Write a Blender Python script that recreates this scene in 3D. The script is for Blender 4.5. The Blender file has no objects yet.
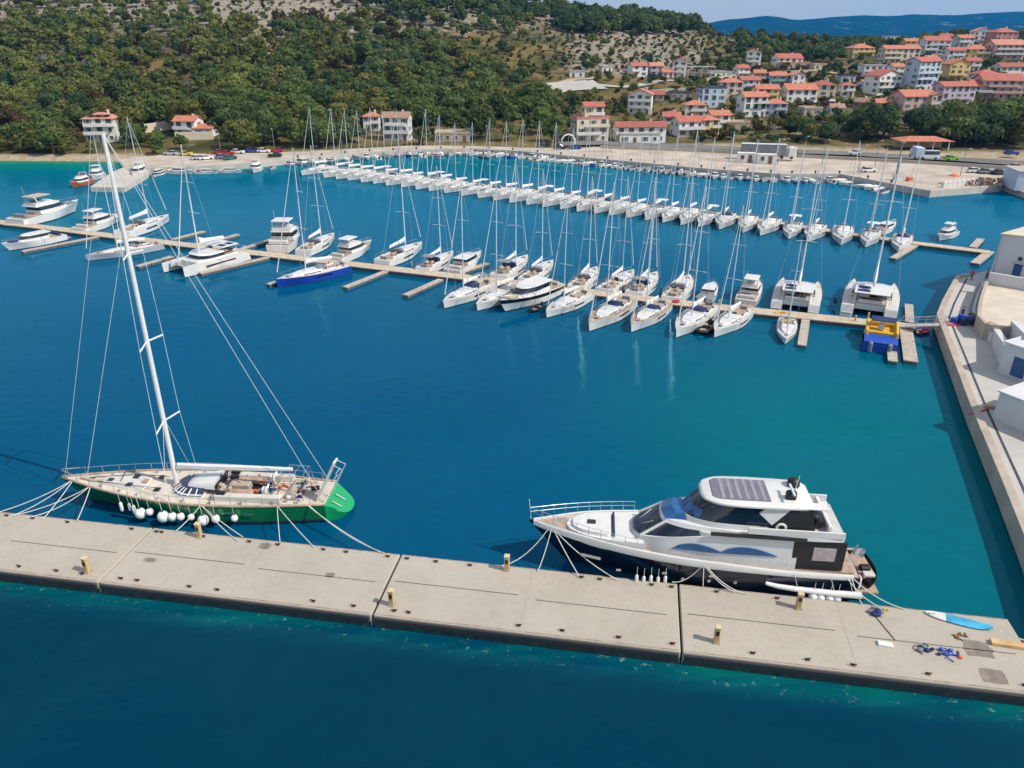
import bpy, math, random
import numpy as np
from mathutils import Vector, Matrix, noise

R = random.Random(11)
C = bpy.context.scene.collection
rad = math.radians
sc = bpy.context.scene

# ------------------------------------------------------------------ view geometry (metres, camera 36 m above the water)
H, F, P = 36.0, 746.0, rad(25.1)
cP, sP = math.cos(P), math.sin(P)

def at(px, py, z=0.0):
    """the point at height z that the photograph shows at (px, py)"""
    u, v = (px - 512) / F, (384 - py) / F
    d = (u, cP + v * sP, -sP + v * cP)
    t = (z - H) / d[2]
    return Vector((d[0] * t, d[1] * t, z))

def proj(x, y, z):
    f = y * cP - (z - H) * sP
    u = y * sP + (z - H) * cP
    return 512 + F * x / f, 384 - F * u / f

def ordinal(n):
    w = ['zeroth', 'first', 'second', 'third', 'fourth', 'fifth', 'sixth', 'seventh', 'eighth', 'ninth', 'tenth',
         'eleventh', 'twelfth', 'thirteenth', 'fourteenth', 'fifteenth', 'sixteenth', 'seventeenth', 'eighteenth',
         'nineteenth', 'twentieth']
    if n < len(w): return w[n]
    s = 'th' if 10 <= n % 100 <= 20 else {1: 'st', 2: 'nd', 3: 'rd'}.get(n % 10, 'th')
    return '%d%s' % (n, s)

# ------------------------------------------------------------------ materials
MATS = {}
def mat(name, col, rough=0.6, metal=0.0, var=0.15, scale=3.0, bump=0.0, bscale=None, col2=None, spec=0.5, obj=True, coat=0.0):
    """Principled material whose colour wanders between two tones of a noise in the object's own space"""
    if name in MATS: return MATS[name]
    m = bpy.data.materials.new(name); m.use_nodes = True
    nt = m.node_tree; b = nt.nodes['Principled BSDF']
    b.inputs['Roughness'].default_value = rough
    b.inputs['Metallic'].default_value = metal
    b.inputs['Specular IOR Level'].default_value = spec
    if coat: b.inputs['Coat Weight'].default_value = coat
    tc = nt.nodes.new('ShaderNodeTexCoord')
    nz = nt.nodes.new('ShaderNodeTexNoise'); nz.inputs['Scale'].default_value = scale; nz.inputs['Detail'].default_value = 5
    nt.links.new(tc.outputs['Object'], nz.inputs['Vector'])
    rp = nt.nodes.new('ShaderNodeValToRGB')
    a = [c * (1 - var) for c in col]; c2 = col2 or [min(1, c * (1 + var)) for c in col]
    rp.color_ramp.elements[0].position = 0.32; rp.color_ramp.elements[0].color = (*a, 1)
    rp.color_ramp.elements[1].position = 0.68; rp.color_ramp.elements[1].color = (*c2, 1)
    nt.links.new(nz.outputs['Fac'], rp.inputs['Fac'])
    nt.links.new(rp.outputs['Color'], b.inputs['Base Color'])
    if bump:
        n2 = nt.nodes.new('ShaderNodeTexNoise'); n2.inputs['Scale'].default_value = bscale or scale * 6; n2.inputs['Detail'].default_value = 4
        nt.links.new(tc.outputs['Object'], n2.inputs['Vector'])
        bp = nt.nodes.new('ShaderNodeBump'); bp.inputs['Strength'].default_value = bump; bp.inputs['Distance'].default_value = 0.1
        nt.links.new(n2.outputs['Fac'], bp.inputs['Height']); nt.links.new(bp.outputs['Normal'], b.inputs['Normal'])
    MATS[name] = m
    return m

def nd(nt, t, **k):
    n = nt.nodes.new(t)
    for a, v in k.items(): setattr(n, a, v)
    return n

# ------------------------------------------------------------------ mesh builder
class MB:
    def __init__(s): s.v = []; s.f = []; s.m = []
    def add(s, vs, fs, mi=0):
        o = len(s.v); s.v += [tuple(p) for p in vs]
        for k, f in enumerate(fs):
            s.f.append([i + o for i in f]); s.m.append(mi[k] if isinstance(mi, (list, tuple)) else mi)
        return s
    def box(s, cx, cy, cz, sx, sy, sz, mi=0, rz=0.0, ry=0.0, bev=0.0):
        M = Matrix.Translation((cx, cy, cz)) @ Matrix.Rotation(rz, 4, 'Z') @ Matrix.Rotation(ry, 4, 'Y')
        x, y, z = sx / 2, sy / 2, sz / 2
        if bev > 0:
            k = min(bev, x * .9, y * .9)
            ring = [(x - k, -y), (x, -y + k), (x, y - k), (x - k, y), (-x + k, y), (-x, y - k), (-x, -y + k), (-x + k, -y)]
            kz = min(k, z * .9)
            r2 = [(a * (1 - k / x) if abs(a) == x else a, b * (1 - k / y) if abs(b) == y else b) for a, b in ring]
            vs = [M @ Vector((a, b, -z)) for a, b in ring] + [M @ Vector((a, b, z - kz)) for a, b in ring] + [M @ Vector((a, b, z)) for a, b in r2]
            fs = [list(range(7, -1, -1)), list(range(16, 24))]
            for q in (0, 8):
                fs += [(q + i, q + (i + 1) % 8, q + 8 + (i + 1) % 8, q + 8 + i) for i in range(8)]
            return s.add(vs, fs, mi)
        vs = [M @ Vector((a * x, b * y, c * z)) for c in (-1, 1) for b in (-1, 1) for a in (-1, 1)]
        return s.add(vs, [(0, 2, 3, 1), (4, 5, 7, 6), (0, 1, 5, 4), (1, 3, 7, 5), (3, 2, 6, 7), (2, 0, 4, 6)], mi)
    def tube(s, pts, r, n=6, mi=0, r1=None, cap=True):
        pts = [Vector(p) for p in pts]; N = len(pts); vs = []; fs = []
        for i, p in enumerate(pts):
            d = (pts[min(i + 1, N - 1)] - pts[max(i - 1, 0)]).normalized()
            u = d.cross(Vector((0, 0, 1)))
            if u.length < 1e-3: u = d.cross(Vector((1, 0, 0)))
            u.normalize(); w = u.cross(d)
            rr = r if r1 is None else r + (r1 - r) * i / max(1, N - 1)
            vs += [p + u * (rr * math.cos(2 * math.pi * k / n)) + w * (rr * math.sin(2 * math.pi * k / n)) for k in range(n)]
        for i in range(N - 1):
            fs += [(i * n + k, i * n + (k + 1) % n, (i + 1) * n + (k + 1) % n, (i + 1) * n + k) for k in range(n)]
        if cap: fs += [list(range(n - 1, -1, -1)), list(range((N - 1) * n, N * n))]
        return s.add(vs, fs, mi)
    def loft(s, rings, mi=0, cap0=True, cap1=True, closed=True):
        n = len(rings[0]); vs = [p for r in rings for p in r]; fs = []; ms = []
        for i in range(len(rings) - 1):
            for k in range(n if closed else n - 1):
                fs.append((i * n + k, i * n + (k + 1) % n, (i + 1) * n + (k + 1) % n, (i + 1) * n + k))
                ms.append(mi[min(i, len(mi) - 1)] if isinstance(mi, (list, tuple)) else mi)
        l0 = mi[0] if isinstance(mi, (list, tuple)) else mi; l1 = mi[-1] if isinstance(mi, (list, tuple)) else mi
        if cap0: fs.append(list(range(n - 1, -1, -1))); ms.append(l0)
        if cap1: fs.append(list(range((len(rings) - 1) * n, len(rings) * n))); ms.append(l1)
        return s.add(vs, fs, ms)
    def house(s, levels, mi=0, cap0=False, cap1=True, fine=4):
        """rings given as (x, half width, z) along one side, mirrored about the centre line"""
        rings = []
        for lv in levels:
            if fine and len(lv) > 2:                          # round the outline between the given stations
                q = [Vector((lv[0][0], -lv[0][1], lv[0][2]))] + [Vector(p) for p in lv] + [Vector(lv[-1])]; out = []
                for i in range(1, len(q) - 2):
                    a, b_, c, d = q[i - 1:i + 3]; k = (c - b_).length
                    m0 = (c - a) / max(1e-4, (b_ - a).length + k) * k * .85; m1 = (d - b_) / max(1e-4, (d - c).length + k) * k * .85
                    for j in range(fine):
                        t = j / fine; out.append((2 * t ** 3 - 3 * t * t + 1) * b_ + (t ** 3 - 2 * t * t + t) * m0 + (3 * t * t - 2 * t ** 3) * c + (t ** 3 - t * t) * m1)
                lv = [tuple(p) for p in out] + [lv[-1]]
            rings.append([(x, w, z) for x, w, z in lv] + [(x, -w, z) for x, w, z in reversed(lv)])
        return s.loft(rings, mi, cap0, cap1)
    def prism(s, poly, z0, z1, mi=0, mtop=None):
        n = len(poly); vs = [(p[0], p[1], z0) for p in poly] + [(p[0], p[1], z1) for p in poly]
        a = sum(poly[i][0] * poly[(i + 1) % n][1] - poly[(i + 1) % n][0] * poly[i][1] for i in range(n))
        fs = [(i, (i + 1) % n, n + (i + 1) % n, n + i) for i in range(n)] + [list(range(n - 1, -1, -1)), list(range(n, 2 * n))]
        if a < 0: fs = [list(reversed(f)) for f in fs]
        ms = [mi] * (n + 1) + [mi if mtop is None else mtop]
        return s.add(vs, fs, ms)
    def rev(s, prof, c=(0, 0, 0), n=12, mi=0):
        rings = [[(c[0] + r * math.cos(2 * math.pi * k / n), c[1] + r * math.sin(2 * math.pi * k / n), c[2] + z) for k in range(n)] for r, z in prof]
        return s.loft(rings, mi)
    def ball(s, c, r, mi=0, n=10, sq=(1, 1, 1)):
        m = n // 2
        prof = [(max(.02, math.sin(math.pi * i / m)), -math.cos(math.pi * i / m)) for i in range(m + 1)]
        rings = [[(c[0] + r * sq[0] * q * math.cos(2 * math.pi * k / n), c[1] + r * sq[1] * q * math.sin(2 * math.pi * k / n), c[2] + r * sq[2] * z) for k in range(n)] for q, z in prof]
        return s.loft(rings, mi)
    def torus(s, c, R_, r, n=14, k=5, mi=0, axis='Z'):
        rings = []
        for i in range(n):
            a = 2 * math.pi * i / n; ring = []
            for j in range(k):
                b = 2 * math.pi * j / k; q = R_ + r * math.cos(b); h = r * math.sin(b)
                p = (q * math.cos(a), q * math.sin(a), h)
                if axis == 'X': p = (p[2], p[0], p[1])
                if axis == 'Y': p = (p[0], p[2], p[1])
                ring.append((c[0] + p[0], c[1] + p[1], c[2] + p[2]))
            rings.append(ring)
        rings.append(rings[0])
        return s.loft(rings, mi, False, False)
    def mesh(s, name, mats, smooth=None):
        me = bpy.data.meshes.new(name); me.from_pydata(s.v, [], s.f)
        for m in (mats if isinstance(mats, (list, tuple)) else [mats]): me.materials.append(m)
        me.polygons.foreach_set('material_index', s.m)
        if smooth:
            me.shade_smooth(); me.set_sharp_from_angle(angle=rad(smooth))
        me.update(); return me
    def build(s, name, mats, parent=None, smooth=None, loc=None, rz=0.0):
        o = bpy.data.objects.new(name, s.mesh(name, mats, smooth)); C.objects.link(o)
        if parent: o.parent = parent
        if loc is not None: o.location = loc
        if rz: o.rotation_euler = (0, 0, rz)
        return o

def put(name, me, parent=None, loc=(0, 0, 0), rz=0.0, scale=None):
    o = bpy.data.objects.new(name, me); C.objects.link(o); o.parent = parent; o.location = loc; o.rotation_euler = (0, 0, rz)
    if scale: o.scale = scale
    return o

def tag(o, label=None, cat=None, group=None, kind=None):
    if label: o['label'] = label
    if cat: o['category'] = cat
    if group: o['group'] = group
    if kind: o['kind'] = kind
    return o

def empty(name, loc=(0, 0, 0), rz=0.0):
    o = bpy.data.objects.new(name, None); C.objects.link(o); o.location = loc; o.rotation_euler = (0, 0, rz)
    o.empty_display_size = .3
    return o

def copy_tree(o, parent=None):
    c = o.copy(); C.objects.link(c)
    if parent: c.parent = parent
    for ch in list(o.children): copy_tree(ch, c)
    return c

class Proto:
    """the first call places the original itself, later calls place copies"""
    def __init__(s, make): s.o = make(); s.used = False
    def place(s, loc, rz, scale=1.0, label=None, cat=None, group=None, name=None):
        o = s.o if not s.used else copy_tree(s.src)
        if not s.used: s.src = s.o
        s.used = True
        o.location = loc; o.rotation_euler = (0, 0, rz); o.scale = (scale,) * 3
        if name: o.name = name
        tag(o, label, cat, group); return o

def smooth(a, b, x):
    t = max(0., min(1., (x - a) / (b - a))); return t * t * (3 - 2 * t)

# ------------------------------------------------------------------ palette
white = mat('gelcoat_white', (.68, .67, .645), .28, var=.04, scale=.6, coat=.2)
cream = mat('deck_cream', (.58, .555, .51), .6, var=.10, scale=1.4)
deckgrey = mat('deck_nonskid_grey', (.50, .48, .45), .7, var=.12, scale=2)
teak = mat('teak_deck', (.39, .285, .205), .65, var=.22, scale=2.2)
greyteak = mat('weathered_teak', (.40, .33, .27), .75, var=.2, scale=1.6)
navy = mat('navy_hull_paint', (.006, .012, .026), .13, var=.2, scale=.5, coat=.3)
antif = mat('antifouling_dark', (.012, .02, .04), .6)
bluehull = mat('blue_hull_paint', (.012, .05, .36), .25, var=.1, scale=.5)
greyhull = mat('grey_hull_paint', (.36, .40, .45), .3, var=.06, scale=.5)
greenhull = mat('green_hull_paint', (.005, .14, .045), .22, var=.12, scale=.4, coat=.3)
glass = mat('dark_glass', (.008, .014, .028), .06, var=.3, scale=.8, spec=.8)
blueglass = mat('blue_tinted_glass', (.01, .09, .26), .08, var=.35, scale=.7, spec=.8)
alu = mat('mast_white_alloy', (.68, .68, .67), .35, metal=.0, var=.05)
steel = mat('stainless_steel', (.62, .63, .65), .25, metal=.9, var=.08)
black = mat('black_fittings', (.012, .012, .014), .5, var=.3)
rope = mat('pale_rope', (.62, .60, .54), .85, var=.18, scale=8)
sailwhite = mat('sail_cover_white', (.64, .63, .61), .8, var=.07, scale=2)
canvasblue = mat('canvas_navy', (.015, .03, .11), .85, var=.25, scale=2)
canvasgrey = mat('canvas_grey', (.20, .21, .23), .85, var=.2, scale=2)
canvastan = mat('canvas_tan', (.45, .37, .28), .85, var=.15, scale=2)
redcloth = mat('red_cloth', (.55, .03, .05), .8, var=.15)
orange = mat('orange_plastic', (.62, .12, .03), .6, var=.15)
yellowp = mat('yellow_boat_paint', (.75, .42, .012), .4, var=.08)
boatblue = mat('bright_blue_paint', (.01, .07, .42), .45, var=.12)
concrete = mat('pale_concrete', (.40, .345, .28), .85, var=.08, scale=.5, bump=.15, bscale=9)
rubber = mat('dark_rubber', (.02, .024, .03), .7)

# ------------------------------------------------------------------ terrain: height profiles along bearings
def zrow(row, y):
    v = (384 - row) / F
    return H + y * (-sP + v * cP) / (cP + v * sP)

COLS = [
    (-400, [(178, 205), (155, 235), (112, 300), (60, 390), (10, 510), (-40, 650), (-60, 800)]),
    (0,    [(161, 243), (152, 251), (118, 318), (66, 410), (18, 530), (-20, 650), (-40, 800)]),
    (130,  [(158, 245), (151, 253), (118, 318), (64, 410), (16, 530), (-22, 650), (-40, 800)]),
    (250,  [(154, 247), (149, 256), (116, 318), (60, 410), (10, 530), (-26, 650), (-40, 800)]),
    (430,  [(145, 268), (137, 287), (105, 350), (60, 430), (14, 540), (-10, 620), (-24, 760)]),
    (560,  [(147, 262), (131, 296), (102, 355), (72, 425), (38, 520), (16, 610), (8, 700)]),
    (650,  [(151, 262), (135, 290), (105, 350), (78, 420), (54, 500), (31, 610), (28, 680)]),
    (700,  [(153, 258), (140, 282), (111, 340), (83, 420), (62, 505), (39, 620), (38, 660)]),
    (800,  [(158, 246), (146, 268), (116, 330), (91, 390), (67, 470), (50, 590), (49, 640)]),
    (900,  [(163, 236), (150, 258), (118, 320), (91, 380), (66, 450), (45, 520), (40, 600)]),
    (1024, [(170, 225), (155, 250), (118, 320), (89, 380), (63, 450), (43, 520), (36, 600)]),
    (1400, [(190, 195), (165, 235), (120, 315), (88, 380), (60, 450), (42, 520), (34, 600)]),
]
PROF = [(c, [(y, zrow(r, y)) for r, y in p]) for c, p in COLS]

def prof_z(p, y):
    if y <= p[0][0]: return max(-3.0, p[0][1] - (p[0][0] - y) * .14)
    for (y0, z0), (y1, z1) in zip(p, p[1:]):
        if y <= y1:
            return z0 + (z1 - z0) * (y - y0) / (y1 - y0)
    yl, zl = p[-1]
    t = smooth(yl + 30, yl + 480, y)
    return zl * (1 - t) - 8 * t

def terrain(x, y):
    px = 512 + F * x / y / 1.07
    if px <= PROF[0][0]: z = prof_z(PROF[0][1], y)
    elif px >= PROF[-1][0]: z = prof_z(PROF[-1][1], y)
    else:
        for (c0, p0), (c1, p1) in zip(PROF, PROF[1:]):
            if px <= c1:
                t = (px - c0) / (c1 - c0); t = .5 * t + .5 * t * t * (3 - 2 * t)
                z = prof_z(p0, y) * (1 - t) + prof_z(p1, y) * t
                break
    k = smooth(1.6, 9, z)
    if k > 0:
        z += k * (2.2 * noise.noise(Vector((x * .016, y * .016, 3.1))) + .9 * noise.noise(Vector((x * .06, y * .06, 7.7))))
    return z

def hit(px, row):
    u, v = (px - 512) / F, (384 - row) / F
    dx, dy, dz = u, cP + v * sP, -sP + v * cP
    y = 200.0
    while y < 1300:
        t = y / dy
        z = terrain(dx * t, y)
        if H + dz * t <= z: return Vector((dx * t, y, z))
        y += 1.5
    t = 620 / dy
    return Vector((dx * t, 620, terrain(dx * t, 620)))

bs = np.linspace(-1.25, 1.25, 190)
ys = list(np.linspace(212, 420, 84)) + list(np.linspace(424, 760, 70)) + list(np.linspace(775, 1500, 26))
tv, tf = [], []
for y in ys:
    for b in bs: tv.append((b * y, y, terrain(b * y, y)))
nb = len(bs)
for j in range(len(ys) - 1):
    for i in range(nb - 1):
        tf.append((j * nb + i, j * nb + i + 1, (j + 1) * nb + i + 1, (j + 1) * nb + i))
me = bpy.data.meshes.new('hillside'); me.from_pydata(tv, [], tf); me.shade_smooth()
rock = me.attributes.new('rockiness', 'FLOAT', 'POINT')
rv = []
for x, y, z in tv:
    px, row = proj(x, y, z)
    r = .29 + .24 * smooth(52, 8, row) * (1 if px < 560 else .4)
    r += .5 * smooth(200, 240, px) * smooth(370, 330, px) * smooth(44, 26, row)
    k = smooth(540, 590, px) * smooth(740, 690, px) * smooth(24, 34, row) * smooth(84, 66, row); r = r * (1 - k) + .50 * k
    k = smooth(680, 730, px); r = r * (1 - k) + .34 * k
    rv.append(r)
rock.data.foreach_set('value', rv)
hill = bpy.data.objects.new('hillside', me); C.objects.link(hill); tag(hill, kind='structure')

m = bpy.data.materials.new('dry_hillside'); m.use_nodes = True; nt = m.node_tree; b = nt.nodes['Principled BSDF']
b.inputs['Roughness'].default_value = .95; b.inputs['Specular IOR Level'].default_value = .1
L = nt.links.new
geo = nd(nt, 'ShaderNodeNewGeometry'); att = nd(nt, 'ShaderNodeAttribute', attribute_name='rockiness')
def noise_node(scale, detail=6, rough=.6):
    n = nd(nt, 'ShaderNodeTexNoise'); n.inputs['Scale'].default_value = scale; n.inputs['Detail'].default_value = detail; n.inputs['Roughness'].default_value = rough
    L(geo.outputs['Position'], n.inputs['Vector']); return n
def ramp(fac, stops):
    r = nd(nt, 'ShaderNodeValToRGB'); e = r.color_ramp.elements
    e[0].position, e[0].color = stops[0][0], (*stops[0][1], 1); e[1].position, e[1].color = stops[-1][0], (*stops[-1][1], 1)
    for p, c in stops[1:-1]:
        q = e.new(p); q.color = (*c, 1)
    L(fac, r.inputs['Fac']); return r
def mixc(fac, a, c):
    x = nd(nt, 'ShaderNodeMix', data_type='RGBA'); L(fac, x.inputs['Factor']); L(a, x.inputs['A']); L(c, x.inputs['B']); return x.outputs['Result']
def math_n(op, a, bb, clamp=False):
    x = nd(nt, 'ShaderNodeMath', operation=op, use_clamp=clamp)
    for i, q in enumerate((a, bb)):
        if isinstance(q, (int, float)): x.inputs[i].default_value = q
        else: L(q, x.inputs[i])
    return x.outputs[0]
grass = ramp(noise_node(.035, 8).outputs['Fac'], [(.3, (.035, .045, .014)), (.45, (.075, .075, .022)), (.56, (.17, .125, .045)), (.7, (.24, .17, .08))])
stone = ramp(noise_node(.35, 6).outputs['Fac'], [(.3, (.17, .14, .10)), (.6, (.36, .31, .25)), (.75, (.46, .42, .36))])
rn = noise_node(.16, 10, .78)
rf = math_n('MULTIPLY', math_n('SUBTRACT', math_n('ADD', rn.outputs['Fac'], att.outputs['Fac']), .86), 7.0, True)
col = mixc(rf, grass.outputs['Color'], stone.outputs['Color'])
sep = nd(nt, 'ShaderNodeSeparateXYZ'); L(geo.outputs['Position'], sep.inputs[0])
beach = ramp(noise_node(.5, 5).outputs['Fac'], [(.3, (.30, .22, .13)), (.6, (.47, .38, .27)), (.8, (.55, .48, .38))])
bf = math_n('MULTIPLY', math_n('SUBTRACT', 1.25, sep.outputs['Z']), 3.0, True)
col = mixc(bf, col, beach.outputs['Color'])
L(col, b.inputs['Base Color'])
bp = nd(nt, 'ShaderNodeBump'); bp.inputs['Strength'].default_value = .8; bp.inputs['Distance'].default_value = 1.2
L(noise_node(.3, 8, .7).outputs['Fac'], bp.inputs['Height']); L(bp.outputs['Normal'], b.inputs['Normal'])
me.materials.append(m)

# ------------------------------------------------------------------ far mountain ridge across the channel
RID = [(-600, 36), (300, 36), (560, 36), (640, 32), (690, 28), (720, 24), (745, 21), (765, 18.5), (800, 20), (830, 17), (862, 15), (890, 16.5), (920, 14.5), (950, 15), (985, 12.5), (1024, 12), (1090, 10), (1200, 16), (1400, 22), (1700, 30)]
def ridge_row(px):
    for (a, ra), (c, rc) in zip(RID, RID[1:]):
        if px <= c: return ra + (rc - ra) * max(0, (px - a) / (c - a))
    return 32
mv, mf = [], []
ms = [(5600, -6), (5900, .18), (6300, .45), (6700, .72), (7050, .93), (7250, 1.0), (7600, .8), (8200, -6)]
NB = 260
for yy, k in ms:
    for i in range(NB):
        px = -500 + 2100 * i / (NB - 1)
        bx = (px - 512) / F * 1.0 / (cP + .48 * sP)
        zt = zrow(ridge_row(px), 7250)
        x = bx * yy
        z = k if k < 0 else zt * k + (45 * noise.noise(Vector((x * .0012, yy * .0012, .3))) + 22 * noise.noise(Vector((x * .004, yy * .004, 2)))) * (1.0 if k < .99 else .25) * (.25 if k < .3 else 1)
        mv.append((x, yy, z))
for j in range(len(ms) - 1):
    for i in range(NB - 1): mf.append((j * NB + i, j * NB + i + 1, (j + 1) * NB + i + 1, (j + 1) * NB + i))
me = bpy.data.meshes.new('far_mountains'); me.from_pydata(mv, [], mf); me.shade_smooth()
m = bpy.data.materials.new('far_mountain_scrub'); m.use_nodes = True; nt = m.node_tree; b = nt.nodes['Principled BSDF']; L = nt.links.new
b.inputs['Roughness'].default_value = 1; b.inputs['Specular IOR Level'].default_value = 0
geo = nd(nt, 'ShaderNodeNewGeometry')
r1 = ramp(noise_node(.006, 9, .75).outputs['Fac'], [(.42, (.004, .016, .016)), (.60, (.010, .028, .024)), (.68, (.26, .28, .28))])
L(r1.outputs['Color'], b.inputs['Base Color'])
me.materials.append(m)
mo = bpy.data.objects.new('far_mountains', me); C.objects.link(mo); tag(mo, kind='structure')

# ------------------------------------------------------------------ water
PD = Vector((.987, -.163, 0)); PN = Vector((-.163, -.987, 0))            # along and across the concrete pier
pier_b1 = at(401, 554, 1.0)                                              # joint, basin side
def bed(x, y):
    """water colour over deep bottom, pale shelf, weed and open sea, blended by place"""
    px = 512 + F * x / max(y, 1) / 1.05
    c = np.array((.0002, .067, .148))
    def to(col, k): return c * (1 - k) + np.array(col) * k
    c = to((.0002, .105, .200), smooth(75, 205, y) * smooth(1400, 420, y))  # lighter and bluer towards the far shore
    c = to((.0003, .118, .146), .9 * smooth(-2, 26, x) * smooth(110, 60, y) * smooth(24, 42, y))
    c = to((.0003, .042, .105), .55 * smooth(9.5, 1.0, abs((x - 55) * .63 + (y - 90) * .16 - 6)) * smooth(112, 95, y) * smooth(30, 60, y) * (x > 35))  # darker strip of water beside the right quay
    if y > 150:
        c = to((.0005, .150, .200), .85 * smooth(195, 255, y) * smooth(900, 560, px))
        t = terrain(x, y) if y > 214 else -3
        c = to((.004, .20, .165), smooth(-3.6, -.3, t) * smooth(330, 90, px))
        c = to((.10, .22, .12), smooth(-.9, .1, t) * smooth(200, 90, px))
    d = (Vector((x, y, 0)) - pier_b1).dot(PN)
    c = to((.0003, .031, .062), smooth(3.0, 9.5, d))
    if 5.5 < d < 10.5:
        n_ = noise.noise(Vector((x * .55, y * .9, 1))) + .6 * noise.noise(Vector((x * 1.7, y * 1.7, 4)))
        c = to((.002, .125, .110), max(0, min(.8, .32 + .8 * n_)) * smooth(8.9, 6.9, d))
    return c
xs = [-9000, -3000, -900, -420] + list(np.linspace(-330, 190, 150)) + [260, 420, 900, 3000, 9000]
wy = [-400, -100, 0] + list(np.linspace(15, 60, 90)) + list(np.linspace(62, 290, 90)) + [330, 420, 700, 1500, 4000, 9300]
wv = [(x, y, 0) for y in wy for x in xs]; nx = len(xs)
wf = [(j * nx + i, j * nx + i + 1, (j + 1) * nx + i + 1, (j + 1) * nx + i) for j in range(len(wy) - 1) for i in range(nx - 1)]
me = bpy.data.meshes.new('sea_water'); me.from_pydata(wv, [], wf)
a = me.attributes.new('bed', 'FLOAT_COLOR', 'POINT')
a.data.foreach_set('color', [q for x, y, z in wv for q in (*(bed(x, y) if y < 600 and abs(x) < 500 else (.0003, .031, .062) if y < 20 else (.0003, .07, .17)), 1.0)])
a = me.attributes.new('lapping', 'FLOAT', 'POINT')
def lapf(x, y):
    d = (Vector((x, y, 0)) - pier_b1).dot(PN)
    return smooth(8.6, 6.8, d) * smooth(5.5, 6.4, d) if abs(x) < 60 and 0 < y < 80 else 0
a.data.foreach_set('value', [lapf(x, y) for x, y, z in wv])
m = bpy.data.materials.new('sea_water'); m.use_nodes = True; nt = m.node_tree; nt.nodes.remove(nt.nodes['Principled BSDF']); L = nt.links.new
geo = nd(nt, 'ShaderNodeNewGeometry'); att = nd(nt, 'ShaderNodeAttribute', attribute_name='bed')
var_ = ramp(noise_node(.03, 5, .6).outputs['Fac'], [(.3, (.86, .90, .92)), (.7, (1.12, 1.1, 1.08))])
fine = ramp(noise_node(.6, 4, .6).outputs['Fac'], [(.3, (.93, .94, .95)), (.7, (1.07, 1.06, 1.05))])
def mul(a_, c_):
    x = nd(nt, 'ShaderNodeMix', data_type='RGBA', blend_type='MULTIPLY'); x.inputs['Factor'].default_value = 1; L(a_, x.inputs['A']); L(c_, x.inputs['B']); return x.outputs['Result']
lap = nd(nt, 'ShaderNodeAttribute', attribute_name='lapping')
fo = ramp(noise_node(1.5, 6, .75).outputs['Fac'], [(.60, (0, 0, 0)), (.70, (.8, .8, .8))])
fm = math_n('MULTIPLY', fo.outputs['Color'], lap.outputs['Fac'], True)
foam_sparkle = nd(nt, 'ShaderNodeRGB'); foam_sparkle.outputs[0].default_value = (.30, .44, .44, 1)  # foam flecks and water sparkle along the pier, painted into the colour
df = nd(nt, 'ShaderNodeBsdfDiffuse'); L(mixc(fm, mul(mul(att.outputs['Color'], var_.outputs['Color']), fine.outputs['Color']), foam_sparkle.outputs[0]), df.inputs['Color'])
gl = nd(nt, 'ShaderNodeBsdfGlossy'); gl.inputs['Roughness'].default_value = .06; gl.inputs['Color'].default_value = (.36, .86, 1, 1)
fr = nd(nt, 'ShaderNodeFresnel'); fr.inputs['IOR'].default_value = 1.33
fx = math_n('MINIMUM', math_n('MULTIPLY', fr.outputs['Fac'], .62), .17)
ms_ = nd(nt, 'ShaderNodeMixShader'); L(fx, ms_.inputs[0]); L(df.outputs[0], ms_.inputs[1]); L(gl.outputs[0], ms_.inputs[2]); L(ms_.outputs[0], nt.nodes['Material Output'].inputs['Surface'])
mp = nd(nt, 'ShaderNodeMapping'); mp.inputs['Scale'].default_value = (1, 1.5, 1); mp.inputs['Rotation'].default_value = (0, 0, .35); L(geo.outputs['Position'], mp.inputs['Vector'])
w1 = nd(nt, 'ShaderNodeTexNoise'); w1.inputs['Scale'].default_value = .55; w1.inputs['Detail'].default_value = 5; w1.inputs['Roughness'].default_value = .55; L(mp.outputs['Vector'], w1.inputs['Vector'])
w2 = nd(nt, 'ShaderNodeTexNoise'); w2.inputs['Scale'].default_value = .06; w2.inputs['Detail'].default_value = 2; L(mp.outputs['Vector'], w2.inputs['Vector'])
wm = math_n('ADD', math_n('MULTIPLY', w1.outputs['Fac'], .5), math_n('MULTIPLY', w2.outputs['Fac'], .8))
bp = nd(nt, 'ShaderNodeBump'); bp.inputs['Strength'].default_value = .6; bp.inputs['Distance'].default_value = .12
L(wm, bp.inputs['Height'])
for n_ in (df, gl, fr): L(bp.outputs['Normal'], n_.inputs['Normal'])
me.materials.append(m)
sea = bpy.data.objects.new('sea_water', me); C.objects.link(sea); tag(sea, kind='structure')

# ------------------------------------------------------------------ camera, light, sky, air
cam = bpy.data.cameras.new('camera'); co = bpy.data.objects.new('camera', cam); C.objects.link(co)
co.location = (0, 0, H); co.rotation_euler = (math.pi / 2 - P, 0, 0)
cam.sensor_width = 36; cam.lens = F / 1024 * 36; cam.clip_start = .5; cam.clip_end = 20000
sc.camera = co
EL, AZ = rad(46), rad(-22)
sd = Vector((math.cos(EL) * math.cos(AZ), math.cos(EL) * math.sin(AZ), math.sin(EL)))
sun = bpy.data.lights.new('sun', 'SUN'); sun.energy = 3.8; sun.angle = rad(.5); sun.color = (1, .94, .84)
so = bpy.data.objects.new('sun', sun); C.objects.link(so); so.rotation_euler = sd.to_track_quat('Z', 'Y').to_euler()
w = bpy.data.worlds.new('World'); sc.world = w; w.use_nodes = True; nt = w.node_tree; L = nt.links.new
bg = nt.nodes['Background']; bg.inputs['Strength'].default_value = .13
sky = nd(nt, 'ShaderNodeTexSky', sky_type='NISHITA'); sky.sun_disc = False; sky.sun_elevation = EL; sky.sun_rotation = math.pi / 2 - AZ
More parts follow.
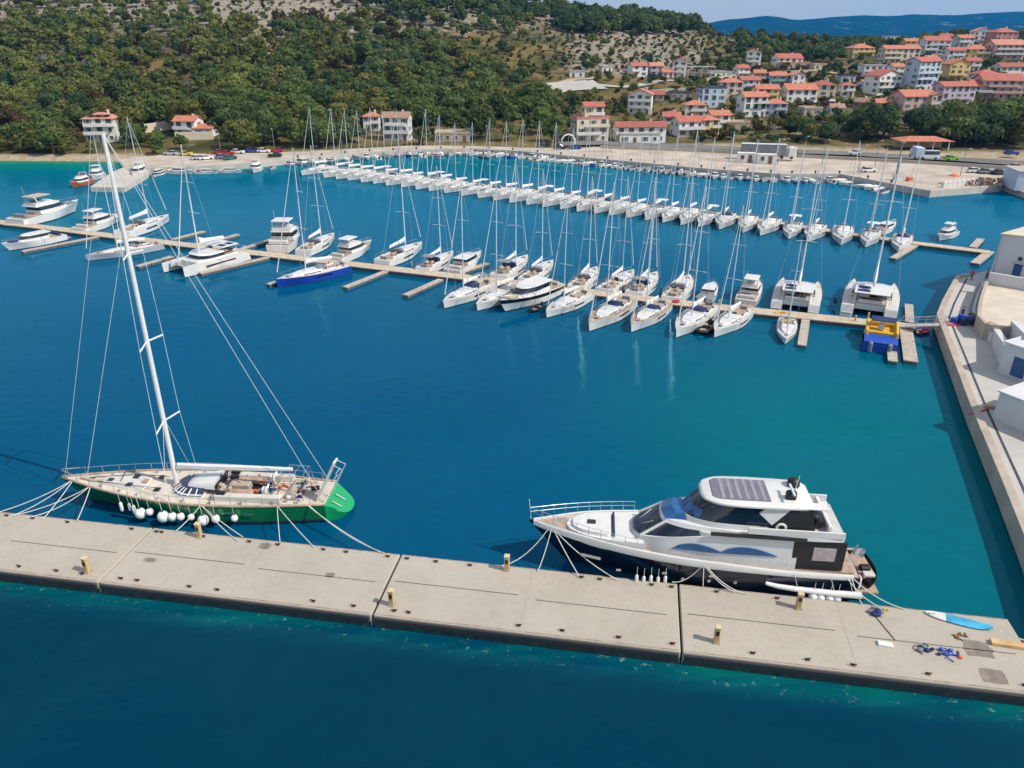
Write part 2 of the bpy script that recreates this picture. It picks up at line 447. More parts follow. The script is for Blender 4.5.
sky.air_density = 1.0; sky.dust_density = .6; sky.ozone_density = 1.5
tc = nd(nt, 'ShaderNodeTexCoord'); mp = nd(nt, 'ShaderNodeMapping'); mp.inputs['Scale'].default_value = (2.2, 2.2, 13); L(tc.outputs['Generated'], mp.inputs['Vector'])
nz = nd(nt, 'ShaderNodeTexNoise'); nz.inputs['Scale'].default_value = 1.6; nz.inputs['Detail'].default_value = 7; L(mp.outputs['Vector'], nz.inputs['Vector'])
rp = nd(nt, 'ShaderNodeValToRGB'); rp.color_ramp.elements[0].position = .36; rp.color_ramp.elements[1].position = .66; L(nz.outputs['Fac'], rp.inputs['Fac'])
mx = nd(nt, 'ShaderNodeMix', data_type='RGBA'); L(rp.outputs['Color'], mx.inputs['Factor']); L(sky.outputs['Color'], mx.inputs['A']); mx.inputs['B'].default_value = (4.9, 5.0, 5.05, 1)
L(mx.outputs['Result'], bg.inputs['Color'])
MB().box(0, 4500, 245, 19600, 10200, 515).build('haze', [])
hz = bpy.data.objects['haze']; tag(hz, kind='stuff'); hz.data.materials.clear()
m = bpy.data.materials.new('pale_air'); m.use_nodes = True; nt = m.node_tree; nt.nodes.remove(nt.nodes['Principled BSDF'])
pv = nd(nt, 'ShaderNodeVolumePrincipled'); pv.inputs['Color'].default_value = (.03, .40, 1.0, 1); pv.inputs['Density'].default_value = 8e-5; pv.inputs['Anisotropy'].default_value = .2
nt.links.new(pv.outputs[0], nt.nodes['Material Output'].inputs['Volume']); hz.data.materials.append(m)
sc.view_settings.view_transform = 'Standard'; sc.view_settings.look = 'None'; sc.view_settings.gamma = 1; sc.view_settings.exposure = .24
sc.view_settings.use_curve_mapping = False
sc.cycles.use_denoising = True
sc.cycles.max_bounces = 6; sc.cycles.diffuse_bounces = 2; sc.cycles.glossy_bounces = 3; sc.cycles.volume_bounces = 0; sc.cycles.transmission_bounces = 2

# ------------------------------------------------------------------ boat building
def hull(mb, L, B, zb, zs, draft=.5, tw=.75, tm=.42, p=2.3, brake=.7, srake=0., n=18, mt=0, ml=1, boot=.16, band=None, wlf=.72, cy=0.0, sheer_pow=1.7, cap=True):
    """displacement hull, bow towards +x, waterline at z = 0; returns the sheer line function t -> (x, half breadth, z)"""
    def sheer(t):
        if t < tm: b = B / 2 * (tw + (1 - tw) * math.sin(math.pi / 2 * t / tm))
        else: b = B / 2 * max(.012, 1 - ((t - tm) / (1 - tm)) ** p)
        return -L / 2 + t * L, b, zs + (zb - zs) * t ** sheer_pow
    rings = []
    for i in range(n + 1):
        t = 1 - (1 - i / n) ** 1.25
        _, b, z = sheer(t)
        wl = .95 + (wlf - .95) * smooth(.45, 1, t)
        rows = [(z, 1.0), (z * .66, 1 + (wl - 1) * .35), (z * .36 + boot * .4, 1 + (wl - 1) * .7), (boot, 1 + (wl - 1) * .93), (-.02, wl), (-draft * .6, wl * .66), (-draft, .03)]
        def X(zz):
            k = max(0, 1 - zz / z)
            return -L / 2 + srake * k + t * (L - srake * k - brake * k)
        pts = [(X(zz), cy + b * f, zz) for zz, f in rows]
        rings.append(pts + [(x, 2 * cy - y, zz) for x, y, zz in reversed(pts)])
    nr = len(rings[0]); N = len(mb.v)
    vs = [q for r in rings for q in r]; fs, mi = [], []
    for i in range(n):
        for k in range(nr - 1):
            if k == 6: pass
            fs.append((i * nr + k, i * nr + k + 1, (i + 1) * nr + k + 1, (i + 1) * nr + k))
            kk = min(k, nr - 2 - k)
            mi.append(mt if kk <= 2 and not (band and kk == 0) else (band if band and kk == 0 else ml))
    fs.append(list(range(nr))); mi.append(mt)
    mb.add(vs, fs, mi)
    return sheer

def deck(mb, sheer, inset=.05, drop=.06, camber=.06, t0=0.0, t1=.985, n=16, mi=0, cy=0.0):
    vs, fs = [], []
    for i in range(n + 1):
        t = t0 + (t1 - t0) * i / n; x, b, z = sheer(t); b = max(.01, b - inset)
        vs += [(x, cy + b, z - drop), (x, cy + b * .5, z - drop + camber * .75 * min(1, b)), (x, cy, z - drop + camber * min(1, b)), (x, cy - b * .5, z - drop + camber * .75 * min(1, b)), (x, cy - b, z - drop)]
    for i in range(n):
        for k in range(4): fs.append((i * 5 + k + 5, i * 5 + k + 6, i * 5 + k + 1, i * 5 + k))
    return mb.add(vs, fs, mi)

def sheer_pts(sheer, side, t0, t1, n, up=0., inn=0.):
    out = []
    for i in range(n + 1):
        x, b, z = sheer(t0 + (t1 - t0) * i / n); out.append((x, side * max(.01, b - inn), z + up))
    return out

def rail(mb, sheer, side, t0, t1, n, h, inn=.12, r=.025, posts=True, mid=False):
    top = sheer_pts(sheer, side, t0, t1, n, h, inn)
    mb.tube(top, r, 4)
    if mid: mb.tube(sheer_pts(sheer, side, t0, t1, n, h * .5, inn), r * .7, 4)
    for p in top[::1 if posts else 99]: mb.tube([(p[0], p[1], p[2] - h), p], r, 4)
    return mb

def curve_line(a, bq, sag, n=8):
    a, bq = Vector(a), Vector(bq)
    return [a.lerp(bq, i / n) - Vector((0, 0, sag * 4 * (i / n) * (1 - i / n))) for i in range(n + 1)]

# ---- sailing yacht, 13 m
def make_sloop(name='sailing_yacht', hullmat=white, Lh=13.0, Bm=4.05, mast_h=17.6, deckm=cream, hood=canvasgrey, wheels=True, jib=True, bimini=None, boomcol=sailwhite, lean=.25):
    def f():
        o = empty(name)
        mb = MB(); sh = hull(mb, Lh, Bm, 1.45, 1.2, .55, tw=.80, tm=.40, p=2.1, brake=.35, srake=-.35, boot=.14, wlf=.6)
        mb.build('hull', [hullmat, antif], o, 40)
        deck(MB(), sh, .04, .05).build('deck', deckm, o, 40)
        k = Lh / 13
        lv = lambda s, z, dz: [((3.6 - (1 - s) * .7) * k, .30 * s, z), ((2.4) * k, .85 * s, z + dz * .3), (.6 * k, 1.22 * s, z + dz * .7), (-1.4 * k, 1.28 * s, z + dz)]
        h = MB(); h.house([lv(1.06, 1.18, 0), lv(1, 1.42, .12), lv(.88, 1.58, .16)])
        h.build('coachroof', white, o, 35)
        for s in (1, -1):
            wv = [(1.9 * k, s * 1.02, 1.37), (.6 * k, s * 1.26, 1.40), (-1.0 * k, s * 1.32, 1.40)]
            wb = MB(); wb.loft([[(x, y, z - .08), (x, y + s * .02, z), (x, y, z + .09), (x, y - s * .12, z)] for x, y, z in wv]); wb.build('cabin_window', glass, o)
        hb = MB()
        for x in (2.8, 4.4): hb.box(x * k, 0, 1.60 if x < 3 else 1.42, .55, .55, .06)
        hb2 = MB().box(4.3 * k, 0, 1.44, .55, .55, .07, bev=.02); hb2.build('deck_hatch', glass, o)
        c = MB()                                              # cockpit: coamings, sole, seats
        for s in (1, -1): c.box(-3.2 * k, s * 1.22, 1.32, 3.5 * k, .28, .42, bev=.06)
        c.build('cockpit_coaming', white, o).data
        MB().box(-3.5 * k, 0, 1.21, 4.6 * k, 2.15, .05).build('cockpit_sole', teak if deckm is not teak else greyteak, o)
        MB().box(-2.9 * k, 0, 1.42, 1.25, .5, .42, bev=.08).build('cockpit_table', teak, o)
        for s in (1, -1):
            q = MB(); q.loft([[(x, s * (yv + .02), z - .13), (x, s * (yv + .035), z), (x, s * (yv + .02), z + .12), (x, s * (yv - .2), z)] for x, yv, z in ((-2.6 * k, Bm / 2 * .985, .82), (-.9 * k, Bm / 2 * .99, .86), (.4 * k, Bm / 2 * .955, .88))]); q.build('hull_window', glass, o)
            for x in (-2.0, -4.1): MB().rev([(.13, 0), (.10, .2), (.14, .26)], n=8).build('winch', black, o, loc=(x * k, s * 1.25, 1.52))
        MB().box(-1.48 * k, .1, 1.62, .12, .7, .7).build('companionway', black, o)
        MB().box(5.2 * k, 0, 1.41, .7, .5, .04, bev=.015).build('anchor_locker', deckgrey, o)
        MB().box(-5.9 * k, 0, 1.5, .3, 1.2, .4, bev=.06).build('stern_locker', canvasgrey, o)
        if hood:
            hp = MB(); hp.house([[(-.75 * k, .75, 1.55), (-1.0 * k, 1.05, 1.5), (-2.1 * k, 1.2, 1.5)], [(-1.25 * k, .65, 2.12), (-1.4 * k, .92, 2.08), (-2.15 * k, 1.05, 2.1)]])
            hp.build('sprayhood', hood, o, 50)
        if bimini:
            MB().loft([[(x, y, 2.95 + .12 * math.cos(y)) for y in (-1.25, -.6, 0, .6, 1.25)] + [(x, y, 2.90 + .12 * math.cos(y)) for y in (1.25, .6, 0, -.6, -1.25)] for x in (-3.1 * k, -4.2 * k, -5.2 * k)]).build('bimini', bimini, o, 50)
        if wheels:
            for s in (1, -1):
                MB().torus((-4.7 * k, s * .85, 1.75), .45, .03, 14, 4, axis='X').build('steering_wheel', steel, o)
        mx = .95 * k; mz = 1.58; top = (mx - lean, 0, mz + mast_h)
        ms = MB().tube([(mx, 0, mz), (mx - lean * .4, 0, mz + mast_h * .5), top], .105, 8, r1=.06).build('mast', alu, o, 60)
        for q in (.36, .66):
            z = mz + mast_h * q; x = mx - lean * q
            sp = MB().tube([(x - .3, -1.25 * (1.25 - q * .6), z), (x, 0, z + .1), (x - .3, 1.25 * (1.25 - q * .6), z)], .035, 4); sp.build('spreader', alu, ms)
        bo = MB().tube([(mx - .1, 0, mz + 1.25), (mx - 5.0 * k, 0, mz + 1.15)], .10, 6).build('boom', alu, o)
        if boomcol:
            MB().loft([[(x, -w, mz + 1.3), (x, -w * .8, mz + 1.3 + hh * .6), (x, 0, mz + 1.3 + hh), (x, w * .8, mz + 1.3 + hh * .6), (x, w, mz + 1.3)] for x, w, hh in ((mx - .15, .12, .75), (mx - 1.2 * k, .17, .52), (mx - 3 * k, .15, .4), (mx - 4.9 * k, .1, .25))]).build('sail_cover', boomcol, bo, 50)
        bow = (Lh / 2 - .25, 0, 1.5)
        if jib:
            a, t_ = Vector(bow), Vector(top)
            MB().tube([a.lerp(t_, q) for q in (.05, .2, .6, .95)], .095, 6, r1=.035).build('furled_jib', sailwhite, o, 60)
        else: MB().tube([bow, top], .02, 4).build('forestay', steel, o)
        MB().tube([(-Lh / 2 + .2, 0, 1.3), top], .022, 4).build('backstay', steel, o)
        for s in (1, -1):
            x, z = mx - lean * .66, mz + mast_h * .66
            MB().tube([(mx - .25, s * (Bm / 2 - .12), 1.3), (x - .25, s * 1.05, z), top], .02, 4).build('shroud', steel, o)
        for s in (1, -1):
            r_ = MB(); rail(r_, sh, s, .04, .93, 9, .6, .06, .018); r_.build('guard_rail', steel, o)
        return o
    return f

# ---- motor cruiser with flybridge, 14 m
def make_cruiser(name='motor_cruiser', hullmat=white, top=True, Lh=14.0, Bm=4.4, band=None, cover=None, hardtop=white):
    def f():
        o = empty(name); k = Lh / 14
        mb = MB(); sh = hull(mb, Lh, Bm, 2.1, 1.35, .5, tw=.92, tm=.35, p=2.5, brake=1.5, wlf=.5, boot=.16, band=2 if band else None)
        mb.build('hull', [hullmat, antif] + ([band] if band else []), o, 40)
        deck(MB(), sh, .06, .10).build('deck', cream, o, 40)
        lo = lambda s, z, f0, b0: [((3.6 - f0) * k, .45 * s, z), ((3.0 - f0) * k, 1.1 * s, z), ((1.0 - f0 * .5) * k, 1.62 * s, z), (b0 * k, 1.66 * s, z)]
        MB().house([lo(1.08, 1.45, -.5, -3.0), lo(1, 2.05, .1, -3.0)]).build('cabin_side', white, o, 35)
        MB().house([lo(.99, 2.04, .1, -2.9), lo(.90, 2.72, 1.4, -2.9)]).build('cabin_window', glass, o, 35)
        MB().house([lo(.97, 2.71, 1.15, -3.6), lo(.95, 2.86, 1.3, -3.7)], cap0=True).build('cabin_roof', white, o, 35)
        MB().box(4.4 * k, 0, 2.02, 1.9 * k, 1.6, .22, bev=.1).build('sun_pad', cover or canvastan, o)
        MB().box(-4.6 * k, 0, 1.40, 3.2 * k, 3.4, .06).build('cockpit_sole', teak, o)
        MB().box(-5.6 * k, 0, 1.68, .7, 2.9, .5, bev=.1).build('cockpit_seat', cover or cream, o)
        MB().box(-Lh / 2 - .45, 0, .42, 1.2, Bm * .82, .14, bev=.05).build('swim_platform', teak, o)
        if top:
            fl = lambda s, z, d: [((1.0 - d) * k, .6 * s, z), ((.5 - d) * k, 1.25 * s, z), (-3.4 * k, 1.42 * s, z)]
            MB().house([fl(1, 2.85, 0), fl(.98, 3.35, .3)]).build('flybridge', white, o, 35)
            MB().box(-1.7 * k, 0, 3.42, 1.7, 1.9, .3, bev=.1).build('fly_seat', cover or cream, o)
            ar = MB().tube([(-2.6 * k, -1.4, 2.9), (-3.1 * k, -1.25, 4.3), (-3.1 * k, 1.25, 4.3), (-2.6 * k, 1.4, 2.9)], .12, 6).build('radar_arch', white, o)
            if hardtop: MB().box(-1.7 * k, 0, 4.42, 3.6 * k, 2.7, .14, bev=.07).build('hardtop', hardtop, o)
            MB().tube([(-3.2 * k, .7, 4.4), (-3.5 * k, .7, 6.2)], .02, 4).build('antenna', white, ar)
        for s in (1, -1):
            r_ = MB(); rail(r_, sh, s, .45, .985, 9, .6, .08, .022); r_.build('guard_rail', steel, o)
        return o
    return f

# ---- sailing catamaran, 13 m
def make_cat(sail_up=False):
    def f():
        o = empty('sailing_catamaran')
        for s in (1, -1):
            mb = MB(); sh = hull(mb, 13.0, 1.9, 1.75, 1.5, .4, tw=.85, tm=.4, p=2.2, brake=.1, srake=-.5, boot=.14, wlf=.75, cy=s * 2.75); hl = mb.build('hull', [white, antif], o, 40)
            deck(MB(), sh, .04, .05, cy=s * 2.75).build('hull_deck', cream, o, 40)
            MB().loft([[(x, s * 2.75 + q * .93, 1.0), (x, s * 2.75 + q * .97, 1.28)] + [(x, s * 2.75 + q * .8, 1.28), (x, s * 2.75 + q * .8, 1.0)] for q in (s,) for x in (-3.5, 0, 2.5)]).build('hull_window', glass, hl)
            MB().box(-6.4, s * 2.75, .45, 1.1, 1.35, .2, bev=.05).build('swim_step', cream, o)
        MB().box(-1.2, 0, 1.25, 8.6, 4.4, .9, bev=.1).build('bridge_deck', white, o)
        MB().box(4.0, 0, 1.42, 2.4, 3.7, .05).build('trampoline', canvasgrey, o)
        MB().tube([(5.3, -2.7, 1.5), (5.3, 2.7, 1.5)], .09, 6).build('front_beam', alu, o)
        lo = lambda s, z, d: [((2.7 - d), 1.2 * s, z), ((2.0 - d), 2.2 * s, z), (.6 - d * .3, 2.7 * s, z), (-2.2, 2.7 * s, z)]
        MB().house([lo(1, 1.6, 0), lo(.98, 1.95, .25)]).build('cabin_side', white, o, 35)
        MB().house([lo(.97, 1.94, .25), lo(.92, 2.5, 1.0)]).build('cabin_window', glass, o, 35)
        MB().house([lo(.98, 2.49, .6), lo(.93, 2.68, .9)], cap0=True).build('cabin_roof', white, o, 35)
        MB().box(-3.9, 0, 3.15, 3.6, 4.6, .14, bev=.07).build('cockpit_hardtop', white, o)
        for s in (1, -1): MB().tube([(-5.3, s * 2.0, 1.6), (-5.2, s * 2.0, 3.1)], .05, 5).build('hardtop_post', alu, o)
        MB().box(-4.0, 0, 1.73, 3.2, 3.9, .06).build('cockpit_sole', teak, o)
        MB().box(-5.2, 0, 1.95, .7, 3.2, .45, bev=.1).build('cockpit_seat', cream, o); MB().box(-5.05, 0, 2.2, .25, 3.0, .16, bev=.05).build('seat_cushion', canvasblue, o)
        MB().box(-2.24, .2, 2.1, .1, 2.0, .85).build('saloon_door', glass, o); MB().box(-2.6, -1.7, 2.3, .8, .8, 1.0, bev=.1).build('helm_station', canvasgrey, o)
        for x in (-4.6, -3.0): MB().box(x, 1.1, 3.24, 1.1, 1.6, .04).build('solar_panel', canvasblue, o)
        MB().tube([(-5.6, -2.0, 1.7), (-7.2, -2.0, 2.3), (-7.2, 2.0, 2.3), (-5.6, 2.0, 1.7)], .06, 5).build('davit', steel, o)
        MB().box(-3.5, .9, 2.2, 1.0, 1.2, .08, bev=.03).build('cockpit_table', white, o)
        mz = 2.7; top = (.7, 0, 20.5)
        ms = MB().tube([(1.0, 0, mz), (.85, 0, 11), top], .15, 8, r1=.09).build('mast', alu, o, 60)
        for z in (9.5, 14.5): MB().tube([(.6, -1.5, z), (.85, 0, z + .1), (.6, 1.5, z)], .04, 4).build('spreader', alu, ms)
        bo = MB().tube([(.8, 0, 4.1), (-4.6, 0, 4.0)], .13, 6).build('boom', alu, o)
        hh = 1.2 if sail_up else .6
        MB().loft([[(x, -w_, 4.2), (x, -w_ * .8, 4.2 + h_ * .6), (x, 0, 4.2 + h_), (x, w_ * .8, 4.2 + h_ * .6), (x, w_, 4.2)] for x, w_, h_ in ((.6, .2, hh * 1.9), (-.6, .25, hh * 1.1), (-2.5, .22, hh * .8), (-4.5, .12, .3))]).build('sail_cover', sailwhite, bo, 50)
        MB().tube([(5.3, 0, 1.6), (3, 0, 10.5), (.85, 0, 18.6)], .12, 6, r1=.05).build('furled_jib', sailwhite, o)
        for s in (1, -1): MB().tube([(-.3, s * 3.5, 1.6), (.6, s * 1.5, 14.5), top], .022, 4).build('shroud', steel, o)
        return o
    return f

# ---- small open boats for the far quay
def make_open(hm=white, cov=None, cab=False):
    def f():
        o = empty('small_boat')
        mb = MB(); sh = hull(mb, 5.6, 2.1, .95, .65, .3, tw=.85, tm=.38, p=2.4, brake=.5, boot=.1, wlf=.55, n=10); mb.build('hull', [hm, antif], o, 40)
        deck(MB(), sh, .12, .22 if not cov else -.02, .04 if not cov else .22, n=8).build('boat_cover' if cov else 'deck', cov or cream, o, 40)
        if not cov:
            if cab:
                lo = lambda s, z, d: [(1.3 - d, .4 * s, z), (.9 - d, .75 * s, z), (-.6, .8 * s, z)]
                MB().house([lo(1, .6, 0), lo(.95, 1.1, .2)]).build('cabin_side', white, o); MB().house([lo(.95, 1.09, .2), lo(.85, 1.5, .7)]).build('cabin_window', glass, o)
                MB().house([lo(.92, 1.49, .5), lo(.88, 1.6, .6)], cap0=True).build('cabin_roof', white, o)
            else:
                MB().box(.1, 0, .95, .7, .7, .8, bev=.1).build('console', white, o); MB().box(-1.5, 0, .75, .5, 1.5, .3, bev=.05).build('bench', teak, o)
        MB().box(-2.95, 0, .75, .45, .4, .8, bev=.12).build('outboard_motor', black, o)
        return o
    return f

def make_rib(col=canvasgrey):
    def f():
        o = empty('inflatable_dinghy')
        MB().tube([(-1.9, .75, .35), (.8, .75, .4), (1.6, .5, .48), (2.0, 0, .55), (1.6, -.5, .48), (.8, -.75, .4), (-1.9, -.75, .35)], .24, 8).build('inflatable_tube', col, o, 60)
        MB().box(-.2, 0, .22, 3.2, 1.1, .1).build('floor_panel', greyteak, o); MB().box(-.4, 0, .5, .5, .9, .25, bev=.05).build('bench', black, o)
        MB().box(-2.0, 0, .6, .45, .4, .9, bev=.12).build('outboard_motor', black, o)
        return o
    return f

# ------------------------------------------------------------------ moored boats
def pose(bow, stern, z=1.0):
    a, b_ = at(*bow, z), at(*stern, z)
    d = a - b_; c = (a + b_) / 2
    return Vector((c.x, c.y, 0)), math.atan2(d.y, d.x), d.length

protos = {
    'sloop': Proto(make_sloop()), 'sloop_plain': Proto(make_sloop(hood=None, wheels=False)),
    'sloop_teak': Proto(make_sloop(deckm=teak, hood=canvasblue, jib=True)), 'sloop_bimini': Proto(make_sloop(bimini=canvasgrey, hood=canvasblue)),
    'sloop_blue': Proto(make_sloop(hullmat=bluehull, hood=canvasgrey, mast_h=19)), 'sloop_grey': Proto(make_sloop(hullmat=greyhull, Lh=16, Bm=4.6, mast_h=26, hood=canvasgrey, deckm=greyteak)),
    'cruiser': Proto(make_cruiser()), 'cruiser_open': Proto(make_cruiser(top=False, cover=cream)), 'cruiser_navy': Proto(make_cruiser(top=False, band=navy, cover=canvastan)),
    'cruiser_tan': Proto(make_cruiser(hardtop=canvastan, cover=canvasgrey)), 'cruiser_blue': Proto(make_cruiser(top=False, cover=canvasblue)),
    'cat': Proto(make_cat()), 'cat_up': Proto(make_cat(True)), 'trawler': Proto(make_cruiser(name='pilothouse_boat', Lh=10, Bm=3.6, hardtop=white, cover=cream)),
}
G1 = 'boats moored along the middle pontoon'
def boat(kind, bow, stern, label, cat='sailboat', scale=None, lim=(.6, 1.5), base=13.0, name=None):
    c, a, L_ = pose(bow, stern)
    s = scale or max(lim[0], min(lim[1], L_ / base))
    return protos[kind].place(c, a, s, label, cat, G1, name)

B_ = boat
B_('cruiser_tan', (80, 206), (15, 222), 'white motor yacht with a swept tan hardtop, moored at the outer left end', 'motor yacht', base=14)
B_('cruiser_blue', (2, 247), (62, 234), 'white motorboat under a navy cover, inside the outermost finger pontoon', 'motorboat', base=14)
B_('cruiser', (122, 216), (78, 229), 'white cruiser with long pale hardtop, tied behind the grey-hulled yacht', 'motor yacht', base=14)
B_('sloop', (169, 217), (122, 233), 'white sailing yacht lying bow out beside the long-hardtop cruiser', scale=1.12)
B_('sloop_grey', (85, 256), (160, 243), 'grey-hulled sailing yacht, the only grey one on the middle pontoon', base=16, lim=(.8, 1.2))
B_('cat', (172, 270), (236, 252), 'white sailing catamaran with bows towards the empty basin, left of the blue yacht', 'catamaran', scale=.98)
B_('trawler', (297, 233), (277, 249), 'small pilothouse boat with red-brown aft deck beside two white yachts', 'motorboat', base=10, lim=(.8, 1.2))
B_('sloop', (337, 233), (300, 252), 'white sailing yacht squeezed between the pilothouse boat and canvas-covered cruiser', scale=.95)
B_('cruiser', (372, 243), (334, 258), 'white flybridge cruiser with canvas wrapped over its cockpit', 'motor yacht', base=14, lim=(.7, 1.1))
B_('sloop_blue', (279, 281), (342, 266), 'sailing yacht with a bright blue hull, bow towards the empty basin', scale=1.0)
B_('sloop', (424, 243), (380, 262), 'white sailing yacht berthed alone between two empty berths', scale=1.0)
B_('sloop_bimini', (455, 251), (421, 269), 'white sailing yacht next to the small black-windowed motor cruiser', scale=.86)
B_('cruiser_open', (483, 253), (450, 271), 'small white motor cruiser with dark windows and wooden swim platform', 'motorboat', scale=.78)
B_('sloop_bimini', (445, 302), (487, 283), 'leftmost of the white yachts with bows facing the basin, crisp white deck', scale=.90)
B_('sloop', (477, 305), (521, 285), 'white yacht between its twin and the navy-banded motor yacht', scale=.90)
B_('cruiser_navy', (499, 308), (556, 284), 'white open motor yacht with a wide navy band along its hull', 'motor yacht', base=14, lim=(.8, 1.25))
B_('sloop_plain', (548, 311), (584, 293), 'white yacht just right of the navy-banded motor yacht', scale=.84)
B_('sloop_bimini', (530, 255), (496, 277), 'white yacht with loosely hoisted sail bag, moored bow out behind the navy-banded boat', scale=.95)
B_('sloop', (553, 261), (526, 279), 'white yacht beside the one with the loose sail bag', scale=.88)
B_('sloop', (599, 266), (574, 288), 'white yacht moored bow out, alone behind the gap in the middle of the pontoon', scale=.86)
B_('sloop_plain', (635, 270), (604, 290), 'white yacht with empty open deck, second bow-out yacht right of the gap', scale=.88)
B_('sloop_bimini', (658, 272), (633, 293), 'white yacht with blue sprayhood, third bow-out yacht right of the gap', scale=.88)
B_('sloop', (691, 275), (670, 299), 'white yacht moored bow out beside the small dark-windowed motorboat', scale=.92)
B_('cruiser_open', (716, 279), (703, 301), 'small white motorboat with black cockpit screen, next to a bow-out yacht', 'motorboat', scale=.58)
B_('cruiser', (758, 278), (744, 303), 'white flybridge motorboat with brown wooden swim platform facing the pontoon', 'motorboat', scale=.76)
B_('cat', (801, 279), (794, 310), 'white catamaran with twin mast lines, left of the pair of catamarans', 'catamaran', scale=.92)
B_('cat_up', (874, 282), (868, 315), 'white catamaran with its sail bag raised, behind the yellow and blue boat', 'catamaran', scale=1.02)
B_('sloop_teak', (588, 326), (628, 299), 'white yacht with blue sprayhood, left of the two central bow-in yachts', scale=.98)
B_('sloop_teak', (630, 327), (664, 302), 'white yacht with brown teak deck, bow towards the basin', scale=.88)
B_('sloop_bimini', (677, 331), (709, 306), 'broad white yacht with a dark dinghy tied at its side', scale=.98)
B_('sloop_plain', (715, 331), (744, 309), 'white yacht just right of the dark tethered dinghy', scale=.86)
B_('sloop_plain', (786, 339), (788, 316), 'small white yacht berthed beside the short brown finger pontoon', scale=.66)

# the amphibious-looking yellow and blue excursion boat
c, a, L_ = pose((882, 318), (880, 352))
o = empty('excursion_boat', c, a)
mb = MB(); sh = hull(mb, 8.6, 4.3, 1.3, 1.15, .5, tw=.96, tm=.3, p=4.0, brake=.6, boot=.2, wlf=.8, n=12); mb.build('hull', [boatblue, antif], o, 40)
deck(MB(), sh, .08, .08, t0=.38).build('deck', yellowp, o)
MB().box(-2.6, 0, 1.22, 3.2, 3.9, .16, bev=.05).build('aft_deck', boatblue, o)
for s in (1, -1): MB().box(.9, s * 1.75, 1.55, 4.8, .42, .75, bev=.12).build('side_bulwark', yellowp, o)
MB().box(2.9, 0, 1.6, .9, 3.2, .5, bev=.15).build('bow_seat', yellowp, o)
MB().box(-.9, 0, 1.45, .5, 3.2, .4, bev=.1).build('aft_seat', yellowp, o)
MB().box(.8, 0, 2.75, 2.0, 2.9, .12, bev=.05).build('sun_canopy', canvasblue, o)
for x in (-.1, 1.7):
    for s in (1, -1): MB().tube([(x, s * 1.35, 1.2), (x, s * 1.35, 2.72)], .04, 5).build('canopy_post', steel, o)
MB().box(.9, .1, 1.75, .6, .8, .9, bev=.1).build('helm_console', white, o)
for s in (1, -1): MB().box(-4.5, s * 1.1, .75, .6, .5, 1.3, bev=.15).build('outboard_motor', canvasgrey, o)
for s in (1, -1):
    t_ = MB().tube([(-4.0, s * 1.6, 1.2), (-4.0, s * 1.6, 1.95), (-2.2, s * 1.9, 1.95), (-2.2, s * 1.9, 1.2)], .03, 5); t_.build('hand_rail', steel, o)
tag(o, 'yellow and blue open excursion boat with a blue sun canopy', 'boat', G1)

rib = Proto(make_rib()); ribd = Proto(make_rib(black))
p_ = at(705, 331, 0); ribd.place(p_, pose((694, 340), (717, 318))[1], 1.05, 'dark inflatable dinghy tied along the broad white yacht', 'dinghy')
p_ = at(639, 318, 0); rib.place(p_, pose((628, 326), (650, 308))[1], .9, 'grey inflatable dinghy squeezed between two bow-in yachts', 'dinghy')
p_ = at(558, 312, 0); MB_ = None
ribd.place(at(536, 310, 0), pose((530, 314), (548, 304))[1], .8, 'black dinghy hanging beside the navy-banded motor yacht', 'dinghy')

# ------------------------------------------------------------------ pontoons
plank = mat('sunbleached_planks', (.50, .41, .30), .85, var=.16, scale=1.2, bump=.2)
fing = mat('finger_planks', (.42, .36, .30), .85, var=.18, scale=1.5)
floatm = mat('pontoon_float', (.10, .10, .10), .8, var=.3)
def pontoon(name, pts, w_, label, cat='pontoon', top=.62, m=plank, group=None):
    """walkway strip with a timber top and dark floats along world points"""
    o = empty(name, (pts[0].x, pts[0].y, 0)); tag(o, label, cat, group)
    q = [Vector((p.x - pts[0].x, p.y - pts[0].y, 0)) for p in pts]
    tp, bt, ed = MB(), MB(), MB()
    L_, R_ = [], []
    for i, p in enumerate(q):
        d = (q[min(i + 1, len(q) - 1)] - q[max(0, i - 1)]).normalized(); n_ = Vector((-d.y, d.x, 0)) * (w_ / 2)
        L_.append(p + n_); R_.append(p - n_)
    poly = [(p.x, p.y) for p in L_] + [(p.x, p.y) for p in reversed(R_)]
    tp.prism(poly, top - .14, top); tp.build('deck_planks', m, o)
    L2 = [p.lerp(r, .06) for p, r in zip(L_, R_)]; R2 = [r.lerp(p, .06) for p, r in zip(L_, R_)]
    bt.prism([(p.x, p.y) for p in L2] + [(p.x, p.y) for p in reversed(R2)], -.3, top - .141); bt.build('float', floatm, o)
    return o
dock = [at(-60, 213, .6), at(0, 222, .6), at(60, 229, .6), at(130, 238, .6), at(300, 258, .6), at(500, 281, .6), at(700, 305, .6), at(915, 327, .6)]
pontoon('main_pontoon', dock, 2.6, 'long timber-topped main pontoon that runs across the middle of the basin')
FG = 'finger pontoons'
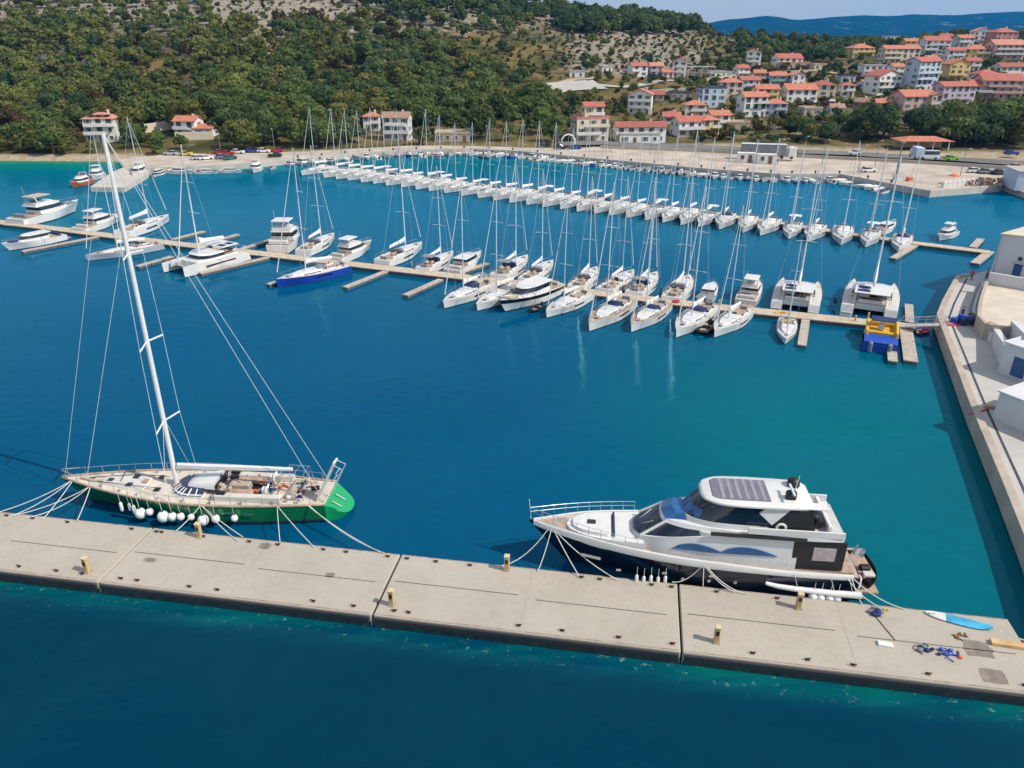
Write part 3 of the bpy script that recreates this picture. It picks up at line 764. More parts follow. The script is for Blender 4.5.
FINGERS = [((22, 251), (100, 236), 'finger pontoon beside the navy-covered motorboat'), ((137, 266), (172, 256), 'short finger pontoon just left of the catamaran'), ((200, 273), (268, 257), 'finger pontoon along the near side of the left catamaran'),
    ((204, 231), (172, 239), 'far-side finger pontoon, leftmost of the four empty ones'), ((222, 236), (196, 243), 'far-side finger pontoon, second of the four empty ones'), ((238, 234), (203, 244), 'far-side finger pontoon, third of the four empty ones'), ((275, 238), (240, 249), 'far-side finger pontoon left of the pilothouse boat'),
    ((345, 287), (388, 270), 'bare finger pontoon right of the blue yacht'), ((405, 295), (441, 279), 'bare finger pontoon left of the bow-in yachts'), ((268, 284), (285, 279), 'stub finger pontoon under the blue bow'), ((464, 271), (487, 263), 'finger pontoon along the dark-windowed cruiser'),
    ((802, 345), (806, 318), 'brown finger pontoon beside the smallest yacht'), ((893, 361), (890, 328), 'narrow finger pontoon along the yellow and blue boat'), ((911, 361), (906, 328), 'wide finger pontoon right of the yellow and blue boat'), ((909, 304), (910, 322), 'finger pontoon pointing away beside the right catamaran')]
for a_, b_, lb in FINGERS:
    pa, pb = at(*a_, .5), at(*b_, .5); pontoon('finger_pontoon', [pa, pb], 1.1 if lb.startswith('wide') is False else 1.6, lb, 'finger pontoon', .5, fing, FG)

# back pontoon and its row of charter yachts
MX = [315, 336, 349, 361, 374, 386, 400, 413, 428, 441, 456, 473, 490, 506, 522, 538, 554, 571, 587, 604, 620, 637, 654, 671, 689, 706, 724, 747, 767, 792, 814, 843, 870, 902]
RW = [(300, 165), (315, 167.5), (361, 172.5), (428, 180.5), (490, 189), (554, 197), (608, 203.5), (660, 210), (721, 217), (766, 223), (814, 229), (870, 234), (902, 239), (930, 243)]
def rowy(px):
    for (a, ra), (c_, rc) in zip(RW, RW[1:]):
        if px <= c_: return ra + (rc - ra) * (px - a) / (c_ - a)
    return RW[-1][1]
mp_ = [at(px, rowy(px), 1.6) for px in MX]
dl = (mp_[-1] - mp_[0]).normalized(); head = Vector((-dl.y, dl.x, 0))
if head.y > 0: head = -head
ha = math.atan2(head.y, head.x)
G2 = 'charter sailing yachts along the far pontoon'
rowp = [Proto(make_sloop(wheels=False, hood=sailwhite, mast_h=16.8, boomcol=canvasgrey if False else sailwhite)), Proto(make_sloop(wheels=False, hood=canvasgrey, bimini=sailwhite, mast_h=17.0, Bm=3.9)), Proto(make_sloop(wheels=False, hood=canvasblue, mast_h=17.8))]
for i, p in enumerate(mp_):
    k = (0, 1, 0, 0, 1, 2, 0)[i % 7]
    ang = ha + R.uniform(-.06, .06) + (.10 if i > 24 else 0)
    s = R.uniform(.90, 1.03)
    q = Vector((p.x, p.y, 0)) - Vector((math.cos(ang), math.sin(ang), 0)) * (.95 * s)
    what = ('white sprayhood', 'pale bimini', 'navy sprayhood')[k]
    rowp[k].place(q, ang, s, 'white charter yacht with %s, %s mast from the left in the far row' % (what, ordinal(i + 1)), 'sailboat', G2)
back = [q - head * 7.6 for q in (mp_[0] - dl * 4, mp_[8], mp_[16], mp_[24])] + [at(916, 243, .6), at(990, 252, .6)]
pontoon('charter_pontoon', [Vector((p.x, p.y, 0)) for p in back], 2.4, 'far pontoon behind the long row of charter yachts')
pontoon('finger_pontoon', [at(990, 251, .5), at(975, 263, .5)], 1.5, 'finger pontoon at the landward end, angled towards the basin', 'finger pontoon', .5, fing, FG)
pontoon('finger_pontoon', [at(973, 247, .5), at(981, 238.5, .5)], 1.3, 'finger pontoon at the landward end, angled towards the far shore', 'finger pontoon', .5, fing, FG)
pontoon('finger_pontoon', [at(915, 245, .5), at(893, 258, .5)], 1.2, 'finger pontoon along the rightmost charter yacht', 'finger pontoon', .5, fing, FG)
protos['cruiser'].place(at(945, 238, 0), pose((956, 232), (935, 243))[1] + math.pi, .62, 'small white motor cruiser alone on the far side of the charter pontoon', 'motorboat')
protos['cruiser_open'].place(at(886, 231, 0), pose((897, 226), (874, 235))[1], .62, 'grey-topped motorboat peeping out behind the charter yachts', 'motorboat')

# ------------------------------------------------------------------ quay apron, roads
def flat(name, pts, z, mt, z0=None, kind='structure', thick=None):
    mb = MB(); mb.prism([(p.x, p.y) for p in pts], z0 if z0 is not None else z - .5, z); o = mb.build(name, mt); tag(o, kind=kind); return o
gravel = mat('quay_gravel', (.44, .365, .29), .95, var=.16, scale=.16, col2=(.56, .48, .39), bump=.4, bscale=2.0)
kerbm = mat('quay_kerb_stone', (.50, .46, .40), .85, var=.1, scale=.4)
asphalt = mat('old_asphalt', (.16, .15, .145), .9, var=.18, scale=.1)
EDGE = [(126, 169), (190, 167), (250, 163.5), (300, 158.5), (360, 153), (420, 150), (470, 149), (520, 151.5), (580, 157.5), (640, 163), (720, 170.5), (780, 174.5), (840, 174.5), (930, 191.5), (1000, 186), (1004, 185)]
BACK = [(1240, 190), (1024, 168.5), (900, 161), (800, 156.5), (700, 151), (600, 147), (500, 144), (420, 145), (300, 152), (200, 151), (120, 159)]
fr = [at(x, y, 1.4) for x, y in EDGE]; bk = [at(x, y, 1.4) for x, y in BACK]
flat('quay_apron', fr + [at(1060, 205, 1.4), at(1240, 225, 1.4)] + bk, 1.4, gravel, -2)
mb = MB()
for a_, b_ in zip(fr, fr[1:]):
    d = (b_ - a_); n_ = Vector((-d.y, d.x, 0)).normalized() * .5
    if n_.y < 0: n_ = -n_
    mb.prism([(p.x, p.y) for p in (a_ - n_ * .3, b_ - n_ * .3, b_ + n_, a_ + n_)], -.5, 1.62)
mb.build('quay_kerb', kerbm); tag(bpy.data.objects['quay_kerb'], kind='structure')
# jetty that leaves the shore at the left
flat('shore_jetty', [at(90, 187, 1.2), at(124, 187.5, 1.2), at(150, 172, 1.2), at(132, 164, 1.2), at(112, 172, 1.2)], 1.2, kerbm, -2)

def draped(name, pts, w_, mt, dz=.12, kind='structure', sub=5):
    """a strip laid on the hillside along picture-measured ground points"""
    P3 = [hit(*p) for p in pts]; fine = []
    for a_, b_ in zip(P3, P3[1:]):
        for i in range(sub): fine.append(a_.lerp(b_, i / sub))
    fine.append(P3[-1]); vs, fs = [], []
    for i, p in enumerate(fine):
        d = fine[min(i + 1, len(fine) - 1)] - fine[max(0, i - 1)]; d.z = 0
        n_ = Vector((-d.y, d.x, 0)).normalized() * (w_ / 2)
        for k in (-1, -.33, .33, 1):
            q = p + n_ * k; vs.append((q.x, q.y, terrain(q.x, q.y) + dz + .12))
    for i in range(len(fine) - 1):
        for k in range(3): fs.append((i * 4 + k, i * 4 + k + 1, i * 4 + k + 5, i * 4 + k + 4))
    mb = MB(); mb.add(vs, fs); o = mb.build(name, mt, smooth=60); tag(o, kind=kind); return o
roadm = mat('pale_road', (.42, .39, .35), .9, var=.1, scale=.08)
earth = mat('bare_earth', (.40, .30, .19), .95, var=.15, scale=.1)
draped('shore_road', [(560, 146), (600, 144.5), (700, 149), (800, 154), (900, 158.5), (1040, 167), (1120, 174)], 7, asphalt, .5)
draped('paved_lot', [(540, 90), (560, 88.5), (580, 87), (600, 86)], 19, roadm, .5)
draped('village_road', [(600, 86), (622, 88), (650, 84), (690, 82), (715, 81), (735, 78)], 5, roadm, .3)
draped('hill_track', [(545, 96), (560, 84), (575, 80), (598, 79)], 4, earth, .2)
draped('village_lane', [(770, 108), (800, 104), (830, 101), (860, 104), (890, 112)], 6, roadm, .3)
draped('upper_lane', [(800, 70), (830, 73), (862, 77), (880, 80)], 5, earth, .3)
draped('hill_path', [(0, 88), (12, 82), (28, 72), (48, 62), (70, 48)], 5, earth, .2)
draped('fire_break', [(262, 74), (268, 58), (262, 42), (270, 28)], 7, earth, .2)

# ------------------------------------------------------------------ houses
def wallm(n, c): return mat('wall_' + n, c, .85, var=.06, scale=.5)
WM = {'w': wallm('white', (.74, .72, .68)), 'c': wallm('cream', (.66, .57, .43)), 'y': wallm('yellow', (.68, .48, .18)), 'p': wallm('pink', (.62, .40, .36)), 'l': wallm('lilac', (.50, .42, .50)),
      'b': wallm('pale_blue_and_shaded', (.48, .55, .66)), 'o': wallm('ochre', (.50, .38, .22)), 'g': wallm('raw_concrete', (.36, .33, .31)), 't': wallm('teal', (.25, .45, .44)), 's': wallm('stone', (.44, .38, .30)), 'r': wallm('terracotta', (.56, .22, .15))}
def tile(n, c):
    return mat('tiles_' + n, c, .8, var=.28, scale=1.4, bump=.4, bscale=7)
RM = {'o': tile('orange', (.50, .175, .105)), 'r': tile('red', (.42, .125, .09)), 'n': tile('brown_red', (.33, .10, .07)), 'b': tile('brown', (.34, .20, .14)), 'p': tile('pinkish', (.55, .22, .15)), 'f': mat('flat_roof', (.42, .39, .35), .9), 'd': mat('dark_roof', (.07, .08, .10), .7), 'f2': mat('tan_roof', (.48, .38, .28), .9)}
framem = mat('window_frame_white', (.72, .72, .70), .5)
shutter = mat('window_shutter', (.10, .16, .12), .7)
doorm = mat('door_wood', (.17, .09, .05), .6)
railm = mat('balcony_rail', (.62, .62, .62), .5)
solar = mat('solar_panel', (.012, .02, .06), .2, var=.2)
def win_mesh(w_, h_, kind):
    mb = MB(); mb.box(0, -.02, 0, w_, .06, h_, 0); t = .09
    for x, z, sx, sz in ((0, h_ / 2, w_ + t, t), (0, -h_ / 2, w_ + t, t), (-w_ / 2, 0, t, h_ - t), (w_ / 2, 0, t, h_ - t)): mb.box(x, -.04, z, sx, .12, sz, 1)
    if kind == 1:
        for s in (-1, 1): mb.box(s * (w_ / 2 + .32), -.05, 0, .5, .06, h_, 2)
    return mb.mesh('window', [mat('house_window_glass', (.075, .085, .10), .15, var=.3, scale=.6), framem, shutter])
WIN = [win_mesh(1.15, 1.35, 0), win_mesh(1.15, 1.35, 1), win_mesh(1.9, 2.1, 0)]
DOOR = MB().box(0, -.03, 1.05, 1.1, .1, 2.1).mesh('door', doorm)

def roof_mesh(kind, w_, d, h, mt, over=.5, pitch=.42):
    mb = MB(); W, D = w_ / 2 + over, d / 2 + over; t = .22
    if kind == 'flat':
        mb.box(0, 0, h + .12, w_ + .3, d + .3, .24)
        for x, y, sx, sy in ((0, -d / 2 - .05, w_ + .3, .22), (0, d / 2 + .05, w_ + .3, .22), (-w_ / 2 - .05, 0, .22, d - .1), (w_ / 2 + .05, 0, .22, d - .1)): mb.box(x, y, h + .45, sx, sy, .44)
        return mb, h + .3
    if kind == 'hip':
        rl = max(0, W - D) if W > D else 0; rl2 = max(0, D - W) if D > W else 0
        e = h - over * pitch; top = e + min(W, D) * pitch
        b_ = [(-W, -D, e), (W, -D, e), (W, D, e), (-W, D, e)]
        if W >= D: r_ = [(-rl, 0, top), (rl, 0, top)]; fs = [(0, 1, 5, 4), (1, 2, 5), (2, 3, 4, 5), (3, 0, 4)]
        else: r_ = [(0, -rl2, top), (0, rl2, top)]; fs = [(0, 1, 4), (1, 2, 5, 4), (2, 3, 5), (3, 0, 4, 5)]
        mb.add(b_ + r_, fs + [(3, 2, 1, 0)]); return mb, top
    if kind == 'gable':            # ridge along x
        e = h - over * pitch; top = e + D * pitch
        for s in (-1, 1):
            mb.add([(-W, s * D, e), (W, s * D, e), (W, 0, top), (-W, 0, top), (-W, s * D, e + t), (W, s * D, e + t), (W, 0, top + t), (-W, 0, top + t)],
                   [(0, 3, 2, 1), (4, 5, 6, 7), (0, 1, 5, 4), (1, 2, 6, 5), (2, 3, 7, 6), (3, 0, 4, 7)] if s < 0 else [(0, 1, 2, 3), (7, 6, 5, 4), (4, 5, 1, 0), (5, 6, 2, 1), (6, 7, 3, 2), (7, 4, 0, 3)])
        return mb, top
    e = h - over * pitch; top = e + W * pitch   # gable facing front: ridge along y
    for s in (-1, 1):
        mb.add([(s * W, -D, e), (s * W, D, e), (0, D, top), (0, -D, top), (s * W, -D, e + t), (s * W, D, e + t), (0, D, top + t), (0, -D, top + t)],
               [(0, 1, 2, 3), (7, 6, 5, 4), (4, 5, 1, 0), (5, 6, 2, 1), (6, 7, 3, 2), (7, 4, 0, 3)] if s < 0 else [(0, 3, 2, 1), (4, 5, 6, 7), (0, 1, 5, 4), (1, 2, 6, 5), (2, 3, 7, 6), (3, 0, 4, 7)])
    return mb, top

HOUSES = []; TAKEN = []
def block(o, w_, d, h, wm, rk, rm, x=0, y=0, floors=2, wins=True, balc=True, chim=True, seed=0, base=-4.0, dark_open=False):
    """one wall volume with its roof, windows, door, balconies, as parts of the house o"""
    r = random.Random(seed); pitch = .40
    mb = MB(); mb.box(x, y, (h + base) / 2, w_, d, h - base, 0)
    if rk == 'gable':
        for s in (-1, 1): mb.add([(x + s * w_ / 2, y - d / 2, h - .01), (x + s * w_ / 2, y + d / 2, h - .01), (x + s * w_ / 2, y, h + d / 2 * pitch - .05)], [(0, 1, 2) if s > 0 else (0, 2, 1)])
    if rk == 'front':
        for s in (-1, 1): mb.add([(x - w_ / 2, y + s * d / 2, h - .01), (x + w_ / 2, y + s * d / 2, h - .01), (x, y + s * d / 2, h + w_ / 2 * pitch - .05)], [(0, 1, 2) if s < 0 else (0, 2, 1)])
    mb.build('wall', wm, o)
    rb, top = roof_mesh(rk, w_, d, h, rm, .5 if rk != 'flat' else 0, pitch)
    ro = rb.build('roof', rm, o, loc=(x, y, 0))
    if chim and rk != 'flat': MB().box(w_ * .22, d * .12, top - .1, .7, .7, 1.6, bev=.05).build('chimney', WM['c'], ro)
    fh = h / floors
    if wins:
        n = max(2, int(w_ / 3.0)); m = max(1, int(d / 3.6))
        dcol = r.randrange(n)
        for fl in range(floors):
            zc = fl * fh + fh * .55
            hasb = balc and fl > 0 and (fl < floors or rk != 'flat')
            for i in range(n):
                xx = x - w_ / 2 + w_ * (i + .5) / n
                if fl == 0 and i == dcol: put('door', DOOR, o, (xx, y - d / 2, 0)); continue
                put('window', WIN[2 if hasb and i % 2 == r.randrange(2) else r.randrange(2)], o, (xx, y - d / 2, zc))
            for s in (-1, 1):
                for i in range(m):
                    yy = y - d / 2 + d * (i + .5) / m
                    if r.random() < .75: put('window', WIN[r.randrange(2)], o, (x + s * w_ / 2, yy, zc), s * math.pi / 2)
            if hasb and r.random() < .8:
                bw = w_ * r.choice((.5, .75, .96)); bx = x + (w_ - bw) / 2 * r.choice((-1, 0, 1))
                bb = MB(); bb.box(bx, y - d / 2 - .72, fl * fh + .05, bw, 1.4, .18); b_ = bb.build('balcony', wm, o)
                q = MB(); q.box(bx, y - d / 2 - 1.36, fl * fh + .62, bw, .08, .9); q.build('balustrade', wm if r.random() < .6 else railm, b_)

def house(px, row, pw, floors, w_, rk, rm, label, yaw=0.0, dr=.8, fh=2.62, seed=None, cat='house', name='house', extra=None, **k):
    p = hit(px, row); f = p.y * cP - (p.z - H) * sP
    W = pw * f / F * (1.0 if abs(yaw) < .2 else .86); D = W * dr; D = max(7, min(13, D))
    gz = min(terrain(p.x, p.y), terrain(p.x, p.y + D)) if floors < 0 else terrain(p.x, p.y)
    o = empty(name, (p.x, p.y + D * .5, gz), rad(yaw) if abs(yaw) > 1 else yaw)
    tag(o, label, cat, 'houses on the hillside')
    block(o, W, D, floors * fh, WM[w_], rk, RM[rm], floors=floors, seed=seed if seed is not None else int(px * 7 + row), **k)
    if extra: extra(o, W, D, floors * fh)
    TAKEN.append((p.x, p.y + D * .5, max(W, D) * .62)); HOUSES.append((px, row, pw)); return o

def wing(w_, dx, dy, sw, sd, fl, rk, rm, **k):
    return lambda o, W, D, h: block(o, W * sw, D * sd, fl * 2.9, WM[w_], rk, RM[rm], W * dx, D * dy, floors=fl, seed=int(dx * 100 + sw * 10) + 5, chim=False, **k)
def panels(o, W, D, h):
    for i in range(3): MB().box(-W * .2 + i * W * .24, -D * .33, h + .95, W * .21, D * .3, .08).build('solar_panel', solar, o).rotation_euler = (0, 0, 0)
def pool(o, W, D, h):
    for i in range(4): MB().box(-W * .3 + i * W * .2, -D * .5 - 3 + .3 * i, -.2, .4, 6, .8).build('garden_wall', WM['s'], o) if i == 0 else None

hs = house
hs(101, 143, 34, 3, 'w', 'hip', 'p', 'white three-storey villa with solar panels on its pink-tiled roof', 8, extra=panels)
hs(187, 137, 25, 2, 'w', 'gable', 'o', 'white villa with two stepped orange-red roofs standing among the pines', -6, extra=wing('w', .86, -.05, .85, .8, 1, 'gable', 'o'))
hs(371, 131, 18, 2, 'w', 'hip', 'o', 'small white house with a pointed orange hip roof beside the brown-roofed one', 4)
hs(397, 141, 30, 3, 'w', 'gable', 'b', 'white three-storey house with a plain brown roof above the quay', -2)
hs(452, 142, 34, 1, 's', 'flat', 'f2', 'low sandy stone building with flat tan roof behind the quay', 0, chim=False)
hs(590, 143, 38, 3, 'c', 'flat', 'p', 'big cream villa of stacked terraces with scraps of red roof', 10, extra=wing('c', .12, .2, .6, .6, 4, 'gable', 'r'))
hs(640, 143, 58, 2, 'w', 'gable', 'n', 'long white row house under one brown-red roof', 3, dr=.4, extra=wing('w', -.05, -.62, .8, .5, 1, 'flat', 'f'))
hs(641, 115, 27, 3, 'w', 'front', 'o', 'tall white house with an orange gable above the long row house', -14)
hs(688, 137, 31, 2, 'w', 'gable', 'r', 'white house with a bright scarlet roof right of the long row house', 14, extra=wing('y', .8, -.1, .7, .8, 2, 'hip', 'o'))
hs(695, 118, 21, 2, 'c', 'hip', 'o', 'small house with orange hip roof just above the scarlet-roofed one', 0)
hs(672, 124, 17, 1, 'w', 'gable', 'r', 'low red-roofed cottage wedged behind the long row house', 0)
hs(719, 130, 22, 2, 'w', 'gable', 'o', 'white and yellow house at the lower village edge, right of the scarlet roof', 5)
hs(738, 131, 22, 1, 'o', 'flat', 'f2', 'low brown flat-roofed sheds below the big three-storey white house', 0, chim=False)
hs(638, 77, 19, 2, 'w', 'gable', 'r', 'leftmost of three upper red-roofed houses under the rocky slope', 16)
hs(656, 77, 15, 2, 'l', 'gable', 'p', 'middle of three upper red-roofed houses, pale lilac walls', 4)
hs(668, 78, 11, 1, 'w', 'gable', 'o', 'tiny orange-roofed annexe between the upper red-roofed houses', 0, chim=False)
hs(680, 78, 16, 3, 'w', 'front', 'r', 'rightmost of three upper red-roofed houses, tall and narrow', -12)
hs(577, 78, 15, 1, 'w', 'flat', 'f', 'low white flat-roofed house by the pale paved lot', 0, chim=False)
hs(606, 73, 12, 1, 'w', 'flat', 'f', 'small white flat-roofed hut uphill of the dark round tree', 10, chim=False)
hs(720, 78, 26, 1, 'w', 'flat', 's' if 's' in RM else 'f', 'roofless whitish ruin with terrace wall on the upper slope', 5, chim=False)
hs(681, 100, 20, 1, 'g', 'flat', 'd', 'low dark pavilion on the grassy slope left of the pale blue house', 0, chim=False)
hs(712, 108, 28, 3, 'b', 'flat', 'd', 'pale blue three-storey house with dark roof terrace', 6, chim=False)
hs(731, 101, 26, 3, 'c', 'hip', 'o', 'cream house with orange hip roof behind the pale blue one', -4)
hs(749, 92, 22, 2, 'b', 'gable', 'r', 'blue-walled house with a red roof and skylight', 8)
hs(778, 87, 19, 2, 't', 'gable', 'o', 'teal and white house with plain orange roof', -5)
hs(767, 102, 22, 2, 'y', 'gable', 'o', 'yellow house tucked behind the big three-storey white house', 0)
hs(753, 117, 28, 3, 'w', 'gable', 'o', 'big white three-storey house with full-width balconies', 8, k=None) if False else hs(753, 117, 28, 3, 'w', 'gable', 'o', 'big white three-storey house with full-width balconies', 8)
hs(776, 117, 26, 2, 'b', 'hip', 'o', 'house with a wide orange-red hip roof right of the big white one', -10)  # bluish shade on the wall is painted in as wall colour
hs(801, 102, 30, 2, 'w', 'gable', 'o', 'white house with long orange roof and green awning', 0)
hs(824, 97, 27, 2, 'c', 'hip', 'n', 'cream house under a big brown-red hip roof', -8)
hs(789, 68, 29, 2, 'w', 'gable', 'r', 'white house with red roof on pink terraces, alone on the upper slope', 4, extra=wing('p', .1, -.7, 1.1, .6, 1, 'flat', 'p'))
hs(862, 57, 26, 2, 'y', 'hip', 'o', 'yellow house with flat orange roof near the skyline', 6)
hs(889, 41, 25, 3, 'w', 'flat', 'f', 'modern white flat-roofed block standing on the skyline', -6, chim=False)
hs(900, 64, 42, 3, 'c', 'gable', 'o', 'long beige apartment house with an orange roof below the skyline block', 4, dr=.4)
hs(876, 77, 28, 2, 'w', 'flat', 'f', 'white flat-roofed house in front of the beige apartments', -4, chim=False)
hs(885, 94, 31, 3, 'w', 'front', 'r', 'large white gabled house with red roof and stacked balconies', 18)
hs(866, 109, 18, 1, 'o', 'front', 'b', 'brown gabled cabin at the edge of the pine grove', 20)
hs(885, 110, 17, 1, 'p', 'gable', 'o', 'pinkish cottage with orange roof beside the brown cabin', -8)
hs(917, 110, 38, 2, 'p', 'gable', 'o', 'pink house with orange roof above the pine grove', 6, extra=wing('c', .45, -.15, .3, 1, 2, 'front', 'o'))
hs(922, 92, 34, 5, 'b', 'gable', 'r', 'tall five-storey block in shaded grey-blue with tiers of balconies', 24, dr=.6)  # grey-blue of the shaded front is put into the wall colour
hs(955, 106, 42, 3, 'l', 'gable', 'r', 'lilac house with three arched balconies and red roof', 10, dr=.5)
hs(957, 81, 25, 3, 'y', 'front', 'o', 'yellow gabled house with white balcony band, centre of the right village', 5)
hs(937, 55, 28, 3, 'w', 'gable', 'r', 'white and blue house left of the dark round trees near the skyline', -5)
hs(955, 61, 16, 2, 'w', 'gable', 'r', 'small white red-roofed house between dark trees', 0)
hs(965, 47, 18, 2, 'b', 'gable', 'o', 'bluish house with orange roof just under the mountains', 8)
hs(982, 45, 20, 3, 'w', 'front', 'p', 'tall white gabled house breaking the skyline', -10)
hs(978, 59, 28, 2, 'y', 'hip', 'o', 'yellow house with lilac side wall under the tall skyline gable', -12)
hs(1004, 46, 26, 3, 'r', 'hip', 'r', 'terracotta-red house on the skyline', 5)
hs(1008, 60, 34, 3, 'p', 'gable', 'p', 'pink and white apartment house below the terracotta-red one', -3)
hs(1014, 78, 38, 2, 'w', 'gable', 'n', 'white house with long brown-red roof and two chimneys', 4, dr=.5)
hs(987, 86, 26, 2, 'w', 'hip', 'r', 'house with scarlet hip roof in front of the brown-red long roof', 8)
hs(1002, 100, 44, 3, 'p', 'gable', 'r', 'pink stepped house with several red roofs at the right village edge', -8, extra=wing('p', -.5, -.1, .5, .8, 2, 'gable', 'r'))
hs(754, 67, 16, 3, 'w', 'front', 'p', 'unfinished white gabled shell with gaping dark openings', -10)
hs(848, 82, 14, 1, 'b', 'flat', 'd', 'low bluish garage roof left of the white gabled house', 0, chim=False)
hs(727, 121, 14, 1, 'o', 'hip', 'n', 'tiny brown-roofed outhouse between the pale blue and lower white houses', 8, chim=False)
hs(760, 84, 13, 2, 'c', 'gable', 'o', 'narrow cream house between the blue-walled and the teal houses', -8)
hs(797, 87, 15, 2, 'w', 'front', 'p', 'small white gabled house just right of the teal one', 6)
hs(812, 116, 22, 1, 's', 'flat', 'f2', 'long low stone outbuilding among shrubs above the lorry', 4, chim=False)
hs(848, 97, 14, 2, 'w', 'hip', 'r', 'little white house with red hip roof right of the brown-red hip roof', -6)
hs(931, 69, 13, 2, 'c', 'gable', 'o', 'cream house half hidden right behind the tall five-storey block', 4)
hs(973, 72, 15, 2, 'w', 'gable', 'r', 'white house squeezed between the yellow gabled house and the pink apartments', -6)
hs(868, 90, 14, 1, 'w', 'gable', 'o', 'low white house with orange roof left of the large gabled one', 10)
hs(912, 50, 15, 2, 'y', 'gable', 'o', 'yellowish house behind the long beige apartments', 0)
hs(946, 45, 14, 2, 'w', 'gable', 'n', 'small white house on the skyline left of the bluish one', 8)
hs(658, 101, 15, 1, 's', 'gable', 'n', 'low stone cottage on the grassy slope above the orange-gabled house', -6)
hs(742, 79, 13, 2, 'w', 'gable', 'r', 'small white red-roofed house above the blue-walled one', 10)
hs(820, 70, 12, 1, 'c', 'flat', 'f2', 'small flat cream hut right of the lone upper house', 0, chim=False)
hs(838, 115, 15, 1, 'w', 'gable', 'b', 'white cottage with brown roof at the upper edge of the pine grove', -4)
hs(897, 78, 14, 2, 'w', 'gable', 'o', 'narrow white house between the flat-roofed house and the five-storey block', 6)
# raw concrete frame
p = hit(701, 79); o = empty('unfinished_building', p, rad(4)); tag(o, 'unfinished grey concrete building frame with bare columns', 'building')
for fl in range(2): MB().box(0, 4, 2.9 * (fl + 1), 15, 8, .3).build('floor_slab', WM['g'], o)
for i in range(5):
    for y in (.4, 7.6): MB().box(-7 + i * 3.5, y, 1, .4, .4, 7.5).build('column', WM['g'], o)
TAKEN.append((p.x, p.y + 4, 8))
# harbour restaurant roof in the pines
p = hit(925, 151); o = empty('restaurant_pavilion', p, rad(-4)); tag(o, 'open pavilion with a broad orange-red roof under the pines', 'pavilion')
rb, top = roof_mesh('hip', 16, 8, 3.2, None, .8, .25); rb.build('roof', RM['o'], o, loc=(0, 4, 0))
for x in (-7.5, -2.5, 2.5, 7.5):
    for y in (.5, 7.5): MB().box(x, y, 1.0, .3, .3, 4.4).build('post', WM['w'], o)
MB().box(0, 6.5, 1.2, 15, 1.8, 2.8).build('back_wall', WM['o'], o)
TAKEN.append((p.x, p.y + 4, 9))
p = at(1022, 192, 1.4); o = empty('harbour_shed', (p.x + 6, p.y + 5, 1.4), rad(-12)); tag(o, 'blue-grey shed at the right end of the far quay', 'shed')
MB().box(0, 0, 2.2, 12, 9, 4.4).build('wall', WM['b'], o); MB().box(0, 0, 4.52, 12.4, 9.4, .2).build('roof', RM['f'], o); put('door', DOOR, o, (-2, -4.5, 0)); put('window', WIN[2], o, (2, -4.5, 2))

HOUSES.append((211, 138, 26)); HOUSES.append((160, 134, 20))
# walls of stone along road and villa
def wall_along(name, pts, h, label, mt=None, z=None, t=.5):
    P3 = [at(x, y, z) if z is not None else hit(x, y) for x, y in pts]; mb = MB()
    for a_, b_ in zip(P3, P3[1:]):
        d = b_ - a_; n_ = Vector((-d.y, d.x, 0)).normalized() * t / 2
        vs = []
        for p, q in ((a_, -n_), (b_, -n_), (b_, n_), (a_, n_)): vs.append((p.x + q.x, p.y + q.y, p.z - 1.5))
        for p, q in ((a_, -n_), (b_, -n_), (b_, n_), (a_, n_)): vs.append((p.x + q.x, p.y + q.y, p.z + h))
        mb.add(vs, [(3, 2, 1, 0), (4, 5, 6, 7), (0, 1, 5, 4), (1, 2, 6, 5), (2, 3, 7, 6), (3, 0, 4, 7)])
    return tag(mb.build(name, mt or WM['s']), label, 'wall')
wall_along('stone_wall', [(600, 148.2), (700, 152), (800, 157.5), (900, 162.5), (1020, 170)], .9, 'long low stone wall between the gravel quay and the shore road', z=1.4)
wall_along('retaining_wall', [(142, 134), (174, 129.5)], 3.0, 'pale retaining wall left of the villa with stepped roofs', WM['c'])
wall_along('retaining_wall', [(176, 141), (214, 140)], 2.6, 'cream retaining wall under the villa with stepped roofs', WM['c'])
wall_along('retaining_wall', [(705, 83), (735, 79)], 2.2, 'stone terrace wall under the roofless ruin')
wall_along('retaining_wall', [(640, 95), (700, 90)], 1.6, 'stone terrace wall on the slope below the upper red-roofed houses')
wall_along('retaining_wall', [(772, 76), (812, 74)], 2.2, 'pinkish terrace wall under the lone upper house', WM['p'])
wall_along('retaining_wall', [(815, 80), (858, 77)], 1.6, 'grey terrace wall among shrubs below the yellow skyline house')
# white portal arch
p = at(568, 148, 1.4); o = MB().tube([(-2.2, 0, 0), (-2.2, 0, 2.8), (-1.3, 0, 4.0), (0, 0, 4.4), (1.3, 0, 4.0), (2.2, 0, 2.8), (2.2, 0, 0)], .3, 6).build('portal_arch', WM['w'], loc=(p.x, p.y, 1.4)); tag(o, 'white rounded portal arch at the back of the quay', 'arch')

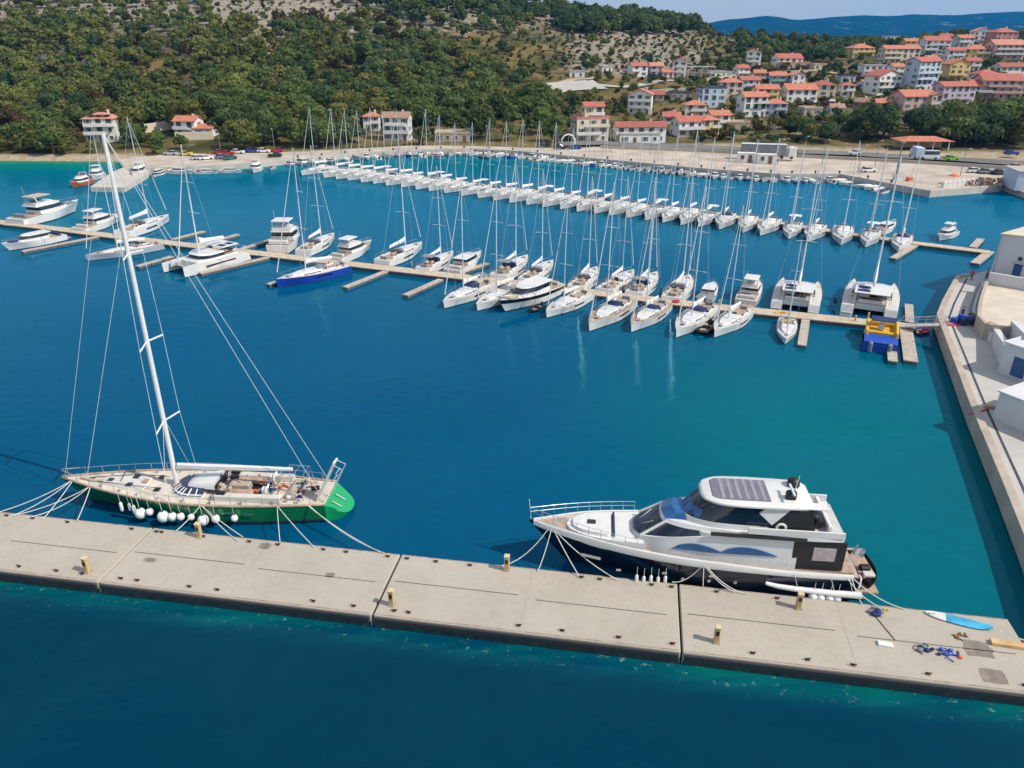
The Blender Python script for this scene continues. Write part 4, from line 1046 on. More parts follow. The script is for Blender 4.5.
# ------------------------------------------------------------------ vehicles, lamps and boats of the far quay
def carpaint(n, c): return mat('car_paint_' + n, c, .3, var=.03, scale=.3, coat=.5)
tyre = mat('tyre_rubber', (.015, .015, .016), .8)
def make_car(paint, van=False):
    def f():
        o = empty('delivery_van' if van else 'parked_car')
        Lc, wd, h1, h2 = (5.2, 1.95, 1.15, 2.2) if van else (4.3, 1.78, .92, 1.46)
        q = lambda s, z, a_, b_: [(a_, wd / 2 * s * .88, z), (a_ - .25, wd / 2 * s, z), (b_ + .25, wd / 2 * s, z), (b_, wd / 2 * s * .9, z)]
        MB().house([q(.96, .25, Lc / 2 - .05, -Lc / 2 + .05), q(1, .55, Lc / 2, -Lc / 2), q(.97, h1, Lc / 2 - .12, -Lc / 2 + .06)], cap0=True).build('body', paint, o, 40)
        a0, b0 = (Lc / 2 - .9, -Lc / 2 + .12) if van else (.75, -1.75)
        MB().house([q(.93, h1 - .01, a0, b0), q(.80, h2 - .06, a0 - .75, b0 + .4 * (not van))]).build('windows', glass, o, 30)
        MB().house([q(.82, h2 - .08, a0 - .7, b0 + .4 * (not van)), q(.78, h2, a0 - .8, b0 + .5 * (not van))]).build('roof_panel', paint, o, 30)
        for x in (Lc * .31, -Lc * .30):
            for s in (1, -1):
                MB().tube([(x, s * (wd / 2 - .2), .32), (x, s * (wd / 2 + .01), .32)], .32, 10).build('wheel', tyre, o)
        return o
    return f
PAINT = {'white': (.75, .75, .74), 'silver': (.45, .46, .48), 'grey': (.20, .21, .23), 'dark': (.02, .022, .028), 'red': (.45, .02, .02), 'blue': (.02, .05, .25), 'yellow': (.70, .50, .02), 'teal': (.02, .12, .14), 'green': (.22, .50, .03)}
cars = {k: Proto(make_car(carpaint(k, v))) for k, v in PAINT.items()}
vans = Proto(make_car(carpaint('white', PAINT['white']), True))
CG = 'vehicles parked along the far shore'
CARS = [('silver', 171, 155, 0, 'silver car parked at the foot of the trees, left of the yellow one'), ('yellow', 186, 155.5, 0, 'yellow car parked under the trees near the left quay'), ('silver', 198, 159.5, 40, 'silver car on the quay facing the water, left of its white neighbour'), ('white', 206, 159.5, 35, 'white car on the quay beside a silver one'),
    ('red', 220, 154, 0, 'red car under the trees, left one of the close red pair'), ('red', 228, 155, 10, 'red car under the trees, right one of the close red pair'), ('grey', 222, 158.5, 60, 'grey car nose to the quay edge by a lamp'), ('teal', 230, 159.5, 50, 'dark teal car on the quay edge'), ('white', 238, 153.5, 0, 'white car between the red pair and the blue car'), ('blue', 252, 152.5, 0, 'blue car parked under the trees behind the quay'),
    ('white', 264, 152.5, 0, 'white car between the blue and the lone red car'), ('red', 277, 152, 5, 'lone red car at the back of the quay'), ('dark', 275, 157, 20, 'black car standing near the quay edge below the lone red one'), ('dark', 544, 147, 20, 'black car left of the white portal arch'), ('dark', 560, 149, 10, 'black car just in front of the white portal arch'), ('blue', 575, 149, 0, 'blue car right of the white portal arch'),
    ('white', 868, 172, 5, 'white car alone on the open gravel quay'), ('white', 853, 158.5, 0, 'white car in the shade at the edge of the pines'), ('green', 950, 164.5, 0, 'bright green car parked in the shade of the pines'), ('white', 974, 172.5, 8, 'white car, first of three parked together on the gravel'), ('grey', 986, 173.5, 4, 'grey car, middle of three parked together on the gravel'), ('dark', 1000, 174.5, 4, 'black car, last of three parked together on the gravel'),
    ('yellow', 1016, 168.5, 0, 'yellow car at the right edge behind the blue-grey shed'), ('grey', 808, 104, 20, 'grey car on the village lane below the brown-red hip roof'), ('white', 843, 102, 0, 'white car on the village lane'), ('dark', 857, 104, 0, 'black car on the village lane'), ('blue', 1010, 158, 0, 'blue car in deep shade under the pines at far right')]
for k, px, row, yaw, lb in CARS:
    p = at(px, row, 1.42) if row > 146.5 and not (150 < row < 167 and px > 840) else hit(px, row)
    if px > 840 and row in (158.5, 164.5, 158): p.z += .55
    p.z = max(p.z, 1.42) if row > 146 else p.z + .5
    cars[k].place(p, rad(yaw + 180 * (px % 2)), 1.0, lb, 'car', CG)
p = hit(926, 166); p.z = max(p.z, 1.2) + .55
vans.place(p, rad(176), 1.15, 'white van parked in the shade between a truck and the green car', 'van', CG)
p = hit(914, 165); p.z = max(p.z, 1.2) + .55
o = empty('box_truck', p, rad(80)); tag(o, 'pale blue box truck standing end-on under the pines', 'truck', CG)
MB().box(-1, 0, 2.1, 5, 2.3, 2.6, bev=.05).build('cargo_box', WM['b'], o); MB().box(2.5, 0, 1.5, 1.7, 2.1, 2.0, bev=.2).build('cab', carpaint('white', PAINT['white']), o); MB().box(3.3, 0, 1.95, .2, 1.9, .7).build('windscreen', glass, o)
for x in (-2.4, 2.4):
    for s in (1, -1): MB().tube([(x, s * .8, .45), (x, s * 1.1, .45)], .45, 10).build('wheel', tyre, o)

# semi-trailer truck and two containers
p = at(769, 161, 1.4); o = empty('semi_truck', (p.x, p.y + 2.5, 1.9), rad(-13)); tag(o, 'long grey-sided lorry with white roof parked behind two white containers', 'truck', CG)
MB().box(-1.3, 0, 2.6, 13.0, 2.6, 3.0, bev=.06).build('trailer', canvasgrey, o); MB().box(-1.3, 0, 4.13, 13.1, 2.7, .12).build('trailer_roof', carpaint('white', PAINT['white']), o)
MB().box(7.1, 0, 2.0, 2.3, 2.5, 3.0, bev=.25).build('cab', carpaint('white', PAINT['white']), o); MB().box(8.22, 0, 2.5, .12, 2.2, .9).build('windscreen', glass, o)
for x in (-6, -4.8, -3.6, 4.2, 7):
    for s in (1, -1): MB().tube([(x, s * .9, .5), (x, s * 1.25, .5)], .5, 10).build('wheel', tyre, o)
for i, (px, row, lb) in enumerate(((747, 162.5, 'left one of two white site containers on the gravel quay'), (767, 164, 'right one of two white site containers on the gravel quay'))):
    p = at(px, row, 1.4); o = empty('site_container', (p.x, p.y + 1.2, 1.4), rad(-12)); tag(o, lb, 'container', 'white containers')
    MB().box(0, 0, 1.35, 5.4, 2.4, 2.5, bev=.04).build('container_box', WM['w'], o); MB().box(0, 0, 2.65, 5.5, 2.5, .1).build('roof', WM['w'], o); put('window', WIN[0], o, (-1.2, -1.2, 1.5)); put('door', DOOR, o, (1, -1.2, .15))

def make_lamp(h):
    def f():
        o = empty('street_lamp')
        MB().tube([(0, 0, 0), (0, 0, h * .6), (0, 0, h)], .11, 6, r1=.06).build('pole', canvasgrey, o)
        MB().tube([(0, 0, h - .1), (.5, 0, h + .25), (1.2, 0, h + .3)], .05, 5).build('arm', canvasgrey, o); MB().box(1.4, 0, h + .28, .7, .3, .14, bev=.04).build('lamp_head', WM['w'], o)
        return o
    return f
lamp = Proto(make_lamp(7.0))
LAMPS = [(221, 153), (275, 152), (342, 153), (487, 148), (568, 151), (610, 152), (650, 155), (729, 160), (777, 165), (803, 161), (822, 165), (858, 172), (875, 166), (960, 176)]
for i, (px, row) in enumerate(LAMPS):
    lamp.place(at(px, row, 1.4), rad(-90 + 12 * (i % 3)), 1.0, 'slim grey street lamp on the far quay, %s from the left' % ordinal(i + 1), 'street lamp', 'street lamps on the far quay')
qbo = Proto(lambda: MB().rev([(.28, 0), (.22, .12), (.20, .5), (.34, .62), (.30, .78), (.05, .84)], n=10).build('quay_bollard', black))
for i in range(26):
    px = 300 + i * 23.5
    if px > 900: break
    q0, q1 = at(px - 4, edge_row(px - 4) if False else 0 + next((ra + (rc - ra) * (px - 4 - a_) / (c_ - a_) for (a_, ra), (c_, rc) in zip(EDGE, EDGE[1:]) if px - 4 <= c_), 190), 1.4), at(px, next((ra + (rc - ra) * (px - a_) / (c_ - a_) for (a_, ra), (c_, rc) in zip(EDGE, EDGE[1:]) if px <= c_), 190), 1.4)
    d = (q1 - q0).normalized(); n_ = Vector((-d.y, d.x, 0)); n_ = n_ if n_.y > 0 else -n_
    qbo.place(q1 + n_ * 1.4, 0, 1.0, 'black iron bollard on the far quay edge, %s from the left' % ordinal(i + 1), 'bollard', 'bollards on the far quay')
p = at(895, 180, 1.4); o = empty('tall_mast_lamp', p, rad(-90)); tag(o, 'tall grey mast with a box at its foot by the quay edge', 'mast')
MB().tube([(0, 0, 0), (0, 0, 9.5)], .22, 8, r1=.12).build('pole', canvasgrey, o); MB().box(0, 0, .7, 1.2, 1.0, 1.4, bev=.05).build('control_box', WM['b'], o); MB().box(.4, 0, 9.5, 1.2, .7, .25, bev=.05).build('lamp_head', canvasgrey, o)

# building blocks, rubble heap, parasol at the quay corner
blk = Proto(lambda: MB().box(0, 0, .7, 1.1, .9, 1.4, bev=.06).build('concrete_block', WM['w']))
for i in range(7):
    o = blk.place(at(944 + i * 4.6, 187.5 - i * .55, 1.4), rad(6), 1.0, 'white concrete block in the row at the quay corner, %s from the left' % ordinal(i + 1), 'concrete block', 'white concrete blocks at the quay corner')
mb = MB(); rr = random.Random(4)
for i in range(46): mb.box(rr.gauss(0, 2.3), rr.gauss(0, 1.0), .35 + rr.random() * 1.2, rr.uniform(.4, 1.3), rr.uniform(.3, 1.0), rr.uniform(.2, .9), rr.choice((0, 0, 1, 2)), rr.random() * 3)
o = mb.build('material_heap', [earth, WM['r'], canvasgrey], loc=at(986, 185, 1.4)); tag(o, 'brown heap of piled building material at the quay corner', 'heap', kind='stuff')
o = empty('parasol', at(952, 184, 1.4)); tag(o, 'red-orange parasol open behind the row of white blocks', 'parasol'); MB().tube([(0, 0, 0), (0, 0, 2.3)], .04, 6).build('pole', steel, o); MB().rev([(1.5, 2.0), (.8, 2.35), (.05, 2.6)], n=10).build('canopy', orange, o)
o = MB().box(0, 0, .5, 1.6, 1.0, 1.0, bev=.1).build('orange_skip', orange, loc=at(909, 181, 1.4), rz=.3); tag(o, 'small orange skip near the tall grey mast', 'skip')

# boats tied up to the far quay
smalls = [Proto(make_open()), Proto(make_open(cab=True)), Proto(make_open(cov=canvasblue)), Proto(make_open(cov=sailwhite)), Proto(make_open(hm=boatblue)), Proto(make_open(cab=True, hm=white)), Proto(make_open(cov=canvasgrey))]
desc = ['white open boat with a console', 'white boat with a small cabin', 'boat under a navy cover', 'boat under a white cover', 'open boat with a blue hull', 'white boat with a dark-windowed cabin', 'boat under a grey cover']
catn = ['boat'] * 7
SB = []
x = 286.0
while x < 905:
    SB.append(x); x += 11.0 if x < 430 else (9.0 if x < 545 else (6.6 if x < 725 else 8.2))
def edge_row(px):
    for (a_, ra), (c_, rc) in zip(EDGE, EDGE[1:]):
        if px <= c_: return ra + (rc - ra) * (px - a_) / (c_ - a_)
    return 190
cnt = {}
for i, px in enumerate(SB):
    if 905 < px: break
    a_, b_ = at(px - 5, edge_row(px - 5), 1.4), at(px + 5, edge_row(px + 5), 1.4)
    d = (b_ - a_).normalized(); n_ = Vector((d.y, -d.x, 0))
    if n_.y > 0: n_ = -n_
    k = R.choice((0, 0, 1, 2, 3, 3, 4, 5, 6)) if px < 840 else R.choice((3, 3, 2, 6))
    p = at(px, edge_row(px), 1.4) + n_ * R.uniform(3.6, 4.6); p.z = 0
    cnt[k] = cnt.get(k, 0) + 1
    smalls[k].place(p, math.atan2(n_.y, n_.x) + R.uniform(-.15, .15) + (math.pi if R.random() < .3 else 0), R.uniform(.85, 1.15) * (1.1 if px < 560 else .95), '%s along the far quay, %s such from the left' % (desc[k], ordinal(cnt[k])), 'boat', 'small boats along the far quay')
B2 = 'larger boats along the left part of the far quay'
def qb(kind, px, row, yaw, s, lb, cat='motorboat'):
    o = protos[kind].place(at(px, row, 0), rad(yaw), s, lb, cat, B2); return o
protos['fisher'] = Proto(make_cruiser(name='fishing_boat', Lh=11, Bm=3.8, hardtop=None, top=True, hullmat=mat('varnished_hull', (.36, .12, .05), .4), cover=orange))
qb('fisher', 81, 186.0, -95, .75, 'wooden orange-brown fishing boat at the tip of the shore jetty', 'fishing boat')
qb('trawler', 97, 179.0, -80, .8, 'white cabin boat inside the tip of the shore jetty')
qb('cruiser', 139, 176.0, -80, .85, 'white flybridge cruiser moored right beside the shore jetty', 'motor yacht')
qb('cruiser_navy', 158, 175.5, -85, .6, 'dark-banded cruiser next to the white one by the jetty')
qb('cruiser_open', 181, 174.0, -12, .62, 'white cruiser lying along the quay below the silver car')
qb('cruiser_blue', 208, 174.0, -5, .5, 'cruiser with navy cover lying along the left quay')
qb('cruiser_open', 231, 173.0, -5, .5, 'white cruiser lying along the quay below the teal car')
qb('trawler', 256, 172.0, -85, .8, 'white pilothouse boat nosing out from the left quay')
qb('cruiser_blue', 272, 169.5, -80, .42, 'little covered cruiser right of the nosing pilothouse boat')
qb('cruiser_open', 330, 163.0, -60, .5, 'white cruiser behind the first masts of the charter row')
qb('cruiser_navy', 437, 158.0, -50, .5, 'dark-banded cruiser behind the middle of the charter row')
o = rib.place(at(485, 158, 0), rad(-80), 1.6, 'big pale dinghy on the far quay with red tubes', 'dinghy')

# ------------------------------------------------------------------ trees and scrub
def translucent(m, k=.42):
    nt = m.node_tree; pb = nt.nodes['Principled BSDF']; tr = nd(nt, 'ShaderNodeBsdfTranslucent'); ms = nd(nt, 'ShaderNodeMixShader'); ms.inputs[0].default_value = k
    nt.links.new(pb.inputs['Base Color'].links[0].from_socket, tr.inputs['Color']); nt.links.new(pb.outputs[0], ms.inputs[1]); nt.links.new(tr.outputs[0], ms.inputs[2]); nt.links.new(ms.outputs[0], nt.nodes['Material Output'].inputs['Surface']); return m
def leafm(n, a_, b_):
    m = mat('foliage_' + n, a_, .9, var=0, scale=.55, col2=b_, spec=.15)
    nt = m.node_tree; oi = nd(nt, 'ShaderNodeObjectInfo'); pb = nt.nodes['Principled BSDF']
    src = pb.inputs['Base Color'].links[0].from_socket
    hv = nd(nt, 'ShaderNodeHueSaturation'); mm = nd(nt, 'ShaderNodeMath', operation='MULTIPLY_ADD'); mm.inputs[1].default_value = .55; mm.inputs[2].default_value = .75
    nt.links.new(oi.outputs['Random'], mm.inputs[0]); nt.links.new(mm.outputs[0], hv.inputs['Value']); nt.links.new(src, hv.inputs['Color']); nt.links.new(hv.outputs['Color'], pb.inputs['Base Color'])
    return translucent(m)
FM = {'dark': leafm('dark_pine', (.038, .074, .032), (.112, .155, .060)), 'olive': leafm('olive_pine', (.11, .118, .030), (.24, .24, .070)), 'green': leafm('mid_green_pine', (.070, .112, .033), (.18, .22, .066)),
      'lime': leafm('light_green_pine', (.10, .125, .032), (.27, .28, .085)), 'yellow': leafm('yellow_green', (.10, .09, .018), (.21, .17, .035)), 'bare': leafm('bare_twigs', (.20, .18, .18), (.34, .31, .31)), 'brown': leafm('brownish_pine', (.06, .045, .018), (.12, .085, .035))}
bark = mat('pine_bark', (.10, .065, .045), .9, var=.3, scale=3)

def crown_data(seed, h, w_, nl, per, fs, shape='pine'):
    """leaf clumps spread over several lobes around a dark inner mass: vertices (n,4,3) quads"""
    r = random.Random(seed); Q = []
    lobes = []
    for i in range(nl):
        if shape == 'column': t = (i + .5) / nl; lobes.append((r.gauss(0, .05) * w_, r.gauss(0, .05) * w_, h * (.12 + .8 * t), w_ * .5 * (1 - .75 * t) + .2, h * .16))
        else:
            an = r.uniform(0, 6.28); q = math.sqrt(r.random()) * w_ * .34; zz = r.uniform(.38, .84) - .22 * (q / w_)
            s = r.uniform(.20, .30) * w_; lobes.append((math.cos(an) * q, math.sin(an) * q, h * zz, s, s * r.uniform(.6, .85)))
    if shape != 'column': lobes.append((0, 0, h * .78, w_ * .24, h * .19))
    for lx, ly, lz, a_, c_ in lobes:
        for i in range(per):
            z = r.uniform(-.75, 1); an = r.uniform(0, 6.283); q = math.sqrt(max(0, 1 - z * z))
            n_ = Vector((q * math.cos(an), q * math.sin(an), z)); rr = r.uniform(.72, 1.10)
            c = Vector((lx + n_.x * a_ * rr, ly + n_.y * a_ * rr, lz + n_.z * c_ * rr))
            n_ = (n_ + Vector((r.gauss(0, .38), r.gauss(0, .38), r.gauss(0, .38)))).normalized()
            u = n_.cross(Vector((r.gauss(0, 1), r.gauss(0, 1), r.gauss(0, 1)))).normalized(); v = n_.cross(u)
            s = fs * r.uniform(.6, 1.35); s2 = s * r.uniform(.55, 1)
            Q.append([c - u * s - v * s2 * .4, c + u * s * .2 - v * s2, c + u * s + v * s2 * .3, c - u * s * .1 + v * s2])
    return np.array([[tuple(p) for p in q] for q in Q]), lobes

def quads_mesh(name, Q, m):
    n = len(Q); me = bpy.data.meshes.new(name)
    me.vertices.add(n * 4); me.vertices.foreach_set('co', Q.reshape(-1).astype(np.float32))
    me.loops.add(n * 4); me.loops.foreach_set('vertex_index', np.arange(n * 4, dtype=np.int32))
    me.polygons.add(n); me.polygons.foreach_set('loop_start', np.arange(0, n * 4, 4, dtype=np.int32)); me.polygons.foreach_set('loop_total', np.full(n, 4, dtype=np.int32))
    me.materials.append(m); me.update(); me.validate(); return me

def trunk_mesh(seed, h, lobes):
    r = random.Random(seed); mb = MB()
    top = (r.gauss(0, .25), r.gauss(0, .25), h * .72)
    mb.tube([(0, 0, -1.2), (top[0] * .3, top[1] * .3, h * .35), top], .24, 6, r1=.07)
    for lx, ly, lz, a_, c_ in lobes[:6]: mb.tube([(top[0] * .3, top[1] * .3, h * r.uniform(.3, .5)), (lx * .6, ly * .6, lz * .85), (lx, ly, lz)], .09, 4, r1=.03)
    return mb.mesh('trunk', bark)

VAR = {}
for kind, n in (('lime', 3), ('dark', 3), ('olive', 4), ('green', 4), ('yellow', 1), ('bare', 2), ('brown', 1)):
    for j in range(n):
        sd_ = sum(map(ord, kind)) + j * 17
        Q, lb = crown_data(sd_, 8.0, 7.9 if kind != 'bare' else 6, 9 + j, 84 if kind != 'bare' else 40, .43 if kind != 'bare' else .34)
        VAR[(kind, j)] = (quads_mesh('crown_' + kind, Q, FM[kind]), trunk_mesh(sd_, 8.0, lb))
NV = {'lime': 3, 'dark': 3, 'olive': 4, 'green': 4, 'yellow': 1, 'bare': 2, 'brown': 1}
LOWV = {}
for kind, n in (('lime', 3), ('dark', 2), ('olive', 3), ('green', 3), ('yellow', 2), ('bare', 2), ('brown', 1)):
    for j in range(n): LOWV[(kind, j)] = crown_data(900 + sum(map(ord, kind)) + j * 31, 8.0, 8.0, 7, 26 if kind != 'bare' else 20, .82 if kind != 'bare' else .6)[0]
NL = {'lime': 3, 'dark': 2, 'olive': 3, 'green': 3, 'yellow': 2, 'bare': 2, 'brown': 1}
BUSH = [crown_data(700 + j, 2.4, 3.2, 4, 13, .55)[0] for j in range(4)]

def dens(px, row):
    """tree cover, scrub cover, height and tones wanted for the ground seen at (px, row)"""
    edge = 380 + (row - 20) * 2.15            # right border of the thick pine wood on the slope
    if px < 562 and px < edge and row < (157 if px < 125 else 151.5):
        d = (.95 if row > 92 else .82) if row > 44 else (.60 if row > 24 else .26)
        if 225 < px < 350 and row < 24: d = .07
        if 255 < px < 276 and 28 < row < 76: d = .20
        if 22 < px < 66 and 44 < row < 88: d *= .45
        if 322 < px < 405 and 88 < row < 97: d = .15
        if row > 150 and px > 130: d = .6
        if px > 400 and row > 128: d *= .35
        return d, (.55 if row > 60 else .95), 8.4 if row > 90 else 7.6, (('light' if noise.noise(Vector((px * .025, row * .05, 6))) > -.18 else 'mix') if px < 262 and row < 112 else 'mix' if px < 150 or row < 50 else 'green')
    if 556 < px < 700 and 20 < row < 35.5: return .98, .3, 9.5, 'darkmix'
    if px <= 562 and row < 24: return .55, .5, 8, 'darkmix'
    if px <= 562: return .14 if row > 30 else .35, .85, 6.5, 'mix'
    if 562 < px < 735 and 35 < row < 64: return .08, 1.3, 4.6, 'mix'
    if 735 < px < 885 and 44 < row < 63: return .70, .8, 6.5, 'darkmix'
    if px > 838 and 112 < row < 161: return (.80 if row < 157 else .4), .5, 10.0, ('darkmix' if noise.noise(Vector((px * .05, row * .1, 2))) < .15 else 'green')
    if 690 < px < 870 and 116 < row < 152: return .34, 1.3, 5.0, 'shrub'
    if px > 562 and 60 < row < 147: return .30, 1.2, 5.0, 'village'
    if px > 880 and 36 < row < 62: return .22, .7, 6, 'village'
    if px > 562 and row < 60: return .2, .6, 6, 'mix'
    return .05, .2, 6, 'mix'

def pick(tone, r):
    x = r.random()
    if tone == 'light': return 'lime' if x < .52 else 'green' if x < .75 else 'olive' if x < .92 else 'dark'
    if tone == 'green': return 'green' if x < .55 else 'olive' if x < .85 else 'dark'
    if tone == 'darkmix': return 'dark' if x < .62 else 'green' if x < .93 else 'olive'
    if tone == 'mix': return 'olive' if x < .46 else 'green' if x < .72 else 'dark' if x < .84 else 'brown' if x < .93 else 'bare' if x < .975 else 'yellow'
    if tone == 'shrub': return 'yellow' if x < .25 else 'bare' if x < .37 else 'olive' if x < .6 else 'dark'
    return 'green' if x < .45 else 'dark' if x < .8 else 'olive' if x < .93 else 'yellow'

ROADPX = [(560, 88.5, 32), (600, 86.5, 20), (640, 85, 12), (680, 82, 10)]
rt = random.Random(5); TREES, SCRUB = [], []
cell = 5.9; yy = 232.0
while yy < 720:
    xx = -.80 * yy
    while xx < .80 * yy:
        x, y = xx + rt.uniform(-.48, .48) * cell, yy + rt.uniform(-.48, .48) * cell
        xx += cell
        z = terrain(x, y)
        if z < (.85 if xx < -80 else 1.3): continue
        px, row = proj(x, y, z)
        if px < -160 or px > 1190 or row < -70: continue
        if any((x - a_) ** 2 + (y - b_) ** 2 < (c_ + 1.6) ** 2 for a_, b_, c_ in TAKEN): continue
        if any((px - a_) ** 2 + ((row - b_) * 4) ** 2 < c_ ** 2 for a_, b_, c_ in ROADPX): continue
        # quay and shore road stay free
        q = at(px, row, 1.4)
        if z < 2.2 and px > 125: 
            br = next((rb + (rc - rb) * (px - pb) / (pc - pb) for (pb, rb), (pc, rc) in zip(sorted(BACK), sorted(BACK)[1:]) if px <= pc), 150)
            if row > br - (.2 if px < 560 else 7): continue
        d, s, h, tone = dens(px, row)
        if px > 562 and noise.noise(Vector((x * .05, y * .05, 9))) < -.15 and d < .3: d *= .3
        if rt.random() < d * (.86 + .9 * noise.noise(Vector((x * .022, y * .022, 5)))):
            k = pick(tone, rt)
            if 30 < px < 130 and 50 < row < 95 and rt.random() < .4: k = 'bare'
            if 150 < px < 210 and 30 < row < 55 and rt.random() < .5: k = 'bare'
            hh = h * rt.choice((rt.uniform(.5, .85), rt.uniform(.8, 1.15), rt.uniform(1.0, 1.45))) * (.6 if k in ('yellow', 'bare') else 1)
            tr_ = row - hh * F / y * .95; rad_ = hh * .42 * F / y
            if any(abs(px - hx) < hw * (.62 if hx < 260 else .55) + rad_ * .8 and -1 < row - hr < 34 and tr_ < hr - 4 for hx, hr, hw in HOUSES): continue
            TREES.append((x, y, z, hh, k, px, row))
        elif rt.random() < s * .75:
            SCRUB.append((x, y, z, rt.uniform(.35, 1.15) * (1.5 if px > 690 and row > 66 else 1), 'yellow' if rt.random() < (.25 if tone in ('shrub', 'village') else .10) else 'brown' if rt.random() < .3 else 'olive' if rt.random() < .55 else 'dark'))
    yy += cell
# the trees that show largest stand one by one, the rest is the wood
seen = lambda t: 4 < t[5] < 1020 and 3 < t[6] < 168
front = sorted((t for t in TREES if seen(t)), key=lambda t: -t[3] / t[1] * (1.25 if t[5] > 562 else 1))[:296]
fset = set(id(t) for t in front)
MARKS = [(101, 130, 'the solar-roofed white villa'), (197, 122, 'the villa with stepped orange roofs'), (395, 128, 'the brown-roofed white house'), (455, 135, 'the low sandy stone building'), (590, 125, 'the big cream terraced villa'), (20, 150, 'the left end of the beach'), (275, 148, 'the lone red car on the quay'),
    (641, 105, 'the tall house with orange gable'), (770, 150, 'the long grey-sided lorry'), (925, 142, 'the orange-red pavilion roof'), (1016, 165, 'the blue-grey harbour shed'), (573, 87, 'the pale paved lot'), (753, 108, 'the big white three-storey house'), (320, 100, 'the small clearing in the wood'), (866, 104, 'the brown gabled cabin'), (955, 98, 'the lilac arched house'), (885, 85, 'the white house with stacked balconies'), (640, 20, 'the bare right end of the ridge')]
TN = {'lime': 'light green pine', 'dark': 'dark green pine', 'olive': 'olive-green pine', 'green': 'mid-green pine', 'yellow': 'yellow-green small tree', 'bare': 'grey bare-twigged tree', 'brown': 'brownish pine'}
grp = {}
for t in front:
    cy_ = t[6] - 6
    mk = min(MARKS, key=lambda q: math.hypot(q[0] - t[5], (q[1] - cy_) * 1.6)); dx, dy = t[5] - mk[0], cy_ - mk[1]
    side = ('left of' if dx < 0 else 'right of') if abs(dx) > abs(dy) * 1.4 else ('uphill of' if dy < 0 else 'downhill of')
    grp.setdefault((mk[2], side, t[4]), []).append((math.hypot(dx, dy), t))
rl = random.Random(3)
for (mk, side, k), L_ in grp.items():
    L_.sort(key=lambda q: q[0])
    for i, (_, t) in enumerate(L_):
        x, y, z, h, k, px, row = t
        o = empty('pine_tree' if k not in ('yellow', 'bare') else 'small_tree', (x, y, z - .1), rl.uniform(0, 6.28)); s = h / 8; o.scale = (s * rl.uniform(.92, 1.15), s * rl.uniform(.92, 1.15), s)
        cm, tm = VAR[(k, rl.randrange(NV[k]))]
        put('crown', cm, o); put('trunk', tm, o)
        tag(o, ('%s %s %s' % (TN[k], side, mk)) + ('' if len(L_) == 1 else ', %s from it' % ('nearest' if i == 0 else ordinal(i + 1) + ' nearest')), 'tree', 'trees on the slope')

def merged(name, items, src, kind='stuff'):
    """one mesh out of many scattered crowns, a material slot per tone"""
    keys = sorted(set(k for *_, k in items)); qs, mi = [], []
    r = random.Random(8)
    for x, y, z, sx, sz, k in items:
        Q = src(k, r); a_ = r.uniform(0, 6.283); c, s = math.cos(a_), math.sin(a_)
        P_ = np.empty_like(Q); P_[..., 0] = (Q[..., 0] * c - Q[..., 1] * s) * sx + x; P_[..., 1] = (Q[..., 0] * s + Q[..., 1] * c) * sx + y; P_[..., 2] = Q[..., 2] * sz + z
        qs.append(P_); mi.append(np.full(len(Q), keys.index(k), dtype=np.int32))
    me = quads_mesh(name, np.concatenate(qs), FM[keys[0]]); me.materials.clear()
    for k in keys: me.materials.append(FM2[k])
    me.polygons.foreach_set('material_index', np.concatenate(mi)); me.update()
    o = bpy.data.objects.new(name, me); C.objects.link(o); tag(o, kind=kind); return o
FM2 = {}
for k, (a_, b_) in {'lime': ((.10, .125, .032), (.27, .28, .085)), 'dark': ((.038, .074, .032), (.112, .155, .060)), 'olive': ((.11, .118, .030), (.24, .24, .070)), 'green': ((.070, .112, .033), (.18, .22, .066)), 'yellow': ((.09, .08, .018), (.20, .16, .035)), 'bare': ((.20, .18, .18), (.34, .31, .31)), 'brown': ((.06, .045, .018), (.12, .085, .035))}.items():
    FM2[k] = translucent(mat('wood_' + k, a_, .9, var=0, scale=.13, col2=b_, spec=.15))
rest = [(x, y, z - .2, h / 8 * rt.uniform(.9, 1.15), h / 8, k) for x, y, z, h, k, px, row in TREES if True and not any(False for _ in ())]
rest = [q for q, t in zip(rest, TREES) if id(t) not in fset]
merged('forest', rest, lambda k, r: LOWV[(k, r.randrange(NL[k]))])
merged('scrub', [(x, y, z - .15, s, s * .9, k) for x, y, z, s, k in SCRUB], lambda k, r: BUSH[r.randrange(4)])
print('trees', len(TREES), 'scrub', len(SCRUB))

# ------------------------------------------------------------------ concrete pier in the foreground
rust = mat('rusty_iron', (.16, .07, .035), .8, var=.35, scale=6)
stain = mat('concrete_stain', (.24, .20, .165), .9, var=.25, scale=1.5)
darkst = mat('groove_shadow_joint', (.11, .095, .08), .95, var=.2)
pierc = bpy.data.materials.new('pier_concrete'); pierc.use_nodes = True; nt = pierc.node_tree; b = nt.nodes['Principled BSDF']; L = nt.links.new
b.inputs['Roughness'].default_value = .9; b.inputs['Specular IOR Level'].default_value = .2
geo = nd(nt, 'ShaderNodeNewGeometry')
c1 = ramp(noise_node(.22, 8, .65).outputs['Fac'], [(.3, (.37, .33, .27)), (.52, (.425, .38, .315)), (.72, (.47, .425, .355))])
c2 = ramp(noise_node(2.6, 8, .8).outputs['Fac'], [(.35, (.32, .28, .225)), (.5, (.425, .38, .315)), (.7, (.485, .44, .37))])
mxn = nd(nt, 'ShaderNodeMix', data_type='RGBA'); mxn.inputs['Factor'].default_value = .32; L(c1.outputs['Color'], mxn.inputs['A']); L(c2.outputs['Color'], mxn.inputs['B'])
sp = nd(nt, 'ShaderNodeValToRGB'); sp.color_ramp.elements[0].position = .69; sp.color_ramp.elements[0].color = (0, 0, 0, 1); sp.color_ramp.elements[1].position = .80; sp.color_ramp.elements[1].color = (.75, .75, .75, 1)
